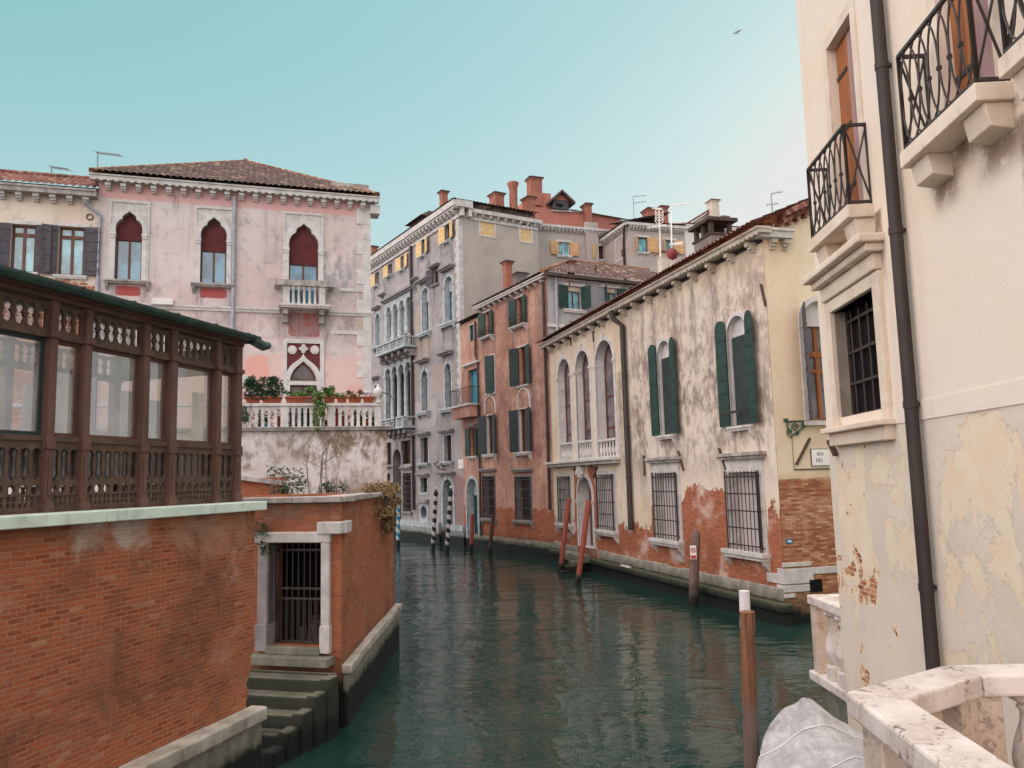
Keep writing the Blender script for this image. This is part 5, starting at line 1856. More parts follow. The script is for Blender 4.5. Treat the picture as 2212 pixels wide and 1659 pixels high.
d = MB(); d.plate(rect(*r), [hole], -.05, .02); d.build('oval_window_frame', 'stone_bluish', G)
d = MB(); d.box(r[0] - .15, r[1] + .15, -.25, .02, r[3] + .05, r[3] + .3); d.build('oval_window_hood', 'stone_grey', G)
r = win(G, T5, 276, 362, 605, 1500, shape='arch', name='water_portal', dep=.9, sur=.3, smat='stone_grey', nx=2, fmat='dark_inside', gmat='dark_inside', keystone=True, capital=True, imp=785)
r = win(G, T5, 817, 922, 932, 1450, shape='arch', name='water_door', dep=.8, sur=.28, smat='stone_bluish', nx=2, fmat='dark_inside', gmat='dark_inside', keystone=True, capital=True, imp=1085, hood=(.5, .32, .2, .4, 'stone_grey'))
wallbuild(G, [(uGl, -1.4), (0, -1.4), (0, zgt), (uGl, zgt)], 'grey_plaster', 6.4, skip_right=True)
# plinths
for a, b in ((362, 703), (700, 795), (905, 1062)):
    u0, u1, z0, z1 = G.box(T5, a, b, 1380 if a < 600 else (1395 if a < 800 else 1430), 1445 if a < 600 else (1470 if a < 800 else 1495))
    d = MB(); d.box(u0, u1, -.22, -.001, z0, z1); d.build('plinth', 'stone_bluish', G); d = MB(); d.box(u0 + .02, u1 - .02, -.16, -.002, -1.4, z0 - .001); d.build('plinth_base', 'stone_bluish_wet', G)
zigh = (zgc - zgt)
d = MB()
d.box(uGl, .35, -.55, .02, zgt + zigh * .62, zgc); d.box(uGl, .3, -.45, .019, zgt + zigh * .48, zgt + zigh * .62); d.box(uGl, .12, -.12, .018, zgt - .1, zgt + .12)
d.build('cornice', 'stone', G)
brackets_row(G, uGl, .1, 40, zgt + zigh * .47, zigh * .36, .24, .42, 'stone')
ux = G.q(T4, 592, 900)[0]
pipe(G, [(ux, G.q(R3, 462, 665)[1], -.15), (ux, 2.2, -.15)], .11, 'pipe_dark')
i = 0
z = zgt - .12
while z > 9:
    d = MB(); h_ = random.uniform(.32, .46)
    d.box(-.55 if i % 2 else -.38, .03, -.03, .3, z - h_ + .01, z); d.build('quoin', 'stone', G)
    z -= h_; i += 1
for a, b, y0, y1 in ((985, 1040, 716, 765), (985, 1040, 768, 815)):
    u0, u1, z0, z1 = G.box(T5, a, b, y0, y1)
    d = MB(); d.box(u0, u1, -.04, 0, z0, z1); d.build('wall_plaque', 'sign_white', G)
d = MB()
q = G.q(T5, 845, 830); q2 = G.q(T5, 765, 745, -1.0)
d.tube([(q[0], 0, q[1]), (q[0] - .1, -.4, q[1] + .05), (q[0] - .2, -.8, q[1] + .45), (q2[0], -1.0, q2[1])], .04, 6)
d.tube([(q[0], 0, q[1] + .6), (q[0] - .12, -.5, q[1] + .25), (q[0] - .1, -.4, q[1] + .05)], .03, 6)
d.build('lamp_bracket', 'iron', G)
# side wall of the grey palace
GS = Fac(GO, 59, root=G.root)
uS = GS.q(R3, 1492, 640)[0]
plaster('grey_plaster_side', S(176, 164, 156), S(164, 152, 144), S(130, 122, 118), .35, .25, bump=.2)
for xl, xr, yt, yb in ((1020, 1132, 436, 578), (1346, 1430, 480, 624)):
    r = win(GS, R3, xl, xr, yt, yb, dep=.1, sur=.14, smat='stone_clean', nx=1, gmat='dark_inside', sill=(.14, .14, .05, 0, 'stone_clean'))
    for s_, h_ in ((-1, r['u0']), (1, r['u1'])):
        panel(r['o'], h_, s_, (r['u1'] - r['u0']) / 2 - .005, r['z0'] + .01, r['z1'] - .01, 0, 'shutter_yellow', y=.04)
GS.O2 = None
d = MB()
d.plate(rect(.002, uS, -1.4, zgt + zigh * .36), GS.holes, -.01, None)
d.build('side_wall', 'grey_plaster_side', GS)
zs1 = GS.q(R3, 1480, 405)[1]
d = MB(); d.box(-.3, .9, -.5, .02, zgt + zigh * .55, zgc); d.build('cornice_return', 'stone', GS)
d = MB(); d.box(.9, uS + .25, -.3, .02, zgt + zigh * .35, zgt + zigh * .62); d.box(.9, uS, -.08, .02, zgt - .1, zgt + .1); d.build('cornice', 'stone', GS)
brackets_row(GS, .9, uS, 9, zgt + zigh * .34, .3, .2, .24, 'stone')
for u in (.15, .75):
    d = MB(); d.box(u - .12, u + .12, -.4, .0, zgt, zgt + zigh * .54); d.build('corner_bracket', 'stone_clean', GS)
rfm = MB()
roof(rfm, (uGl, -.6, zgc), (1, 0, 0), (0, 1, 0), -uGl + .4, lambda s: min(3.4, -uGl + .4 - s), .3, .3)
roof(rfm, (.4, -.6, zgc), (0, 1, 0), (-1, 0, 0), 7.2, lambda s: min(s, 7.2 - s), .3, .3)
rfm.box(uGl, -.01, .05, 6.3, zgt, zgc + .14)
G_roof = rfm.build('roof', 'roof_tile', G)
a_, b_ = G.q(R3, 652, 240, 2), G.q(R3, 724, 400, 2)
chimney(G, a_[0] + .7, a_[0] + 1.2, b_[1] - .5, a_[1], 2, .5)
a_, b_ = G.q(R3, 100, 682, 2), G.q(R3, 154, 790, 2)
chimney(G, b_[0] - 1.0, b_[0] - .5, b_[1] - .5, a_[1], 2, .5)
a_, b_ = G.q(R3, 440, 452, 3), G.q(R3, 560, 535, 3)
d = MB(); d.box(a_[0] + .2, b_[0] - .2, 3, 4.4, b_[1] - 1, a_[1] - .3)
d.add([(a_[0] - .2, 2.6, a_[1] - .5), (b_[0] + .2, 2.6, a_[1] - .5), (b_[0] + .2, 4.8, a_[1] - .5), (a_[0] - .2, 4.8, a_[1] - .5), (a_[0] + .3, 3.6, a_[1] + .1), (b_[0] - .1, 3.6, a_[1] + .1)], [(0, 1, 5, 4), (1, 2, 5), (2, 3, 4, 5), (3, 0, 4), (3, 2, 1, 0)])
d.build('roof_hatch', 'cap_dark', G)
for (x0, x1, yt, yb, st_) in ((1140, 1215, 212, 340, 'square'), (1246, 1330, 130, 350, 'round'), (1410, 1470, 246, 390, 'square')):
    a_, b_ = GS.q(R3, x0, yt, 1.5), GS.q(R3, x1, yb, 1.5)
    chimney(GS, a_[0], b_[0], zgt, a_[1], 1.5, .9, style=st_)

# ------------------------------------------------------------------ grey apartment block with a red attic behind
KO = at_y(1318, 1000, 63)
K = Fac(KO, 70, name='apartment_block', label='grey apartment block with orange shutters and a red attic storey behind the orange house', cat='apartment block')
plaster('block_plaster', S(178, 166, 160), S(166, 154, 148), S(136, 126, 122), .35, .25, bump=.2)
plaster('attic_plaster', S(180, 118, 104), S(166, 106, 94), S(140, 84, 76), .4, .25, bump=.25)
zk = K.q(R4, 560, 575)[1]
kx0, kx1 = K.q(R4, 200, 700)[0], K.q(R4, 705, 700)[0]
for xl, xr, yt, yb in ((440, 535, 672, 788),):
    win(K, R4, xl, xr, yt, yb, dep=.18, sur=.0, fmat='paint_white', gmat='glass_sky', nx=2, sill=(.2, .18, .16, 0, 'stone_clean'), lintel=(.28, .16, .06, 'stone_clean'), sh=dict(mat='shutter_orange', l=170, r=172, w=.72))
x0_, _ = K.q(R4, 905, 700)
win(K, R4, 782, 845, 705, 822, dep=.18, sur=0, fmat='wood_brown', gmat='glass_dark', nx=2, lintel=(.25, .16, .06, 'stone_clean'), sill=(.1, .16, .1, 0, 'stone_clean'), sh=dict(mat='shutter_yellow', l=150, r=165, w=.68))
kxe = K.q(R4, 900, 700)[0]
d = MB(); d.plate(rect(kx0, kxe + 3, -1.4, zk), K.holes, 0, None)
for op_, dp_ in K.reveals: d.strip(op_, 0, dp_, inward=True)
d.plate(rect(kx0, kxe + 3, -1.4, zk), [], 8, None)
d.build('wall', 'block_plaster', K)
d = MB(); d.box(kx0, kxe + .2, -.35, .02, zk + .1, zk + .3); d.build('cornice', 'stone', K)
brackets_row(K, kx0, kxe, 22, zk + .095, .3, .22, .28, 'stone')
d = MB(); x_ = K.q(R4, 724, 700)[0]; d.box(x_ - .55, x_ + .55, -.25, .02, -1.4, zk + .8); d.build('flue', 'block_plaster', K)
# projecting right wing
KW = Fac(at_y(1352, 1000, 58.5), 72, root=K.root)
zw = KW.q(R4, 1300, 560)[1]
w0, w1 = KW.q(R4, 1050, 700)[0], KW.q(R4, 1545, 700)[0]
for xl, xr, yt, yb in ((1135, 1215, 630, 760), (1375, 1445, 655, 775)):
    win(KW, R4, xl, xr, yt, yb, dep=.18, sur=0, fmat='wood_brown', gmat='glass_sky', nx=1, lintel=(.25, .16, .06, 'stone_clean'), sill=(.15, .16, .14, 0, 'stone_clean'), sh=dict(mat='shutter_orange', l=125, r=172, w=.8))
d = MB(); d.plate(rect(w0, w1, -1.4, zw), KW.holes, 0, None)
for op_, dp_ in KW.reveals: d.strip(op_, 0, dp_, inward=True)
d.strip(rect(w0, w1, -1.4, zw), 0, 9)
d.build('wall', 'block_plaster', KW)
d = MB(); d.box(w0 - .2, w1 + .2, -.35, .02, zw + .1, zw + .32); d.build('cornice', 'stone', KW)
brackets_row(KW, w0, w1, 18, zw + .095, .3, .2, .28, 'stone')
KV = Fac(KW.world(w0, 0), 162, root=K.root)
KVl = -6.5
win(KV, R4, 940, 1000, 640, 820, dep=.12, sur=.14, smat='stone_clean', nx=1, gmat='shutter_orange', fmat='shutter_orange', base=False)
d = MB(); d.plate(rect(KVl, 0, -1.4, zw), KV.holes, -.01, None); d.build('wall', 'block_plaster', KV)
d = MB(); d.box(KVl, 0.2, -.35, .02, zw + .1, zw + .318); d.build('cornice', 'stone', KV)
brackets_row(KV, KVl, 0, 14, zw + .095, .3, .2, .28, 'stone')
u_ = KV.q(R4, 1020, 700)[0]
pipe(KV, [(u_ + .6, zw, -.3), (u_, zw - 1, -.12), (u_, 4, -.12)], .09, 'pipe_dark', collars=False)
# red attic
KA = Fac(K.world(0, 0, 1.6), 70, root=K.root)
ax0, ax1 = KA.q(R4, 245, 500)[0], KA.q(R4, 1060, 500)[0]
za0, za1 = KA.q(R4, 400, 385)[1], KA.q(R4, 1010, 480)[1]
d = MB()
d.plate([(ax0, zk - .5), (ax1, zk - .5), (ax1, za1 - .1), (ax0 + 1.2, za0)][0:3] + [(KA.q(R4, 730, 430)[0], KA.q(R4, 730, 430)[1]), (KA.q(R4, 560, 405)[0], KA.q(R4, 560, 405)[1]), (KA.q(R4, 385, 390)[0], za0), (ax0, za0)], [], 0, 5)
d.build('attic_wall', 'attic_plaster', KA)
a_, b_ = KA.q(R4, 300, 225), KA.q(R4, 385, 390)
d = MB(); d.box(ax0, b_[0] + .1, .4, 4.5, zk, a_[1]); d.build('attic_wall', 'attic_plaster', KA)
d = MB()
pa, pb_ = KA.q(R4, 545, 395), KA.q(R4, 1060, 485)
rfm = MB()
d.add([(pa[0], -.3, pa[1]), (pb_[0], -.3, pb_[1]), (pb_[0], 4.5, pb_[1] + 1.5), (pa[0], 4.5, pa[1] + 1.5)], [(0, 1, 2, 3)])
d.build('attic_roof', 'roof_tile', KA)
a_, b_ = KA.q(R4, 385, 395, -.1), KA.q(R4, 690, 420, -.1)
d = MB(); d.bar((a_[0], -.08, a_[1]), (b_[0], -.08, b_[1] + .12), .12, .14); d.build('ledge', 'stone', KA)
# dormer
a_, b_ = KA.q(R4, 388, 300, -.2), KA.q(R4, 525, 392, -.2)
d = MB(); d.plate(rect(a_[0], b_[0], b_[1], a_[1]), [rect(a_[0] + .25, b_[0] - .5, b_[1] + .12, a_[1] - .35)], -.3, 3); 
dm = d.build('dormer', 'shutter_grey', KA)
d = MB(); d.plate(rect(a_[0] + .25, b_[0] - .5, b_[1] + .12, a_[1] - .35), [], -.1, None); d.build('pane', 'glass_dark', dm)
cxm = (a_[0] + b_[0]) / 2
pk = KA.q(R4, 440, 222, -.3)[1]
d = MB(); d.plate([(a_[0] - .1, a_[1]), (b_[0] + .1, a_[1]), (cxm, pk - .25)], [], -.25, 3); d.build('gable', 'attic_plaster', dm)
d = MB()
for s_ in (-1, 1):
    e = a_[0] - .35 if s_ < 0 else b_[0] + .45
    d.add([(cxm, -.7, pk), (e, -.7, a_[1] - .15), (e, 3, a_[1] - .15), (cxm, 3, pk), (cxm, -.7, pk - .2), (e, -.7, a_[1] - .35), (e, 3, a_[1] - .35), (cxm, 3, pk - .2)], [(0, 1, 2, 3), (7, 6, 5, 4), (0, 4, 5, 1), (1, 5, 6, 2)])
d.build('dormer_roof', 'wood_grey', dm)
for V, x0, x1, yt, yb, mt, yy, st_ in ((R4, 195, 302, 92, 300, 'chimney_red', .2, 'square'), (R4, 682, 738, 325, 580, 'chimney_red', -.7, 'square')):
    a_, b_ = KA.q(V, x0, yt, yy), KA.q(V, x1, yb, yy)
    chimney(KA, a_[0], b_[0], b_[1] - .5, a_[1], yy, .9, mt, st_)
for x0, x1, yt, yb, st_ in ((1222, 1310, 365, 500, 'square'), (1335, 1400, 348, 520, 'square')):
    a_, b_ = KW.q(R4, x0, yt, 3), KW.q(R4, x1, yb, 3)
    chimney(KW, a_[0], b_[0], zw, a_[1], 3, 1.1, 'chimney_red', st_)
rfm = MB(); roof(rfm, (w0 - .2, -.4, zw + .33), (1, 0, 0), (0, 1, 0), w1 - w0 + .3, 4, .25, .3); rfm.build('roof', 'roof_tile', KW)
rfm = MB(); roof(rfm, (KVl, -.4, zw + .33), (1, 0, 0), (0, 1, 0), -KVl + .2, 4, .25, .3); rfm.build('roof', 'roof_tile', KV)

# ------------------------------------------------------------------ white house far right
Wh = Fac(at_y(1482, 1000, 66), 74, name='white_house', label='far white house with pale chimneys and a small gabled attic', cat='house')
plaster('white_plaster', S(226, 220, 214), S(214, 208, 204), S(180, 170, 164), .3, .2, bump=.15)
za = Wh.q(R4, 1900, 575)[1]
x0, x1 = Wh.q(R4, 1540, 650)[0], Wh.q(R4, 2200, 650)[0]
d = MB(); d.plate(rect(x0, x1 + 3, -1.4, za), [], 0, 7); d.build('wall', 'white_plaster', Wh)
d = MB(); d.box(x0, x1 + 3, -.3, .02, za, za + .3); d.build('cornice', 'stone', Wh)
rfm = MB(); roof(rfm, (x0, -.3, za + .31), (1, 0, 0), (0, 1, 0), x1 - x0 + 3, 4, .3, .3); rfm.build('roof', 'roof_tile_red', Wh)
g0, g1, gp = Wh.q(R4, 1560, 530, 2), Wh.q(R4, 1800, 545, 2), Wh.q(R4, 1740, 400, 2)
q = (gp[0], gp[1])
d = MB(); d.plate([(g0[0], za), (g1[0], za), (g1[0], gp[1] - .6), (gp[0], gp[1] - .15), (g0[0], g0[1])], [], 2, 6); at = d.build('attic', 'chimney_pale', Wh)
d = MB()
d.bar((g0[0] - .5, 1.8, g0[1] - .1), (gp[0], 1.8, gp[1]), .5, .16); d.bar((gp[0], 1.8, gp[1]), (g1[0] + .2, 1.8, gp[1] - .75), .5, .16); d.build('attic_roof', 'roof_tile_red', at)
a_ = Wh.box(R4, 1678, 1758, 500, 535, 2)
d = MB(); d.box(a_[0], a_[1], 1.96, 2.0, a_[2], a_[3]); d.build('window', 'shutter_grey', at)
for xx0, xx1, yt, yb, mt in ((1775, 1848, 292, 500, 'chimney_pale'), (1768, 1876, 484, 560, 'chimney_pale'), (1868, 1922, 438, 550, 'chimney_pale')):
    a_, b_ = Wh.q(R4, xx0, yt, 1), Wh.q(R4, xx1, yb, 1)
    chimney(Wh, a_[0], b_[0], za, a_[1], 1, .9, mt, capmat='roof_tile_red')

# ------------------------------------------------------------------ orange house
za_ = N.q(R3, 960, 1260)[1]
zo = N.q(R3, 1420, 985)[1]
ua = N.q(R3, 1012, 1400)[0]
plaster('orange_plaster', S(196, 154, 136), S(168, 122, 106), S(122, 96, 88), .85, .7, algae=.55, dscale=.3, bump=.45,
        soots=[(-11, 0, 5, 10.5, S(124, 92, 86), 1.2, .8)],
        drips=[(N.q(R3, x_, y_)[0], N.q(R3, x_, y_)[1], l_, w_) for x_, y_, l_, w_ in ((1040, 1440, 3, .3), (1130, 1430, 4, .35), (1280, 1345, 4.5, .3), (1420, 1330, 4, .4), (1230, 1050, 4, .4), (1500, 1000, 6, .8), (1570, 1000, 5, .5), (1450, 1640, 4, .5))], peel=dict(z=2.6, amp=1.9, ns=1.2, pale=.15, stops=BR_RED, rim=S(190, 140, 122)))
win(N, R3, 932, 968, 1305, 1435, dep=.12, sur=.08, smat='stone', nx=1, gmat='shutter_green', fmat='shutter_green')
r = win(N, R5, 817, 890, 283, 540, name='balcony_door', dep=.3, sur=.0, nx=1, gmat='door_cyan', fmat='door_cyan')
u0, u1, z0, z1 = N.box(R5, 768, 905, 428, 545)
d = MB(); d.box(u0, u1, -.85, .02, z0 - .12, z0); bal = d.build('balcony', 'stone', N)
d = MB()
for i in range(16):
    u = u0 + .03 + (u1 - u0 - .06) * i / 15
    d.tube([(u, -.8, z0), (u, -.8, z1)], .014, 5)
for yy in range(5):
    for u in (u0 + .03, u1 - .03): d.tube([(u, -.8 + yy * .16, z0), (u, -.8 + yy * .16, z1)], .014, 5)
d.box(u0, u1, -.82, -.78, z1 - .03, z1 + .01); d.box(u0, u0 + .04, -.8, 0, z1 - .03, z1 + .01); d.box(u1 - .04, u1, -.8, 0, z1 - .03, z1 + .01)
d.build('railing', 'iron', bal)
d = MB(); d.box(u0 + .15, u1 - .1, -.7, .0, z0 - .85, z0 - .121); d.build('balcony_base', 'orange_plaster', bal)
u0, u1, z0, z1 = N.box(R5, 790, 905, 225, 250)
d = MB(); d.box(u0 - .1, u1, -.18, .02, z0, z0 + .14); d.build('string_course', 'stone', N)
ks = dict(dep=.22, nx=2, gmat='glass_dark', fmat='wood_orange', fw=.06)
win(N, R5, 835, 872, 708, 915, sur=.0, sill=(.3, .16, .15, 2, 'stone'), hood=(.3, .08, .18, .2, 'stone_grey'), sh=dict(mat='shutter_green', l=168, r=165, w=.5), **ks)
win(N, R5, 948, 1010, 190, 462, sur=.1, sill=(.15, .1, .1, 0, 'stone'), sh=dict(mat='shutter_green', l=None, r=20, w=.75), **ks)
win(N, R5, 1192, 1240, 120, 400, sur=.0, sill=(.4, .12, .14, 0, 'stone'), lintel=(.3, .1, .05, 'stone_clean'), sh=dict(mat='shutter_dark', l=158, r=170, w=.72), **ks)
for xl, xr, yt, yb, la in ((1062, 1100, 1198, 1402, 1), (1318, 1368, 1080, 1312, 1)):
    r = win(N, R3, xl, xr, yt, yb, sur=.0, sill=(.55, .14, .32, 2, 'stone'), lintel=(.3, .1, .05, 'stone_clean'), sh=dict(mat='shutter_green', l=165, r=170, w=.62), **ks)
    d = MB(); a, b = r['u0'] - .5, r['u1'] + .5
    zt_ = r['z0'] + (r['z1'] - r['z0']) * .36
    for i in range(11):
        u = a + (b - a) * i / 10
        d.tube([(u, -.3, r['z0']), (u, -.36, (r['z0'] + zt_) / 2), (u, -.3, zt_)], .012, 5)
    for z in (r['z0'] + .06, (r['z0'] + zt_) / 2, zt_): d.box(a, b, -.32, -.29, z - .014, z + .014)
    for u in (a, b): d.box(u - .014, u + .014, -.3, 0, zt_ - .02, zt_ + .01)
    d.build('window_railing', 'iron', r['o'])
for (xl, xr, yt, yb, ax0_, ax1_, ay0, ay1) in ((955, 1000, 618, 900, 937, 1020, 470, 610), (1188, 1248, 572, 885, 1175, 1270, 415, 570)):
    r = win(N, R5, xl, xr, yt, yb, sur=.06, smat='stone', sill=(.45, .2, .22, 2, 'stone'), sh=dict(mat='shutter_dark', l=158, r=170, w=.66), **ks)
    u0, u1, z0, z1 = N.box(R5, ax0_, ax1_, ay0, ay1)
    a_ = arch(u0, u1, z0, z1)
    ring = grow(a_, -.1)
    d = MB(); d.plate(a_[1:] + [a_[0]] + [ring[0]] + ring[:1:-1] + [ring[1]], [], -.06, .01, back=False); d.build('relief_arch', 'stone_clean', N)
for xl, xr, yt, yb in ((932, 1012, 1062, 1365), (1168, 1276, 1066, 1380)):
    r = win(N, R5, xl, xr, yt, yb, dep=.4, sur=.14, smat='stone_grey', nx=1, fmat='wood_brown', gmat='glass_dark', sill=(.25, .2, .2, 2, 'stone_grey'), hood=(.35, .3, .2, .25, 'stone_grey'), grille=(10, 5, .06))
r = win(N, R5, 812, 888, 1078, 1510, shape='arch', name='water_door', dep=.55, sur=.22, smat='stone_bluish', nx=2, fmat='door_teal', gmat='door_teal', solidtop=1200)
wallbuild(N, [(uNl, -1.4), (0, -1.4), (0, zo), (ua, zo), (ua, za_), (uNl, za_)], 'orange_plaster', 7, skip_right=True)
zigzag(N, ua - .2, .25, zo + .1, zo - .06, .32, 'stone', .22)
d = MB(); d.box(ua, 0, .03, .1, zo, zo + .37); d.box(uNl, ua, .03, .1, za_, za_ + .17); d.build('eave_board', 'cap_dark', N)
brackets_row(N, ua, 0, 12, zo - .07, .2, .16, .24, 'stone')
d = MB(); roof(d, (uNl - .1, -.35, za_ + .05), (1, 0, 0), (0, 1, 0), ua - uNl + .1, 4, .4, .25); d.build('annex_roof', 'roof_tile', N)
d = MB(); roof(d, (ua - .2, -.42, zo + .2), (1, 0, 0), (0, 1, 0), .5 - ua, lambda s: min(4.0, (.5 - ua - s) * 1.0 + .001, s + 2.2), .5, .25)
NS = Fac(NO, 63, root=N.root)
uN2 = NS.q(R4, 1500, 1100)[0]
nrf = d.build('roof', 'roof_tile', N)
d = MB(); roof(d, (-.2, -.45, zo + .2), (1, 0, 0), (0, 1, 0), uN2 + .6, lambda s: min(4.0, s * 1.0 + .001), .5, .25); d.build('roof_side', 'roof_tile', NS)
rg = Vector((.2, -.2, zo + .28))
d = MB()
apN = N.M.inverted() @ NS.M @ Vector((3.8, 3.55, zo + .25 + 2.0))
caps(d, (.25, -.42, zo + .28), apN, .13, .45); caps(d, apN, N.M.inverted() @ NS.M @ Vector((uN2 + .4, 3.55, zo + .25 + 2.0)), .12, .45)
d.build('hip_tiles', 'ridge_tile', nrf)
a_, b_ = N.q(R3, 1180, 800, 1.2), N.q(R3, 1262, 1040, 1.2)
chimney(N, a_[0] + .35, a_[0] + .82, zo - .2, a_[1], 1.2, .46, 'chimney_red')
a_, b_ = N.q(R3, 1272, 895, 2.4), N.q(R3, 1325, 1000, 2.4)
chimney(N, a_[0], b_[0], zo, a_[1], 2.4, .7, 'chimney_grey')
a_, b_ = N.q(R4, 517, 835, 2.8), N.q(R4, 540, 885, 2.8)
chimney(N, a_[0], b_[0], zo + 1, a_[1], 2.8, .3, 'chimney_red')
pu = N.q(R5, 910, 800)[0]
pipe(N, [(N.q(R5, 880, 0)[0], N.q(R5, 880, -60)[1], -.12), (N.q(R5, 880, 0)[0], N.q(R5, 885, 190)[1], -.12), (pu, N.q(R5, 910, 215)[1], -.12), (pu, 3.2, -.12), (pu, .8, -.12)], .07, 'pipe_dark')
pu = -.22
pipe(N, [(pu, zo - .2, -.14), (pu, 2.6, -.14)], .08, 'pipe_dark')
d = MB()
u = uNl + 1.8
random.seed(9)
while u < -.02:
    e = min(0, u + random.uniform(.5, 1.2))
    d.box(u + .005, e - .005, -.08, -.001, .62, .86 + random.uniform(-.02, .02)); d.box(u, e, -.24, -.002, -1.4, .6)
    u = e
d.build('plinth', 'stone_water', N)
# grey side
plaster('greyblue_plaster', S(172, 172, 172), S(152, 154, 156), S(110, 112, 114), .6, .35, bump=.3, dscale=.4, peel=dict(z=NS.q(R4, 500, 1440)[1] - 3, amp=1))
kn = dict(dep=.2, sur=0, nx=2, gmat='glass_sky', fmat='wood_brown', fw=.06)
for xl, xr, yt, yb, l, rr_, sl_ in ((520, 632, 1058, 1258, 172, 115, 1), (845, 945, 1072, 1262, 115, 172, 1), (1135, 1235, 1080, 1270, 172, 150, 0)):
    r = win(NS, R4, xl, xr, yt, yb, lintel=(.3, .16, .07, 'stone_clean'), sill=(.35, .2, .14, 0, 'stone_clean') if sl_ else None, sh=dict(mat='shutter_green', l=l, r=rr_, w=.62), **kn)
    t = MB()
    hz = r['z1'] - r['z0']
    t.box(r['u0'] + .03, r['u1'] - .03, .06, .16, r['z1'] - hz * .2, r['z1'] - .005)
    t.build('roller_blind', 'blind_cream', r['o'])
d = MB(); d.plate(rect(.002, uN2 + .3, -1.4, zo), NS.holes, -.01, None)
for op_, dp_ in NS.reveals: d.strip(op_, -.01, dp_, inward=True)
d.build('side_wall', 'greyblue_plaster', NS)
d = MB(); d.box(-.35, uN2 + .3, -.42, .0, zo + .02, zo + .2); d.build('side_eave', 'cap_dark', NS)
q = NS.q(R4, 405, 960); q2 = NS.q(R4, 415, 1470)
pipe(NS, [(q[0], q[1], -.12), (q[0], q2[1] + .2, -.12), (q[0] - .4, q2[1] - .3, -.12), (q[0] - .4, q2[1] - 1.2, -.12)], .08, 'pipe_grey')
u0, u1, z0, z1 = NS.box(R4, 360, 488, 1385, 1415)
d = MB(); d.box(-.05, u1, -.1, .0, z0, z1); d.build('stone_band', 'stone_clean', NS)
# ------------------------------------------------------------------ yellow palace
zy = YL.q(T1, 690, 790)[1] - .1
YS = Fac(YO, 74, root=YL.root)
us = lambda V, x, y: YL.q(V, x, y)[0]
s0, s1 = us(R6, 560, 500), us(R7, 590, 500)
zs0, zs1 = YL.q(R7, 200, 820)[1], YL.q(R7, 200, 60)[1]
hz = YL.q(R7, 200, 1010)[1]
zbr = YL.q(R6, 560, 1290)[1]
plaster('yellow_plaster', S(218, 203, 184), S(212, 193, 170), S(150, 132, 120), .35, .35, algae=.35, bump=.45, dscale=.3,
        soots=[(s0 - .2, s1 - .0, zs0 - .8, zs1 + .3, S(128, 114, 107), 1.2, .95), (us(R6, 505, 500), s0, zs0 - 1, zs0 + 3.2, S(140, 124, 114), .5, .75), (-30, -.3, zy - 2.5, zy, S(196, 172, 150), .8, .4)],
        drips=[(us(V_, x_, y_), YL.q(V_, x_, y_)[1], l_, w_) for V_, x_, y_, l_, w_ in ((R4, 745, 1420, 6, .22), (R4, 1160, 1200, 5, .3), (R4, 1255, 1170, 5.5, .35), (R4, 1430, 1090, 4, .3), (R4, 1590, 1020, 5, .35), (R4, 1780, 930, 4, .4), (R6, 735, 800, 1.6, .2), (R6, 845, 790, 1.8, .2), (R7, 375, 770, 1.4, .2), (R7, 490, 760, 1.6, .2), (R6, 712, 935, 3.5, .25), (R6, 640, 700, 5, .5), (R6, 510, 400, 6, .4))],
        patches=[(s0, -.1, hz - .6, zs1, S(206, 192, 182), .7, .6)],
        peel=dict(z=zbr - .1, amp=2.4, ns=1.7, pale=.85, palec=S(206, 184, 172), hills=[(us(R7, 95, 1000), us(R7, 345, 1000), hz - zbr - .2, .6), (us(R7, 525, 1000), .3, YL.q(R7, 560, 1130)[1] - zbr, .2), (us(R6, 240, 1000), us(R6, 385, 1000), 2.6, .12), (us(R6, 690, 1000), us(R6, 735, 1000), .9, .15)]))
for xl, xr, yt, yb, imp, xv in ((157, 228, 318, 938, 470, 197), (262, 343, 268, 925, 430, 305), (380, 486, 205, 915, 375, 434)):
    r = win(YL, R6, xl, xr, yt, yb, shape='arch', dep=dep_for(YL, R6, xv, 620, us(R6, xl, 620)), sur=.2, sp=.05, smat='stone_clean', fmat='wood_brown', gmat='glass_mauve', nx=2, nz=3, fw=.07, keystone=True, capital=True)
    zt_ = YL.q(R6, (xl + xr) / 2, yb - 118)[1]
    d = MB(); d.box(r['u0'] + .005, r['u1'] - .005, -.06, .2, zt_ - .1, zt_); d.box(r['u0'] + .005, r['u1'] - .005, -.06, .2, r['z0'] + .002, r['z0'] + .1)
    bl = d.build('balustrade', 'stone_clean', r['o'])
    n_ = 6
    d = MB()
    for i in range(n_):
        u = r['u0'] + (r['u1'] - r['u0']) * (i + .5) / n_
        h_ = zt_ - r['z0'] - .2
        d.lathe([(.07, 0), (.05, h_ * .08), (.05, h_ * .15), (.095, h_ * .4), (.045, h_ * .72), (.05, h_ * .85), (.075, h_)], (u, .05, r['z0'] + .1), 10)
    o = d.build('balustrade', 'stone_clean', r['o'], smooth=True)
u0, u1, z0, z1 = YL.box(R6, 118, 520, 915, 945)
d = MB(); d.box(u0, u1, -.5, .02, z0 + .08, z0 + .2); d.box(u0 + .1, u1 - .1, -.36, .019, z0 - .06, z0 + .08); d.build('string_course', 'stone', YL, bevel=.015)
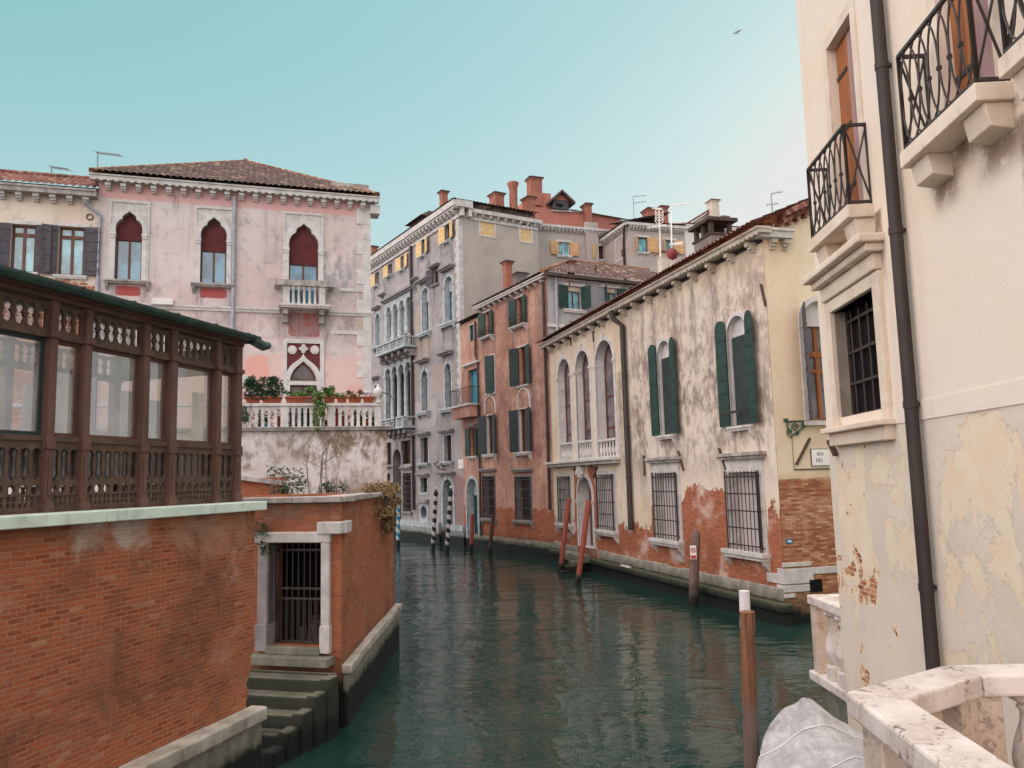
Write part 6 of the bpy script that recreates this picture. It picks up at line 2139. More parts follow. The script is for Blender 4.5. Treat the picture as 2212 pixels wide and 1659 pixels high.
# shuttered arched windows
ks = dict(shape='arch', dep=.3, sur=.13, sp=.05, smat='stone_clean', fmat='wood_brown', gmat='curtain', nx=2, nz=3)
rA = win(YL, R6, 750, 832, 210, 775, solidtop=342, sill=(.12, .16, .2, 2, 'stone'), sh=dict(mat='shutter_green', l=176, r=168, w=.56, top='round'), **ks)
r = win(YL, R7, 350, 450, 178, 737, solidtop=300, sill=(.12, .16, .2, 2, 'stone'), sh=dict(mat='shutter_green', l=176, r=168, w=.56, top='round'), **ks)
for q_ in (rA, r):
    d = MB(); d.box(q_['u0'] + .02, q_['u0'] + (q_['u1'] - q_['u0']) * .72, .12, .16, q_['z0'] + .01, q_['zt'] - .05); d.build('inner_shutter', 'shutter_dark', q_['o'])
zb_ = YL.q(R7, 400, 668)[1]
d = MB(); d.box(r['u0'] - .2, r['u1'] + .2, -.35, -.3, zb_ - .04, zb_ + .04); d.build('shutter_bar', 'iron', r['o'])
# barred ground floor windows
for V, xl, xr, yt, yb, hd in ((R6, 163, 228, 1022, 1298, None), (R6, 398, 488, 1010, 1338, None), (R6, 736, 866, 1000, 1392, 1), (R7, 358, 514, 968, 1362, 1)):
    w_f = dict(dep=.4, sur=.2, sp=.05, smat='stone', nx=2, fmat='wood_brown', gmat='glass_mauve', sill=(.3, .24, .3, 2, 'stone'), grille=(9, 5, .07), gy=-.14)
    r = win(YL, V, xl, xr, yt, yb, **w_f)
    if hd:
        z_ = YL.q(V, (xl + xr) / 2, 930 if V is R6 else 895)[1]
        d = MB(); d.box(r['u0'] - .45, r['u1'] + .4, -.26, .02, z_ + .06, z_ + .16); d.box(r['u0'] - .4, r['u1'] + .35, -.18, .019, z_ - .04, z_ + .06); d.build('hood', 'stone_dirty', r['o'])
        d = MB(); d.box(r['u0'] - .2, r['u1'] + .2, -.045, .018, r['z1'] + .2, z_ - .04); d.build('frieze', 'stone', r['o'])
    d = MB(); d.box(r['u0'] + .02, (r['u0'] + r['u1']) / 2 + .1, .3, .34, r['z0'] + .02, r['z1'] - .02); d.build('curtain', 'curtain', r['o'])
# water door with mask keystone
r = win(YL, R6, 272, 356, 1022, 1440, shape='arch', name='water_door', dep=.6, sur=.16, sp=.06, smat='stone_clean', nx=1, fmat='wood_brown', gmat='glass_mauve', capital=True, imp=1165, transom=.3)
q = YL.q(R6, 297, 1000)
d = MB()
d.lathe([(.02, -.34), (.13, -.28), (.2, -.12), (.24, .05), (.22, .2), (.25, .28), (.15, .36), (.02, .38)], (q[0], -.12, q[1]), 12)
for s_ in (-1, 1):
    d.lathe([(.01, -.06), (.06, 0), (.01, .06)], (q[0] + s_ * .09, -.34, q[1] + .08), 8)
    d.lathe([(.01, -.12), (.09, 0), (.01, .14)], (q[0] + s_ * .22, -.14, q[1] - .02), 8)
d.lathe([(.02, -.1), (.07, -.04), (.02, .1)], (q[0], -.36, q[1]), 8)
d.lathe([(.02, -.05), (.1, 0), (.02, .04)], (q[0], -.3, q[1] - .17), 8)
d.build('carved_mask', 'stone_clean', YL, smooth=True)
wallbuild(YL, [(uYl, -1.4), (0, -1.4), (0, zy), (uYl, zy)], 'yellow_plaster', 8.5, skip_right=True)
# eave: zigzag stone cornice, brackets, tiles
zigzag(YL, uYl - .4, .45, zy + .28, zy + .1, .42, 'stone_weather', .24, cap=.07)
d = MB(); d.box(uYl, 0, .03, .1, zy, zy + .62); d.build('eave_board', 'cap_dark', YL)
brackets_row(YL, uYl, .18, 17, zy + .09, .28, .16, .32, 'stone_weather')
d = MB(); roof(d, (uYl - .4, -.66, zy + .38), (1, 0, 0), (0, 1, 0), -uYl + .85, 8.5, .42, .25); yr = d.build('roof', 'roof_tile_red', YL)
# wall anchors
for V, x0, y0, x1, y1 in ((R6, 868, 868, 900, 985), (R6, 1112, 855, 1152, 980), (R6, 663, 895, 668, 1015), (R7, 512, 25, 536, 135), (R7, 300, 850, 338, 955), (R6, 385, 965, 362, 1028), (R6, 245, 975, 258, 1010)):
    a, b = YL.q(V, x0, y0), YL.q(V, x1, y1)
    d = MB(); d.bar((a[0], -.05, a[1]), (b[0], -.05, b[1]), .05, .06, up=(0, 1, 0)); d.build('wall_anchor', 'iron_rust', YL)
for x, y0, y1 in ((1000, 735, 800), (770, 865, 940), (540, 985, 1060), (550, 1510, 1570), (315, 995, 1030), (745, 1400, 1540), (800, 1365, 1415)):
    a, b = YL.q(R4, x, y0), YL.q(R4, x, y1)
    d = MB(); d.box(a[0] - .03, a[0] + .03, -.06, .0, b[1], a[1]); d.build('wall_anchor', 'iron_rust', YL)
a, b = YL.q(R6, 556, 60), YL.q(R6, 590, 1335)
um = (a[0] + b[0]) / 2
pipe(YL, [(um - .35, zy + .1, -.5), (um - .3, zy - .25, -.4), (um, zy - .6, -.16), (um, b[1], -.16)], .11, 'pipe_dark')
# plinth of pale stone blocks, dark ledge below
random.seed(17)
u = uYl
dd = us(R6, 268, 1450), us(R6, 372, 1450)
while u < -.01:
    e = min(0, u + random.uniform(.55, 1.25))
    if -e < .3: e = 0
    if not (dd[0] < (u + e) / 2 < dd[1]):
        d = MB(); d.box(u + .006, e - .006, -.07 - random.uniform(0, .015), -.001, .62, .98 + random.uniform(-.03, .03)); d.build('plinth_stone', 'stone_water', YL, bevel=.015)
    u = e
d = MB(); d.box(uYl, .35, -.36, -.002, .36, .6); d.box(uYl, .25, -.26, -.003, -1.4, .358); d.build('ledge', 'stone_algae', YL, bevel=.03)
a = YL.q(R6, 590, 1560)
d = MB(); d.box(a[0] - .3, a[0] + .55, -.42, -.3, .6, .68); d.build('ledge_stone', 'stone', YL, bevel=.02)
a = YL.box(R6, 852, 897, 1484, 1526)
d = MB(); d.box(a[0], a[1], -.03, .0, a[2], a[3]); d.build('stone_patch', 'stone_dirty', YL)
for k, (x0, x1, y0, y1) in enumerate(((545, 640, 1420, 1478), (595, 640, 1455, 1500), (542, 630, 1485, 1535), (592, 640, 1535, 1585))):
    pass
# corner quoins at the foot
for (x0, x1, y0, y1, w_) in ((610, 637, 50, 122, .9), (548, 637, 130, 235, 2.3), (415, 640, 210, 345, .95), (545, 650, 345, 450, 1.15), (548, 655, 452, 520, .3)):
    a = YL.q(T2, x0, (y0 + y1) / 2)[0]
    zt_, zb_ = YL.q(T2, 640, y0 + 8)[1], YL.q(T2, 640, y1)[1]
    d = MB(); d.box(a, .04, -.05, .3, zb_ + .01, zt_); d.build('quoin', 'stone', YL, bevel=.015)
    d = MB(); d.box(.045, w_, -.05, .3, zb_ + .012, zt_ - .002); d.build('quoin', 'stone', YS, bevel=.015)
# stairs of the water door
stp = thing('water_door_steps', 'small dark wooden landing and steps below the arched water door', 'steps', YL.world(0, 0), math.atan2(YL.u.y, YL.u.x))
d = MB()
for k in range(4):
    d = MB(); d.box(dd[0] - .2, dd[1] + .15, -.9 - .3 * k, -.37, .62 - .2 * (k + 1), .78 - .2 * k) if k == 0 else d.box(dd[1] - .5, dd[1] + .2, -.9 - .28 * k, -.9 - .28 * (k - 1), -.5, .72 - .2 * k)
    d.build('step', 'stone_step', stp, bevel=.02)
# gable end along the side canal
ka, kb = YS.q(T1, 900, 640), YS.q(T1, 1200, 520)
sl = .42
zk_ = zy + .1
plaster('yellow_clean', S(220, 202, 178), S(214, 192, 166), S(176, 150, 124), .25, .2, bump=.25, dscale=.4, algae=.35,
        peel=dict(z=YS.q(B7, 250, 1085)[1], amp=.16, ns=1.2, stops=BR_TAN, mortar=S(128, 90, 66), pale=.35, palec=S(206, 172, 142), rim=S(206, 168, 140)))
r = win(YS, B7, 236, 420, 120, 770, shape='arch', dep=.3, sur=.16, sp=.05, smat='stone_clean', fmat='wood_orange', gmat='glass_mauve', nx=2, nz=2, fw=.1, solidtop=252, transom=.56)
panel(r['o'], r['u0'] - .03, -1, .75, r['z0'] + .02, r['z1'] - .2, 122, 'shutter_grey', y=-.09)
d = MB(); d.box(r['u0'] - .25, r['u1'] + .25, -.18, .02, r['z0'] - .14, r['z0']); d.build('sill', 'stone_clean', r['o'])
gx = 9.0
d = MB()
d.plate([(.002, -1.4), (gx, -1.4), (gx, zy), (gx / 2 + .4, zy + sl * gx / 2 + .7), (.9, zy + .75), (.45, zy + .28), (.002, zy + .1)], YS.holes, -.01, None)
d.build('gable_wall', 'yellow_clean', YS)
d = MB()
d.box(-.3, .85, -.32, -.011, zy + .08, zy + .28); d.box(-.34, .9, -.37, -.012, zy + .281, zy + .36)
d.build('cornice', 'stone', YS)
brackets_row(YS, .05, .9, 2, zy + .075, .3, .18, .26, 'stone_weather')
d = MB()
d.bar((.6, -.18, zy + .82), (gx / 2 + .4, -.18, zy + sl * gx / 2 + .98), .5, .16, up=(0, 0, 1)); d.bar((.6, -.1, zy + .64), (gx / 2 + .4, -.1, zy + sl * gx / 2 + .8), .3, .16)
L_ = 3.9
for i in range(14):
    f = (i + .5) / 14
    x_, z_ = .7 + f * (gx / 2 - .3), zy + .5 + f * (sl * gx / 2 + .0)
    d.box(x_ - .06, x_ + .06, -.2, -.02, z_ - .02, z_ + .12)
d.build('gable_cornice', 'roof_tile_red', YS)
# grey chimney on the roof
a_, b_ = YL.q(R4, 1612, 545, 1.2), YL.q(R4, 1785, 860, 1.2)
d = MB()
zb_ = zy + .6
d.box(a_[0], b_[0], 1.2, 2.1, zb_, a_[1] - .65); d.box(b_[0] - .55, b_[0] + .25, .9, 1.3, zb_, a_[1] - 1.9); d.box(b_[0] - .65, b_[0] + .35, .8, 1.4, a_[1] - 1.9, a_[1] - 1.78)
d.box(a_[0] - .05, b_[0] + .05, 1.15, 2.15, a_[1] - .66, a_[1] - .58, 1)
for x_ in (a_[0] + .03, (a_[0] + b_[0]) / 2 - .08, b_[0] - .2):
    d.box(x_, x_ + .17, 1.2, 1.34, a_[1] - .58, a_[1] - .15, 1); d.box(x_, x_ + .17, 1.96, 2.1, a_[1] - .58, a_[1] - .15, 1)
d.box(a_[0] - .15, b_[0] + .15, 1.05, 2.25, a_[1] - .15, a_[1] - .02, 1)
d.build('chimney', ['chimney_grey', 'cap_dark'], YL)
a_, b_ = YL.q(R4, 1298, 770, 3.2), YL.q(R4, 1348, 960, 3.2)
chimney(YL, a_[0], b_[0], zy, a_[1], 3.2, .7, 'chimney_pale', capmat='roof_tile_red')
# street plaque, survey plate, lamp bracket
a = YS.box(B7, 266, 345, 925, 1013)
pw_ = 1.05
sg = thing('canal_name_plaque', 'white stone plaque lettered RIO DEI half hidden by the corner', 'sign', YS.world(a[0] + pw_ / 2, (a[2] + a[3]) / 2, -.012), math.atan2(YS.u.y, YS.u.x))
hz2 = (a[3] - a[2]) / 2
d = MB(); d.box(-pw_ / 2, pw_ / 2, -.03, 0, -hz2, hz2); d.build('plate', 'sign_white', sg)
d = MB()
t_ = .016
for s_ in (-1, 1): d.box(s_ * (pw_ / 2 + t_ / 2) - t_ / 2, s_ * (pw_ / 2 + t_ / 2) + t_ / 2, -.034, 0, -hz2 - t_, hz2 + t_)
d.box(-pw_ / 2, pw_ / 2, -.034, 0, hz2, hz2 + t_); d.box(-pw_ / 2, pw_ / 2, -.034, 0, -hz2 - t_, -hz2)
d.build('plate_border', 'cap_dark', sg)
GLY = {'R': [((0, 0), (0, 1), .16), ((0, 1), (.5, .96), .06), ((.5, .96), (.58, .75), .13), ((.58, .75), (.4, .52), .1), ((.4, .52), (0, .5), .06), ((.3, .5), (.68, 0), .13), ((-.12, 0), (.14, 0), .05), ((-.12, 1), (.14, 1), .05)],
       'I': [((0, 0), (0, 1), .16), ((-.14, 0), (.14, 0), .05), ((-.14, 1), (.14, 1), .05)],
       'O': [((.35, 1), (.08, .8), .08), ((.08, .8), (0, .5), .15), ((0, .5), (.08, .2), .15), ((.08, .2), (.35, 0), .08), ((.35, 0), (.62, .2), .08), ((.62, .2), (.7, .5), .15), ((.7, .5), (.62, .8), .15), ((.62, .8), (.35, 1), .08)],
       'D': [((0, 0), (0, 1), .16), ((0, 1), (.4, .95), .06), ((.4, .95), (.64, .7), .11), ((.64, .7), (.64, .3), .16), ((.64, .3), (.4, .05), .11), ((.4, .05), (0, 0), .06), ((-.12, 0), (.1, 0), .05), ((-.12, 1), (.1, 1), .05)],
       'E': [((0, 0), (0, 1), .16), ((-.12, 1), (.52, 1), .06), ((-.12, 0), (.55, 0), .06), ((0, .52), (.36, .52), .06), ((.52, 1), (.52, .84), .05), ((.55, 0), (.55, .18), .05)]}


def letters(mb, text, x, z, h, y=-.032):
    for ch in text:
        for (p, q, w) in GLY[ch]:
            mb.bar((x + p[0] * h, y, z + p[1] * h), (x + q[0] * h, y, z + q[1] * h), .006, w * h, up=(0, 1, 0)) if False else mb.bar((x + p[0] * h, y, z + p[1] * h), (x + q[0] * h, y, z + q[1] * h), w * h, .006, up=(0, 1, 0))
        x += {'R': .95, 'I': .42, 'O': 1.0, 'D': .95, 'E': .86}[ch] * h


d = MB()
lh = hz2 * .42
sc_ = pw_
letters(d, 'RIO', -pw_ / 2 + .2, hz2 * .2, lh)
letters(d, 'DEI', -pw_ / 2 + .155, -hz2 * .58, lh)
d.build('lettering', 'sign_ink', sg)
a = YS.box(B7, 130, 163, 1412, 1440)
pl = thing('survey_plate', 'small blue enamel plate with white mark on the brick corner', 'sign', YS.world((a[0] + a[1]) / 2, (a[2] + a[3]) / 2, -.012), math.atan2(YS.u.y, YS.u.x))
w2, h2 = (a[1] - a[0]) / 2, (a[3] - a[2]) / 2
d = MB(); d.box(-w2, w2, -.02, 0, -h2, h2); d.build('plate', 'sign_blue', pl)
d = MB(); d.plate([(-w2 * .7, -h2 * .3), (-w2 * .1, -h2 * .1), (w2 * .2, -h2 * .6), (w2 * .7, -h2 * .2), (w2 * .5, h2 * .45), (0, h2 * .3), (-w2 * .4, h2 * .5)], [], -.025, -.021); d.build('white_mark', 'sign_white', pl)
a0, a1 = YS.q(B7, 125, 800), YS.q(B7, 330, 775)
lb = thing('lamp_bracket', 'green scrolled wrought iron bracket on the clean yellow wall', 'bracket', YS.world(a1[0], a1[1], -.01), math.atan2(YS.u.y, YS.u.x))
L_ = a1[0] - a0[0]
d = MB()
d.tube([(-L_, -.06, 0), (0, -.06, .04)], .03, 6); d.tube([(-L_ + .1, -.06, -.45), (-.45, -.06, -.02)], .025, 6); d.tube([(-L_ + .05, -.06, .1), (-L_ + .05, -.06, -.4)], .03, 6)
for cx_, cz_, r_, tn in ((-L_ + .3, -.17, .13, 1.4), (-L_ + .58, -.12, .09, 1.4), (-.42, -.05, .07, 1.2), (-L_ + .08, -.3, .09, 1.3), (-L_ + .35, -.35, .07, 1.2), (-L_ - .03, .04, .05, 1.2)):
    d.tube([(cx_ + r_ * (1 - k / 18) * math.cos(2 * PI * tn * k / 14), -.06, cz_ + r_ * (1 - k / 18) * math.sin(2 * PI * tn * k / 14)) for k in range(15)], .02, 5)
d.build('scrollwork', 'iron_green', lb)
a0, a1 = YS.q(B7, 182, 1008), YS.q(B7, 255, 865)
d = MB(); d.bar((a0[0], -.06, a0[1]), (a1[0], -.06, a1[1]), .06, .07, up=(0, 1, 0)); d.build('wall_anchor', 'iron_rust', YS)
a0 = YS.q(B7, 172, 1035)
d = MB(); d.box(a0[0], a0[0] + 1.6, -.05, -.01, a0[1] - .015, a0[1] + .015); d.tube([(a0[0], -.03, a0[1]), (a0[0], -.03, a0[1] + 1.3)], .008, 4); d.build('cable', 'cap_dark', YS)
q = YS.box(T2, 945, 1105, 270, 430)
d = MB(); d.box(q[0], q[1], -.06, -.012, q[2], q[3]); d.build('vent_opening', 'dark_inside', YS)

# ------------------------------------------------------------------ rooftop aerials
def aer(F, px, py, pby, dep, arms, label, mat, extra=None, mast=.03):
    d_ = F.n.dot(F.world(0, 0, dep))
    def pt(x, y):
        r_ = ray(x, y)
        return CAM + r_ * ((d_ - F.n.dot(CAM)) / F.n.dot(r_))
    b, p = pt(px, pby), pt(px - 3, py)
    t = thing('tv_antenna', label, 'antenna', b)
    mb = MB(); mb.tube([(0, 0, -.4), (p.x - b.x, p.y - b.y, p.z - b.z)], mast, 6); mb.build('mast', mat, t)
    for (x0, y0, x1, y1, els) in arms:
        q0, q1 = pt(x0, y0) - b, pt(x1, y1) - b
        mb = MB(); mb.tube([q0, q1], mast * .8, 5)
        for i in range(els):
            c = q0.lerp(q1, (i + .5) / els)
            mb.tube([c + Vector((-.06, -.2, -.12)), c + Vector((.06, .2, .12))], mast * .4, 4)
        mb.build('boom', mat, t)
    return t, b, pt


V4 = lambda x, y: R4(x, y)
t, b, pt = aer(YL, *V4(1328, 385), V4(0, 985)[1], 1.5, [(*V4(1255, 375), *V4(1345, 382), 4), (*V4(1215, 545), *V4(1375, 525), 8)], 'white pole aerial with looped dipole rising over the tiled eave', 'antenna_white', mast=.028)
mb = MB()
for k in range(4):
    c = pt(*V4(1318, 408 + k * 26)) - b
    mb.tube([c + Vector((.18 * math.cos(2 * PI * j / 8), 0, .13 * math.sin(2 * PI * j / 8))) for j in range(9)], .02, 4)
mb.build('dipole', 'antenna_white', t)
t, b, pt = aer(YL, *V4(1428, 350), V4(0, 925)[1], 1.6, [(*V4(1415, 355), *V4(1572, 333), 3), (*V4(1410, 690), *V4(1525, 680), 12)], 'white pole carrying a red satellite dish and yagi aerial', 'antenna_white', mast=.03)
c = pt(*V4(1428, 780)) - b
mb = MB()
vs, fs = [], []
R_ = (pt(*V4(1472, 780)) - pt(*V4(1383, 780))).length / 2 * .5
for i in range(6):
    for k in range(20):
        rr = R_ * i / 5
        vs.append(c + Vector((rr * math.cos(2 * PI * k / 20), -.12 + .12 * (i / 5) ** 2 - .1, rr * 1.1 * math.sin(2 * PI * k / 20))))
for i in range(5):
    for k in range(20):
        fs.append((i * 20 + k, i * 20 + (k + 1) % 20, (i + 1) * 20 + (k + 1) % 20, (i + 1) * 20 + k))
mb.add(vs, fs)
mb.tube([c + Vector((0, -.2, -R_ * .6)), c + Vector((0, -.75, 0))], .015, 5)
mb.build('satellite_dish', 'dish_red', t)
aer(K, *V4(1102, 270), V4(0, 480)[1], 3, [(*V4(1098, 273), *V4(1203, 265), 6), (*V4(1098, 330), *V4(1203, 318), 6)], 'double boom aerial on the red attic roof', 'antenna', mast=.035)
VT = lambda x, y: T1(x, y)
aer(YL, *VT(803, 205), VT(0, 505)[1], 3, [(*VT(785, 207), *VT(935, 182), 5), (*VT(720, 357), *VT(875, 335), 5)], 'faint aerial at the roof corner of the yellow palace', 'antenna', mast=.02)

# ------------------------------------------------------------------ right foreground building
JX = 4.55 / 11.4
JO = Vector((ray(1793, 1020).x / ray(1793, 1020).y * 11.4, 11.4, 0))
J = Fac(JO, 183.4, name='corner_house', label='near cream house on the right with iron balconies and peeling lower wall', cat='house')
zst_ = J.q(B7, 1150, 660)[1]
JB1 = (.727, 2.247, 7.434, 7.277)              # far balcony: left, right, slab top, slab bottom
JV0, JV1 = 3.725, 5.2
m = Mx('house_plaster', .9, .2)                # cream coat above; below the string course a grey coat flaking to yellow and to brick
big = m.noise(.35, 6, .62)
c = m.mix(m.mr(big, .38, .62), S(224, 211, 199), S(222, 205, 186))
sv = m.noise(1.0, 5, .6, vec=m.scale(m.obj, (2.6, 2.6, .22)))
c = m.mix(m.math('MULTIPLY', m.mr(sv, .55, .75), .3), c, S(186, 160, 140))
for (du, dz_, ln, dw) in ((JB1[1] + .1, JB1[3], 1.1, .16), (JB1[0] + .2, JB1[3] - .1, .5, .4), (JV1 + .12, JB1[3] - .2, 2.4, .16), (JV1 - .25, JB1[3] - .2, .45, .5), (JV0 + .25, JB1[3] - .2, .4, .4), (JV0 + .9, JB1[3], .35, .9)):
    a_k = m.mr(m.math('ABSOLUTE', m.math('SUBTRACT', m.math('ADD', m.x, m.math('MULTIPLY', m.math('SUBTRACT', m.noise(2, 4, .6), .5), .25)), du)), dw, dw * .3)
    b_k = m.math('MULTIPLY', m.mr(m.z, dz_ - ln, dz_ - ln * .2), m.mr(m.z, dz_ + .06, dz_))
    c = m.mix(m.math('MULTIPLY', m.math('MULTIPLY', a_k, b_k), m.mr(m.noise(4, 6, .7), .3, .55, .2, .85)), c, S(112, 86, 70))
low = m.mr(m.z, zst_ - .1, zst_ - .13)
n1 = m.noise(1.05, 9, .7, vec=m.scale(m.obj, (1, 1, .8)), dist=.4)
n2 = m.noise(.45, 3, .5, vec=m.vadd(m.obj, (4, 0, 2)))
k1 = m.math('ADD', n1, m.math('MULTIPLY', m.math('SUBTRACT', n2, .5), .7))
gc = m.mix(m.mr(m.noise(.8, 6, .65), .35, .65), S(216, 204, 191), S(206, 193, 180))
fl1 = m.mr(k1, .555, .57)
lc = m.mix(fl1, gc, m.mix(m.mr(m.noise(3, 5, .6), .35, .65), S(222, 207, 186), S(219, 199, 172)))
n3 = m.noise(1.9, 9, .72, vec=m.scale(m.vadd(m.obj, (9, 2, 5)), (1, 1, 1.1)), dist=.5)
band = m.math('MULTIPLY', m.mr(m.x, 2.6, .9), .045)
bz = m.math('MULTIPLY', m.mr(m.math('ABSOLUTE', m.math('SUBTRACT', m.z, zst_ - 2.05)), .5, .05), m.math('MULTIPLY', m.mr(m.x, 1.7, 1.2), .13))
k2_ = m.math('ADD', m.math('ADD', n3, band), bz)
fl2 = m.mr(k2_, .655, .665)
bc, bf = m.bricks(BR_TAN[:2] + [(.7, S(176, 108, 78)), (1, S(190, 136, 104))], S(206, 180, 150), w=.22)
fl3 = m.mr(k2_, .625, .635)
lc = m.mix(fl3, lc, S(226, 204, 172))
lc = m.mix(fl2, lc, bc)
c = m.mix(low, c, lc)
fn = m.noise(28, 4, .7)
c = m.mix(.15, c, m.mix(fn, (0, 0, 0, 1), (1, 1, 1, 1)), 'OVERLAY')
an = m.math('ADD', m.z, m.math('MULTIPLY', m.math('SUBTRACT', m.noise(1.6, 6, .7), .5), .9))
c = m.mix(m.mr(an, .55, .28), c, S(26, 30, 25))
hh = m.math('ADD', m.math('MULTIPLY', fn, .15), m.math('MULTIPLY', m.math('ADD', m.math('MULTIPLY', fl1, -.35), m.math('MULTIPLY', fl2, -.7)), low))
m.done(c, m.bump(m.math('ADD', hh, m.math('MULTIPLY', m.noise(2.2, 5, .6), .5)), .5, .05))
# lower window with grille
r = win(J, B7, 412, 656, 96, 790, dep=dep_for(J, B7, 500, 450, J.q(B7, 418, 450)[0]), sur=.0, rmat='reveal_dirty', fmat='dark_inside', gmat='dark_inside', nx=1, fw=.02)
w0 = r['o']
sw = .2
d = MB()
d.box(r['u0'] - sw, r['u0'], -.06, .2, r['z0'], r['z1'] + .16); d.box(r['u1'], r['u1'] + sw, -.06, .2, r['z0'], r['z1'] + .16); d.box(r['u0'], r['u1'], -.06, .2, r['z1'], r['z1'] + .16)
d.build('surround', 'stone_warm', w0, bevel=.006)
d = MB(); d.box(r['u0'] - sw - .12, r['u1'] + sw + .06, -.2, .03, r['z0'] - .07, r['z0'] - .001); d.box(r['u0'] - sw - .05, r['u1'] + sw, -.11, .029, r['z0'] - .24, r['z0'] - .07); d.build('sill', 'stone_warm', w0, bevel=.012)
d = MB(); z_ = r['z1'] + .17
d.box(r['u0'] - sw, r['u1'] + sw, -.1, .02, z_, z_ + .2); d.box(r['u0'] - sw - .08, r['u1'] + sw + .08, -.2, .019, z_ + .2, z_ + .3); d.box(r['u0'] - sw - .14, r['u1'] + sw + .14, -.3, .018, z_ + .3, z_ + .4)
d.build('cornice', 'stone_warm', w0, bevel=.02)
bars(w0, r['u0'] + .01, r['u1'] - .01, r['z0'] + .01, r['z1'] - .01, dep_for(J, B7, 500, 450, r['u0']) - .05, 5, 4, 'iron', .014)
JW = r
# upper doors and balconies
def find_y(u, V, x, y):
    lo, hi = -1.6, 0.0
    best = min((abs(J.q(V, x, y, -k * .01)[0] - u), -k * .01) for k in range(5, 160))
    return best[1]


def railing(parent, pts, z0, z1, mat='iron'):
    """top and bottom rail with two interlaced rows of pointed arches along each run"""
    d = MB()
    for i in range(len(pts) - 1):
        p, q = Vector((pts[i][0], pts[i][1], 0)), Vector((pts[i + 1][0], pts[i + 1][1], 0))
        L_ = (q - p).length
        up = Vector((0, 0, 1))
        for z, t in ((z1, .035), (z0 + .04, .03)):
            d.bar(p + up * z, q + up * z, .035, t)
        for e in (p, q): d.bar(e + up * z0, e + up * (z1 + .01), .03, .03, up=(1, 0, 0))
        n = max(1, round(L_ / .19))
        st_ = L_ / n
        dr_ = (q - p) / L_
        h = z1 - z0 - .05
        zb = z0 + .045
        if n <= 3:
            m_ = 1
            d.bar(p + up * zb, q + up * (zb + h), .018, .018); d.bar(p + up * (zb + h), q + up * zb, .018, .018)
            continue
        for k in range(0, n + 1):                  # interlaced tall ovals
            run = []
            for jj in range(25):
                t = 2 * PI * jj / 24
                x = k * st_ + st_ * .98 * math.sin(t)
                pt_ = p + dr_ * x + up * (zb + h / 2 - h / 2 * math.cos(t))
                if -.001 <= x <= L_ + .001: run.append(pt_)
                else:
                    if len(run) > 2: d.tube(run, .0105, 5)
                    run = []
            if len(run) > 2: d.tube(run, .0105, 5)
        for k in range(1, n):
            d.box(*( (p + dr_ * k * st_).x - .018, (p + dr_ * k * st_).x + .018, (p + dr_ * k * st_).y - .018, (p + dr_ * k * st_).y + .018, zb + h * .42, zb + h * .46))
    return d.build('railing', mat, parent)


bals = []
def balcony(uw, V, xw, yt, yb, xf, yf, xl, yl, label):
    u1, zt = J.q(V, xw, yt)
    zb = J.q(V, xw, yb)[1]
    pr = find_y(u1, V, xf, yf)
    u0, _ = J.q(V, xl, yl, pr)
    return u0, u1, zt, zb, pr


u0, u1, zt_, zb_, pr = balcony(None, R8, 470, 1105, 1180, 325, 1105, 112, 1315, '')
def make_balcony(u0, u1, zt, zb, pr, lab, wl=None, door=True):
    d = MB(); d.box(u0, u1, pr, .02, zb + .0, zt)
    b = d.build('balcony', 'stone_warm', J, bevel=.01)
    b['label'] = lab
    for a in (u0 + .04, u1 - .4):
        d = MB()
        d.add([(a, pr + .08, zb - .001), (a + .36, pr + .08, zb - .001), (a + .36, .02, zb - .001), (a, .02, zb - .001), (a, pr + .12, zb - .2), (a + .36, pr + .12, zb - .2), (a + .36, .02, zb - .24), (a, .02, zb - .24)],
              [(3, 2, 1, 0), (4, 5, 6, 7), (0, 1, 5, 4), (1, 2, 6, 5), (2, 3, 7, 6), (3, 0, 4, 7)])
        d.build('bracket', 'stone_warm', b, bevel=.01)
    railing(b, [(u0 + .05, 0), (u0 + .05, pr + .05), (u1 - .05, pr + .05), (u1 - .05, 0)], zt + .0, zt + 1.0)
    return b


make_balcony(u0, u1, zt_, zb_, pr, 'far balcony above the barred window')
B1_ = (u0, u1, zt_, zb_, pr)
v0, v1, vt_, vb_, vpr = balcony(None, R8, 1240, 440, 545, 1018, 462, 607, 832, '')
v0 = J.q(R8, 607, 832, pr)[0]
wv = u1 - u0
v1 = J.q(R8, 1018, 462, pr)[0]
vt_, vb_ = zt_, zb_
make_balcony(v0, v1, vt_, vb_, pr, 'middle balcony right of the drainpipe')
gap = J.q(R8, 1140, 345, pr)[0]
make_balcony(gap, gap + (v1 - v0), vt_, vb_, pr, 'near balcony at the picture edge')
print('BALC', B1_, v0, v1, gap, JW['u0'], JW['u1'])
cd1 = (u0 + u1) / 2
dl = J.q(R8, 245, 620)[0]
dw_ = J.q(R8, 388, 620)[0] - dl
dz = J.q(R8, 300, 140)[1]
print('DOOR', dl, dw_, dz)
c2 = (v0 + v1) / 2
off = dl + dw_ / 2 - cd1
DD = dep_for(J, R8, 308, 620, dl)
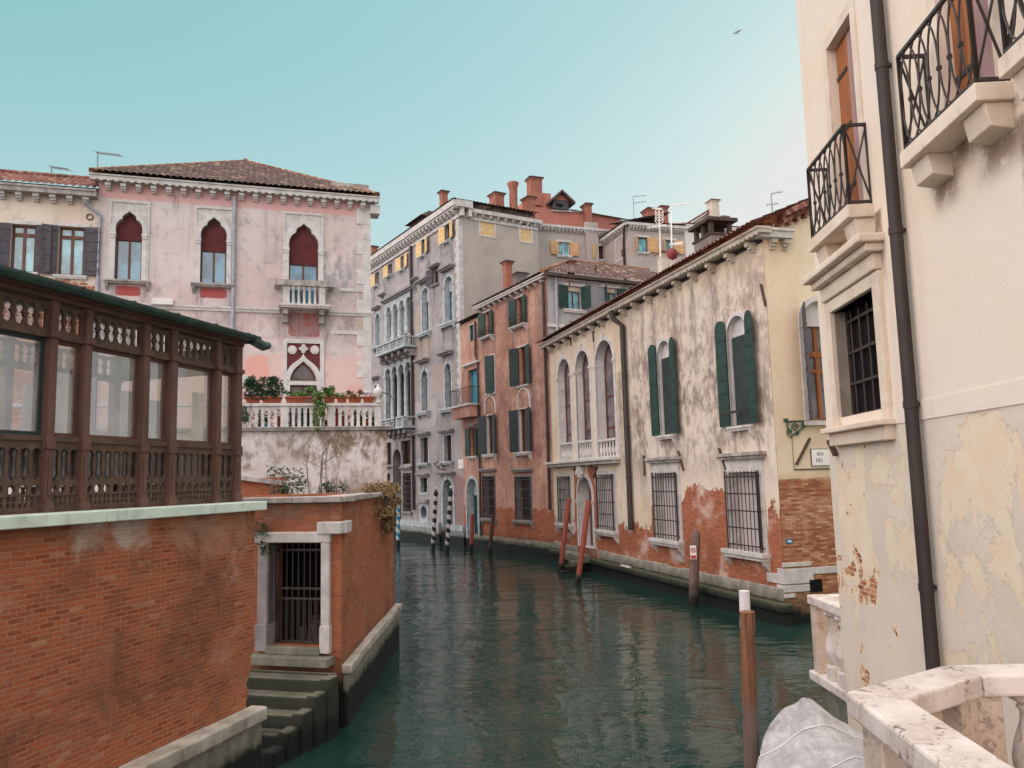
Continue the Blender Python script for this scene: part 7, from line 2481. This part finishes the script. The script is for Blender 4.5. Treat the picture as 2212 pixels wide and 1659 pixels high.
for c in (cd1 + off, c2 + off, gap + (v1 - v0) / 2 + off):
    a, b = c - dw_ / 2, c + dw_ / 2
    op = rect(a, b, zt_ - .05, dz)
    J.holes.append(op); J.reveals.append((op, DD))
    d = MB(); d.plate(op, [rect(a + .05, c - .01, zt_ + .05, dz - .05), rect(c + .01, b - .05, zt_ + .05, dz - .05)], DD - .04, DD)
    w_ = d.build('balcony_door', 'wood_orange', J)
    d = MB(); d.box(a + .05, c - .01, DD - .06, DD - .02, zt_ + .05, dz - .05); d.build('door_leaf', 'wood_orange', w_, bevel=.01)
    d = MB(); d.box(c + .01, b - .05, DD - .065, DD - .02, zt_ + .05, dz - .05); d.build('door_leaf', 'door_purple', w_, bevel=.01)
    d = MB()
    for z in (zt_ + .5, zt_ + 1.3, dz - .5):
        d = MB(); d.box(a + .05, a + .4, DD - .075, DD - .06, z, z + .05); d.build('hinge', 'iron', w_)
    d = MB(); e = .16
    d.box(a - e, a - .001, -.02, .02, zt_, dz + e); d.box(b + .001, b + e, -.02, .02, zt_, dz + e); d.box(a - .001, b + .001, -.02, .02, dz + .001, dz + e); d.build('surround', 'stone_warm', w_)
wallbuild(J, [(0, -1.4), (15, -1.4), (15, 14.5), (0, 14.5)], 'house_plaster', 9)
a, b = J.q(R8, 572, 300), J.q(B7, 905, 1300)
um = (a[0] + b[0]) / 2
pipe(J, [(um, 14.4, -.1), (um, 1.2, -.1)], .068, 'pipe_dark')
d = MB(); d.box(-.0, 15, -.012, .01, zst_ - .1, zst_ + .1); d.build('string_course', 'house_plaster', J)
z_ = J.q(R8, 500, 1130)[1]
a0, a1 = J.q(B7, 380, 880), J.q(B7, 420, 955)
d = MB(); d.bar((a0[0], -.04, a0[1]), (a1[0], -.05, a1[1]), .045, .06, up=(0, 1, 0)); d.build('wall_anchor', 'iron_rust', J)
d = MB(); d.box(-.25, 15, -.5, .02, 14.5, 14.8); d.build('cornice', 'stone', J)

# ------------------------------------------------------------------ small balustraded landing past that house
LD = thing('landing_balustrade', 'small weathered white stone balustrade landing at the far corner of the near house', 'balustrade', (0, 0, 0))
pA = at_y(1742, 1284, 12.9)
zt2 = pA.z
zb2 = at_y(1752, 1448, 12.9).z
d = MB()
xA, yA, yB = pA.x, 12.9, 11.5
xB = xA + 2.6


def lathe_bal(mb, c, z0, h, r, n=14, mi=0):
    mb.lathe([(r * .95, h * .17), (r * .55, h * .2), (r * .6, h * .24), (r * .98, h * .36), (r, h * .44), (r * .86, h * .56), (r * .52, h * .72), (r * .45, h * .82), (r * .62, h * .86), (r * .5, h * .89), (r * .9, h * .93), (r * .9, h)], (c[0], c[1], z0), n, mi)


dirv = Vector((0.0, -1.0))
pB = Vector((xA, yA)) + dirv * 1.75
nrm_ = Vector((-dirv.y, dirv.x))


def slab(mb, a, b, w, z0, z1, side=1):
    a, b = Vector(a), Vector(b)
    dd_ = (b - a).normalized()
    nn = Vector((-dd_.y, dd_.x)) * side
    ps = [a, b, b + nn * w, a + nn * w]
    if side < 0: ps = ps[::-1]
    mb.add([(p.x, p.y, z0) for p in ps] + [(p.x, p.y, z1) for p in ps], [(3, 2, 1, 0), (4, 5, 6, 7), (0, 1, 5, 4), (1, 2, 6, 5), (2, 3, 7, 6), (3, 0, 4, 7)])


a2 = Vector((xA, yA))
mb = MB(); slab(mb, a2, pB, .3, zt2 - .14, zt2); slab(mb, a2 + dirv * .004 + nrm_ * .302, a2 + dirv * .004 + nrm_ * 2.5, .3, zt2 - .14, zt2 - .001, -1)
o = mb.build('handrail', 'stone_rail', LD, bevel=.02)
mb = MB(); slab(mb, a2 - dirv * .05 - nrm_ * .03, pB, 2.5, zb2 - .14, zb2); o = mb.build('floor_slab', 'stone_rail', LD, bevel=.02)
mb = MB(); slab(mb, a2 + dirv * .03 + nrm_ * .03, a2 + dirv * .22 + nrm_ * .03, .22, zb2 + .001, zt2 - .141); mb.build('pier', 'stone_rail_side', LD, bevel=.01)
for k in range(4):
    c = a2 + dirv * (.62 + .4 * k) + nrm_ * .15
    h = zt2 - zb2 - .142
    mb = MB(); lathe_bal(mb, c, zb2 + .001, h, .135, 18)
    mb.build('baluster', 'stone_rail', LD, smooth=True)
    mb = MB(); slab(mb, c - dirv * .11 - nrm_ * .11, c + dirv * .11 - nrm_ * .11, .22, zb2 + .001, zb2 + .001 + h * .2); mb.build('baluster_block', 'stone_rail', LD, bevel=.01)
mb = MB(); slab(mb, a2 + dirv * .1 + nrm_ * .1, pB, 2.3, -1.4, zb2 - .142); mb.build('base', 'stone_step', LD)

# ------------------------------------------------------------------ stone balustrade at the bridge foot
BR = thing('stone_balustrade', 'massive weathered white stone balustrade turning a corner in the foreground', 'balustrade', (0, 0, 0))
zt3 = 3.0
c0 = at_z(1826, 1493, zt3); c0 = Vector((c0.x, c0.y))
c1 = at_z(2037, 1436, zt3); c1 = Vector((c1.x, c1.y))
c2 = Vector((4.5, c1.y - .02))
cm = at_z(2034, 1653, zt3); cm = Vector((cm.x, cm.y))
dn = (cm - c0).normalized()
cE = c0 + dn * 5.5
print('RAIL', c0, c1, cm, cE)
TH, WD = .135, .3


def inter(p, d, q, e):
    k = d.x * e.y - d.y * e.x
    t = ((q.x - p.x) * e.y - (q.y - p.y) * e.x) / k
    return p + d * t


d1, d2 = (c1 - c0).normalized(), (c2 - c1).normalized()
n0 = Vector((-dn.y, dn.x)); n1 = Vector((d1.y, -d1.x)); n2 = Vector((d2.y, -d2.x))
def offs(w):
    i0 = inter(c0 + n0 * w, dn, c0 + n1 * w, d1)
    i1 = inter(c0 + n1 * w, d1, c1 + n2 * w, d2)
    return cE + n0 * w, i0, i1, c2 + n2 * w


def prism(mb, ps, z0, z1, mi=0):
    n = len(ps)
    ar = sum(ps[i][0] * ps[(i + 1) % n][1] - ps[(i + 1) % n][0] * ps[i][1] for i in range(n))
    if ar < 0: ps = ps[::-1]
    mb.add([(p[0], p[1], z0) for p in ps] + [(p[0], p[1], z1) for p in ps], [tuple(range(n - 1, -1, -1)), tuple(range(n, 2 * n))] + [(i, (i + 1) % n, n + (i + 1) % n, n + i) for i in range(n)], mi)


o_, i_ = offs(0), offs(WD)
mo, mi2 = offs(.04), offs(WD - .04)
segs = [(o_[0], o_[1], i_[1], i_[0]), (o_[1], o_[2], i_[2], i_[1]), (o_[2], o_[3], i_[3], i_[2])]
lo = [(mo[0], mo[1], mi2[1], mi2[0]), (mo[1], mo[2], mi2[2], mi2[1]), (mo[2], mo[3], mi2[3], mi2[2])]
for k, (s_, l_) in enumerate(zip(segs, lo)):
    mb = MB()
    ax = (s_[1] - s_[0]).normalized() * .004
    q_ = [Vector(s_[0]) + ax, Vector(s_[1]) - ax, Vector(s_[2]) - ax, Vector(s_[3]) + ax]
    prism(mb, q_, zt3 - TH, zt3)
    mb.build('handrail', 'stone_rail', BR, bevel=.018)
    mb = MB(); prism(mb, [Vector(p) for p in l_], 1.98, 2.13); mb.build('base_rail', 'stone_rail_side', BR, bevel=.012)
zb3, ht = 2.131, zt3 - TH - 2.132


def pier(c, dv, nv, w):
    mb = MB(); prism(mb, [c, c + dv * w, c + dv * w + nv * (WD - .1), c + nv * (WD - .1)], zb3, zt3 - TH - .001); mb.build('pier', 'stone_rail_side', BR, bevel=.012)


pier(mo[1] + n0 * .01 + dn * .06, dn, n0, .3)
pier(mo[2] + d2 * .02 + n2 * .01, d2, n2, .2)
pier(mo[1] + d1 * .36 + n1 * .01, d1, n1, .2)
pier(mo[2] - d1 * .26 + n1 * .01, d1, n1, .2)
for k in range(9):
    c = mo[1] + dn * (.62 + .4 * k) + n0 * (WD / 2 - .04)
    mb = MB(); lathe_bal(mb, c, zb3, ht, .115, 18); prism(mb, [c + Vector((x, y)) for x, y in ((-.1, -.1), (.1, -.1), (.1, .1), (-.1, .1))], zb3, zb3 + ht * .17); mb.build('baluster', 'stone_rail', BR, smooth=True)
for k in range(5):
    c = mo[2] + d2 * (.44 + .38 * k) + n2 * (WD / 2 - .04)
    mb = MB(); lathe_bal(mb, c, zb3, ht, .125, 18); prism(mb, [c + Vector((x, y)) for x, y in ((-.1, -.1), (.1, -.1), (.1, .1), (-.1, .1))], zb3, zb3 + ht * .17); mb.build('baluster', 'stone_rail', BR, smooth=True)
mb = MB(); prism(mb, [Vector(p) for p in (cE, c0 + dn * .02, c1, Vector((4.54, c1.y)), Vector((4.54, cE.y)))], 1.7, 1.975); prism(mb, [cE + Vector((.12, 0)), c0 + Vector((.12, -.12)), c1 + Vector((.02, -.12)), Vector((4.54, c1.y - .12)), Vector((4.54, cE.y))], -1.4, 1.699)
mb.build('landing', 'stone_rail_side', BR)
bd = MB(); bd.box(-6, 1.95, -3.2, .6, 2.2, 2.68); bd.box(-6, 1.95, -3.0, .4, 1.7, 2.199)
tag(bd.build('bridge_deck', 'stone_dirty'), 'stone footbridge deck under the camera crossing the canal', 'bridge')

# ------------------------------------------------------------------ posts in the water
def pole(V, xt, yt, xb, yb, r, mat, name, label, cat, group=None, D=None, top=None, rb=None, n=14):
    """base where the picture shows the waterline (or at distance D), leaning as seen"""
    px0, py0 = V(xb, yb)
    b = at_z(px0, py0, 0.0) if D is None else Vector((ray(px0, py0).x / ray(px0, py0).y * D, D, 0))
    px1, py1 = V(xt, yt)
    t_ = at_y(px1, py1, b.y)
    t = thing(name, label, cat, b, 0, group)
    ax = t_ - b
    dd_ = ax.normalized()
    rnd_ = random.Random(int(xt * 7 + yt))
    rough_ = 0.0 if 'stripe' in mat or 'white' in mat else .03
    pts_, rad_ = [-dd_ * 1.5], [rb or r]
    for i in range(15):
        f_ = i / 14
        pts_.append(ax * f_ + Vector((rnd_.gauss(0, 1), rnd_.gauss(0, 1), 0)) * r * rough_ * 1.6)
        rad_.append(((rb or r) + (r * .96 - (rb or r)) * f_) * (1 + rnd_.gauss(0, rough_)))
    mb = MB(); mb.tube(pts_, rad_, n); mb.build('shaft', mat, t, smooth=True)
    if top == 'knob':
        mb = MB(); mb.tube([ax, ax + dd_ * .05, ax + dd_ * .2, ax + dd_ * .26], [r * 1.25, r * 1.25, r * .5, r * .35], n); mb.build('cap', 'paint_blue' if 'blue' in mat else 'paint_black', t, smooth=True)
        mb = MB(); mb.tube([ax + dd_ * .26, ax + dd_ * .32, ax + dd_ * .42, ax + dd_ * .5], [.02, .07, .06, .01], 10); mb.build('knob', 'paint_white', t, smooth=True)
    if top == 'round':
        mb = MB(); mb.tube([ax, ax + dd_ * .12, ax + dd_ * .2], [r * .96, r * .8, r * .3], n); mb.build('tip', mat, t, smooth=True)
    if top == 'ring':
        mb = MB(); mb.tube([ax - dd_ * .25, ax - dd_ * .19], r * 1.03, n); mb.build('band', 'paint_white', t)
    return t, b, ax


pole(R5, 312, 1195, 308, 1575, .13, 'stripe_blue', 'mooring_pole', 'blue and white striped mooring pole beside the ivy corner', 'mooring pole', 'striped mooring poles', top='knob')
pole(R5, 583, 1190, 560, 1600, .13, 'stripe_black', 'mooring_pole', 'black and white striped mooring pole left of the arched water door', 'mooring pole', 'striped mooring poles', top='knob')
pole(R5, 689, 1185, 662, 1615, .13, 'stripe_black', 'mooring_pole', 'black and white striped mooring pole in front of the arched water door', 'mooring pole', 'striped mooring poles', top='knob')
pole(R5, 1000, 1335, 972, 1625, .12, 'post_dark', 'mooring_post', 'dark brown leaning mooring post before the orange house', 'mooring post')
pole(R5, 850, 1335, 840, 1600, .12, 'post_red', 'mooring_post', 'short rusty red mooring post by the teal water door', 'mooring post')
pole(R6, 211, 1150, 160, 1590, .115, 'post_red', 'mooring_post', 'left of the two tall red mooring posts by the yellow palace', 'mooring post', 'tall red mooring posts')
pole(R6, 330, 1158, 264, 1665, .115, 'post_red', 'mooring_post', 'right of the two tall red mooring posts by the yellow palace', 'mooring post', 'tall red mooring posts')
t, b, ax = pole(B6, -268 + 0, 0, -268, 0, .1, 'post_grey', 'mooring_post', 'x', 'mooring post') if False else pole(R6, 965, 1372, 950, 1790, .16, 'post_grey', 'mooring_post', 'grey wooden mooring post carrying a small no parking sign', 'mooring post', top='round')
sp = ax * .77
fc = Vector((-b.x, -b.y, 0)).normalized()
ang_ = math.atan2(fc.x, -fc.y) * -1
sgn = thing('no_mooring_sign', 'small white sign with red prohibition ring on the grey post', 'sign', b + sp + Vector((-.1, -.165, 0)), math.radians(-14))
d = MB(); d.box(-.1, .1, -.012, 0, -.22, .22); d.build('plate', 'sign_white', sgn)
d = MB(); d.plate(ell(0, .07, .085, .085, 20), [ell(0, .07, .06, .06, 20)], -.018, -.0125); d.box(-.085, .085, -.018, -.0125, -.2, -.1); d.bar((-.045, -.016, .115), (.045, -.016, .025), .02, .006, up=(0, 1, 0)); d.build('prohibition_ring', 'sign_red', sgn)
d = MB(); d.box(-.028, -.012, -.0165, -.0125, .03, .11); d.plate(ell(.0, .088, .026, .024, 12), [ell(0, .088, .013, .012, 12)], -.0165, -.0125); d.build('letter', 'sign_ink', sgn)
pole(U_, 1613.5, 1321, 1622, 1640, .098, 'post_brown', 'mooring_post', 'thick brown flat topped mooring post beside the covered boat', 'mooring post', D=11.2, rb=.112, n=18)
t, b, ax = pole(U_, 1607.5, 1276, 1621, 1640, .078, 'post_white', 'mooring_post', 'slim white topped mooring post just behind the thick brown one', 'mooring post', D=11.75, rb=.088, n=18)

# ------------------------------------------------------------------ boat under a pale tarpaulin
bow = at_y(1735, 1504, 11.3)
BT = thing('covered_boat', 'moored boat covered by a pale grey white tarpaulin', 'boat', (bow.x - .2, 9.3, 0), math.radians(-6))
NV, NW_ = 40, 28
random.seed(13)
LB = 5.2


def prof(v):                                  # half beam along the boat from the bow
    return .42 + .5 * (1 - (1 - min(1, v * 2.2)) ** 2) if v < .45 else .92 - .1 * ((v - .45) / .55) ** 2


hull = MB()
vs, fs = [], []
HS = 12
for i in range(NV + 1):
    v = i / NV
    b_ = prof(v) * .93
    shr = .62 + .22 * (1 - v) ** 2
    for k in range(HS + 1):
        t = PI * k / HS
        vs.append((-b_ * math.cos(t) * (abs(math.cos(t)) ** -.35 if abs(math.cos(t)) > .05 else 1), 2.0 - LB * v, shr - (shr + .25) * math.sin(t) ** .8))
for i in range(NV):
    for k in range(HS):
        a = i * (HS + 1) + k
        fs.append((a, a + 1, a + HS + 2, a + HS + 1))
hull.add(vs, fs)
hull.build('hull', 'paint_white', BT, smooth=True)
tp = MB()
vs, fs = [], []
for i in range(NV + 1):
    v = i / NV
    b_ = prof(v) + .05
    shr = .66 + .22 * (1 - v) ** 2
    hump = bow.z - .02 - .25 * (v / .12) * .0
    ridge = (shr + .12) + (bow.z - shr - .12) * (math.exp(-((v - .02) / .3) ** 2) * .35 + .65 * (1 if v < .7 else 1 - (v - .7))) - .05 * math.sin(v * 9)
    if v < .06: ridge = shr + .1 + (ridge - shr - .1) * (.92 + v * 1.3)
    for k in range(NW_ + 1):
        w = -1 + 2 * k / NW_
        aw = abs(w)
        if aw < .86:
            f = aw / .86
            z = ridge - (ridge - shr) * (f ** 1.25)
            x = b_ * f * (1 if w > 0 else -1)
        else:
            f = (aw - .86) / .14
            z = shr - .3 * f - .06 * f * math.sin(v * 31 + (2 if w > 0 else 0))
            x = (b_ + .025 + .03 * math.sin(v * 37 + w)) * (1 if w > 0 else -1)
        z += .016 * math.sin(v * 40 + aw * 5) * aw + .014 * math.sin(17 * v + 9 * w) + .03 * math.sin(7 * math.atan2(w, v * 1.6 + .08)) * min(1, aw * 2.5) * (1 - v) * (aw < .86)
        vs.append((x, 2.05 - LB * v, z))
for i in range(NV):
    for k in range(NW_):
        a = i * (NW_ + 1) + k
        fs.append((a, a + 1, a + NW_ + 2, a + NW_ + 1))
fs.append(tuple(range(NW_ + 1)))
tp.add(vs, fs)
tp.build('tarpaulin', 'tarp', BT, smooth=True)

def tarp_pt(v, w, lift=.012):
    i = int(round(v * NV)); k = int(round((w + 1) / 2 * NW_))
    p = vs[i * (NW_ + 1) + k]
    return (p[0], p[1], p[2] + lift)


for v_ in (.2, .42, .64, .86):               # lashing ropes over the cover
    rp = MB(); rp.tube([tarp_pt(v_, -1 + 2 * k / NW_) for k in range(NW_ + 1)], .009, 5); rp.build('rope', 'paint_white', BT)
for s_ in (-1, 1):
    rp = MB(); rp.tube([tarp_pt(k / NV, s_ * .9, -.03 * (k % 2)) for k in range(NV + 1)], .008, 5); rp.build('rope', 'paint_white', BT)

# ------------------------------------------------------------------ gull
gp_ = at_y(*view(2650, 60, 350, 2212)(1590, 425), 60)
gl = thing('gull', 'small grey gull gliding in the pale sky at upper right', 'bird', gp_, math.radians(30))
d = MB()
d.tube([(-.28, 0, .22), (-.2, 0, .16), (0, 0, 0), (.14, 0, -.12), (.3, 0, -.26)], [.02, .07, .1, .07, .015], 8)
for s_ in (-1, 1):
    d.add([(-.06, 0, .05), (.1, 0, -.06), (.22 * s_ + .14, -.3 * s_, .12 * s_ + .06), (.3 * s_ + .04, -.55 * s_, .1 * s_ + .06), (.2 * s_ - .05, -.32 * s_, .1 * s_ + .1)], [(0, 1, 2, 3, 4)])
d.v = [tuple(q * .62 for q in p) for p in d.v]
d.build('body', 'gull', gl, smooth=True)
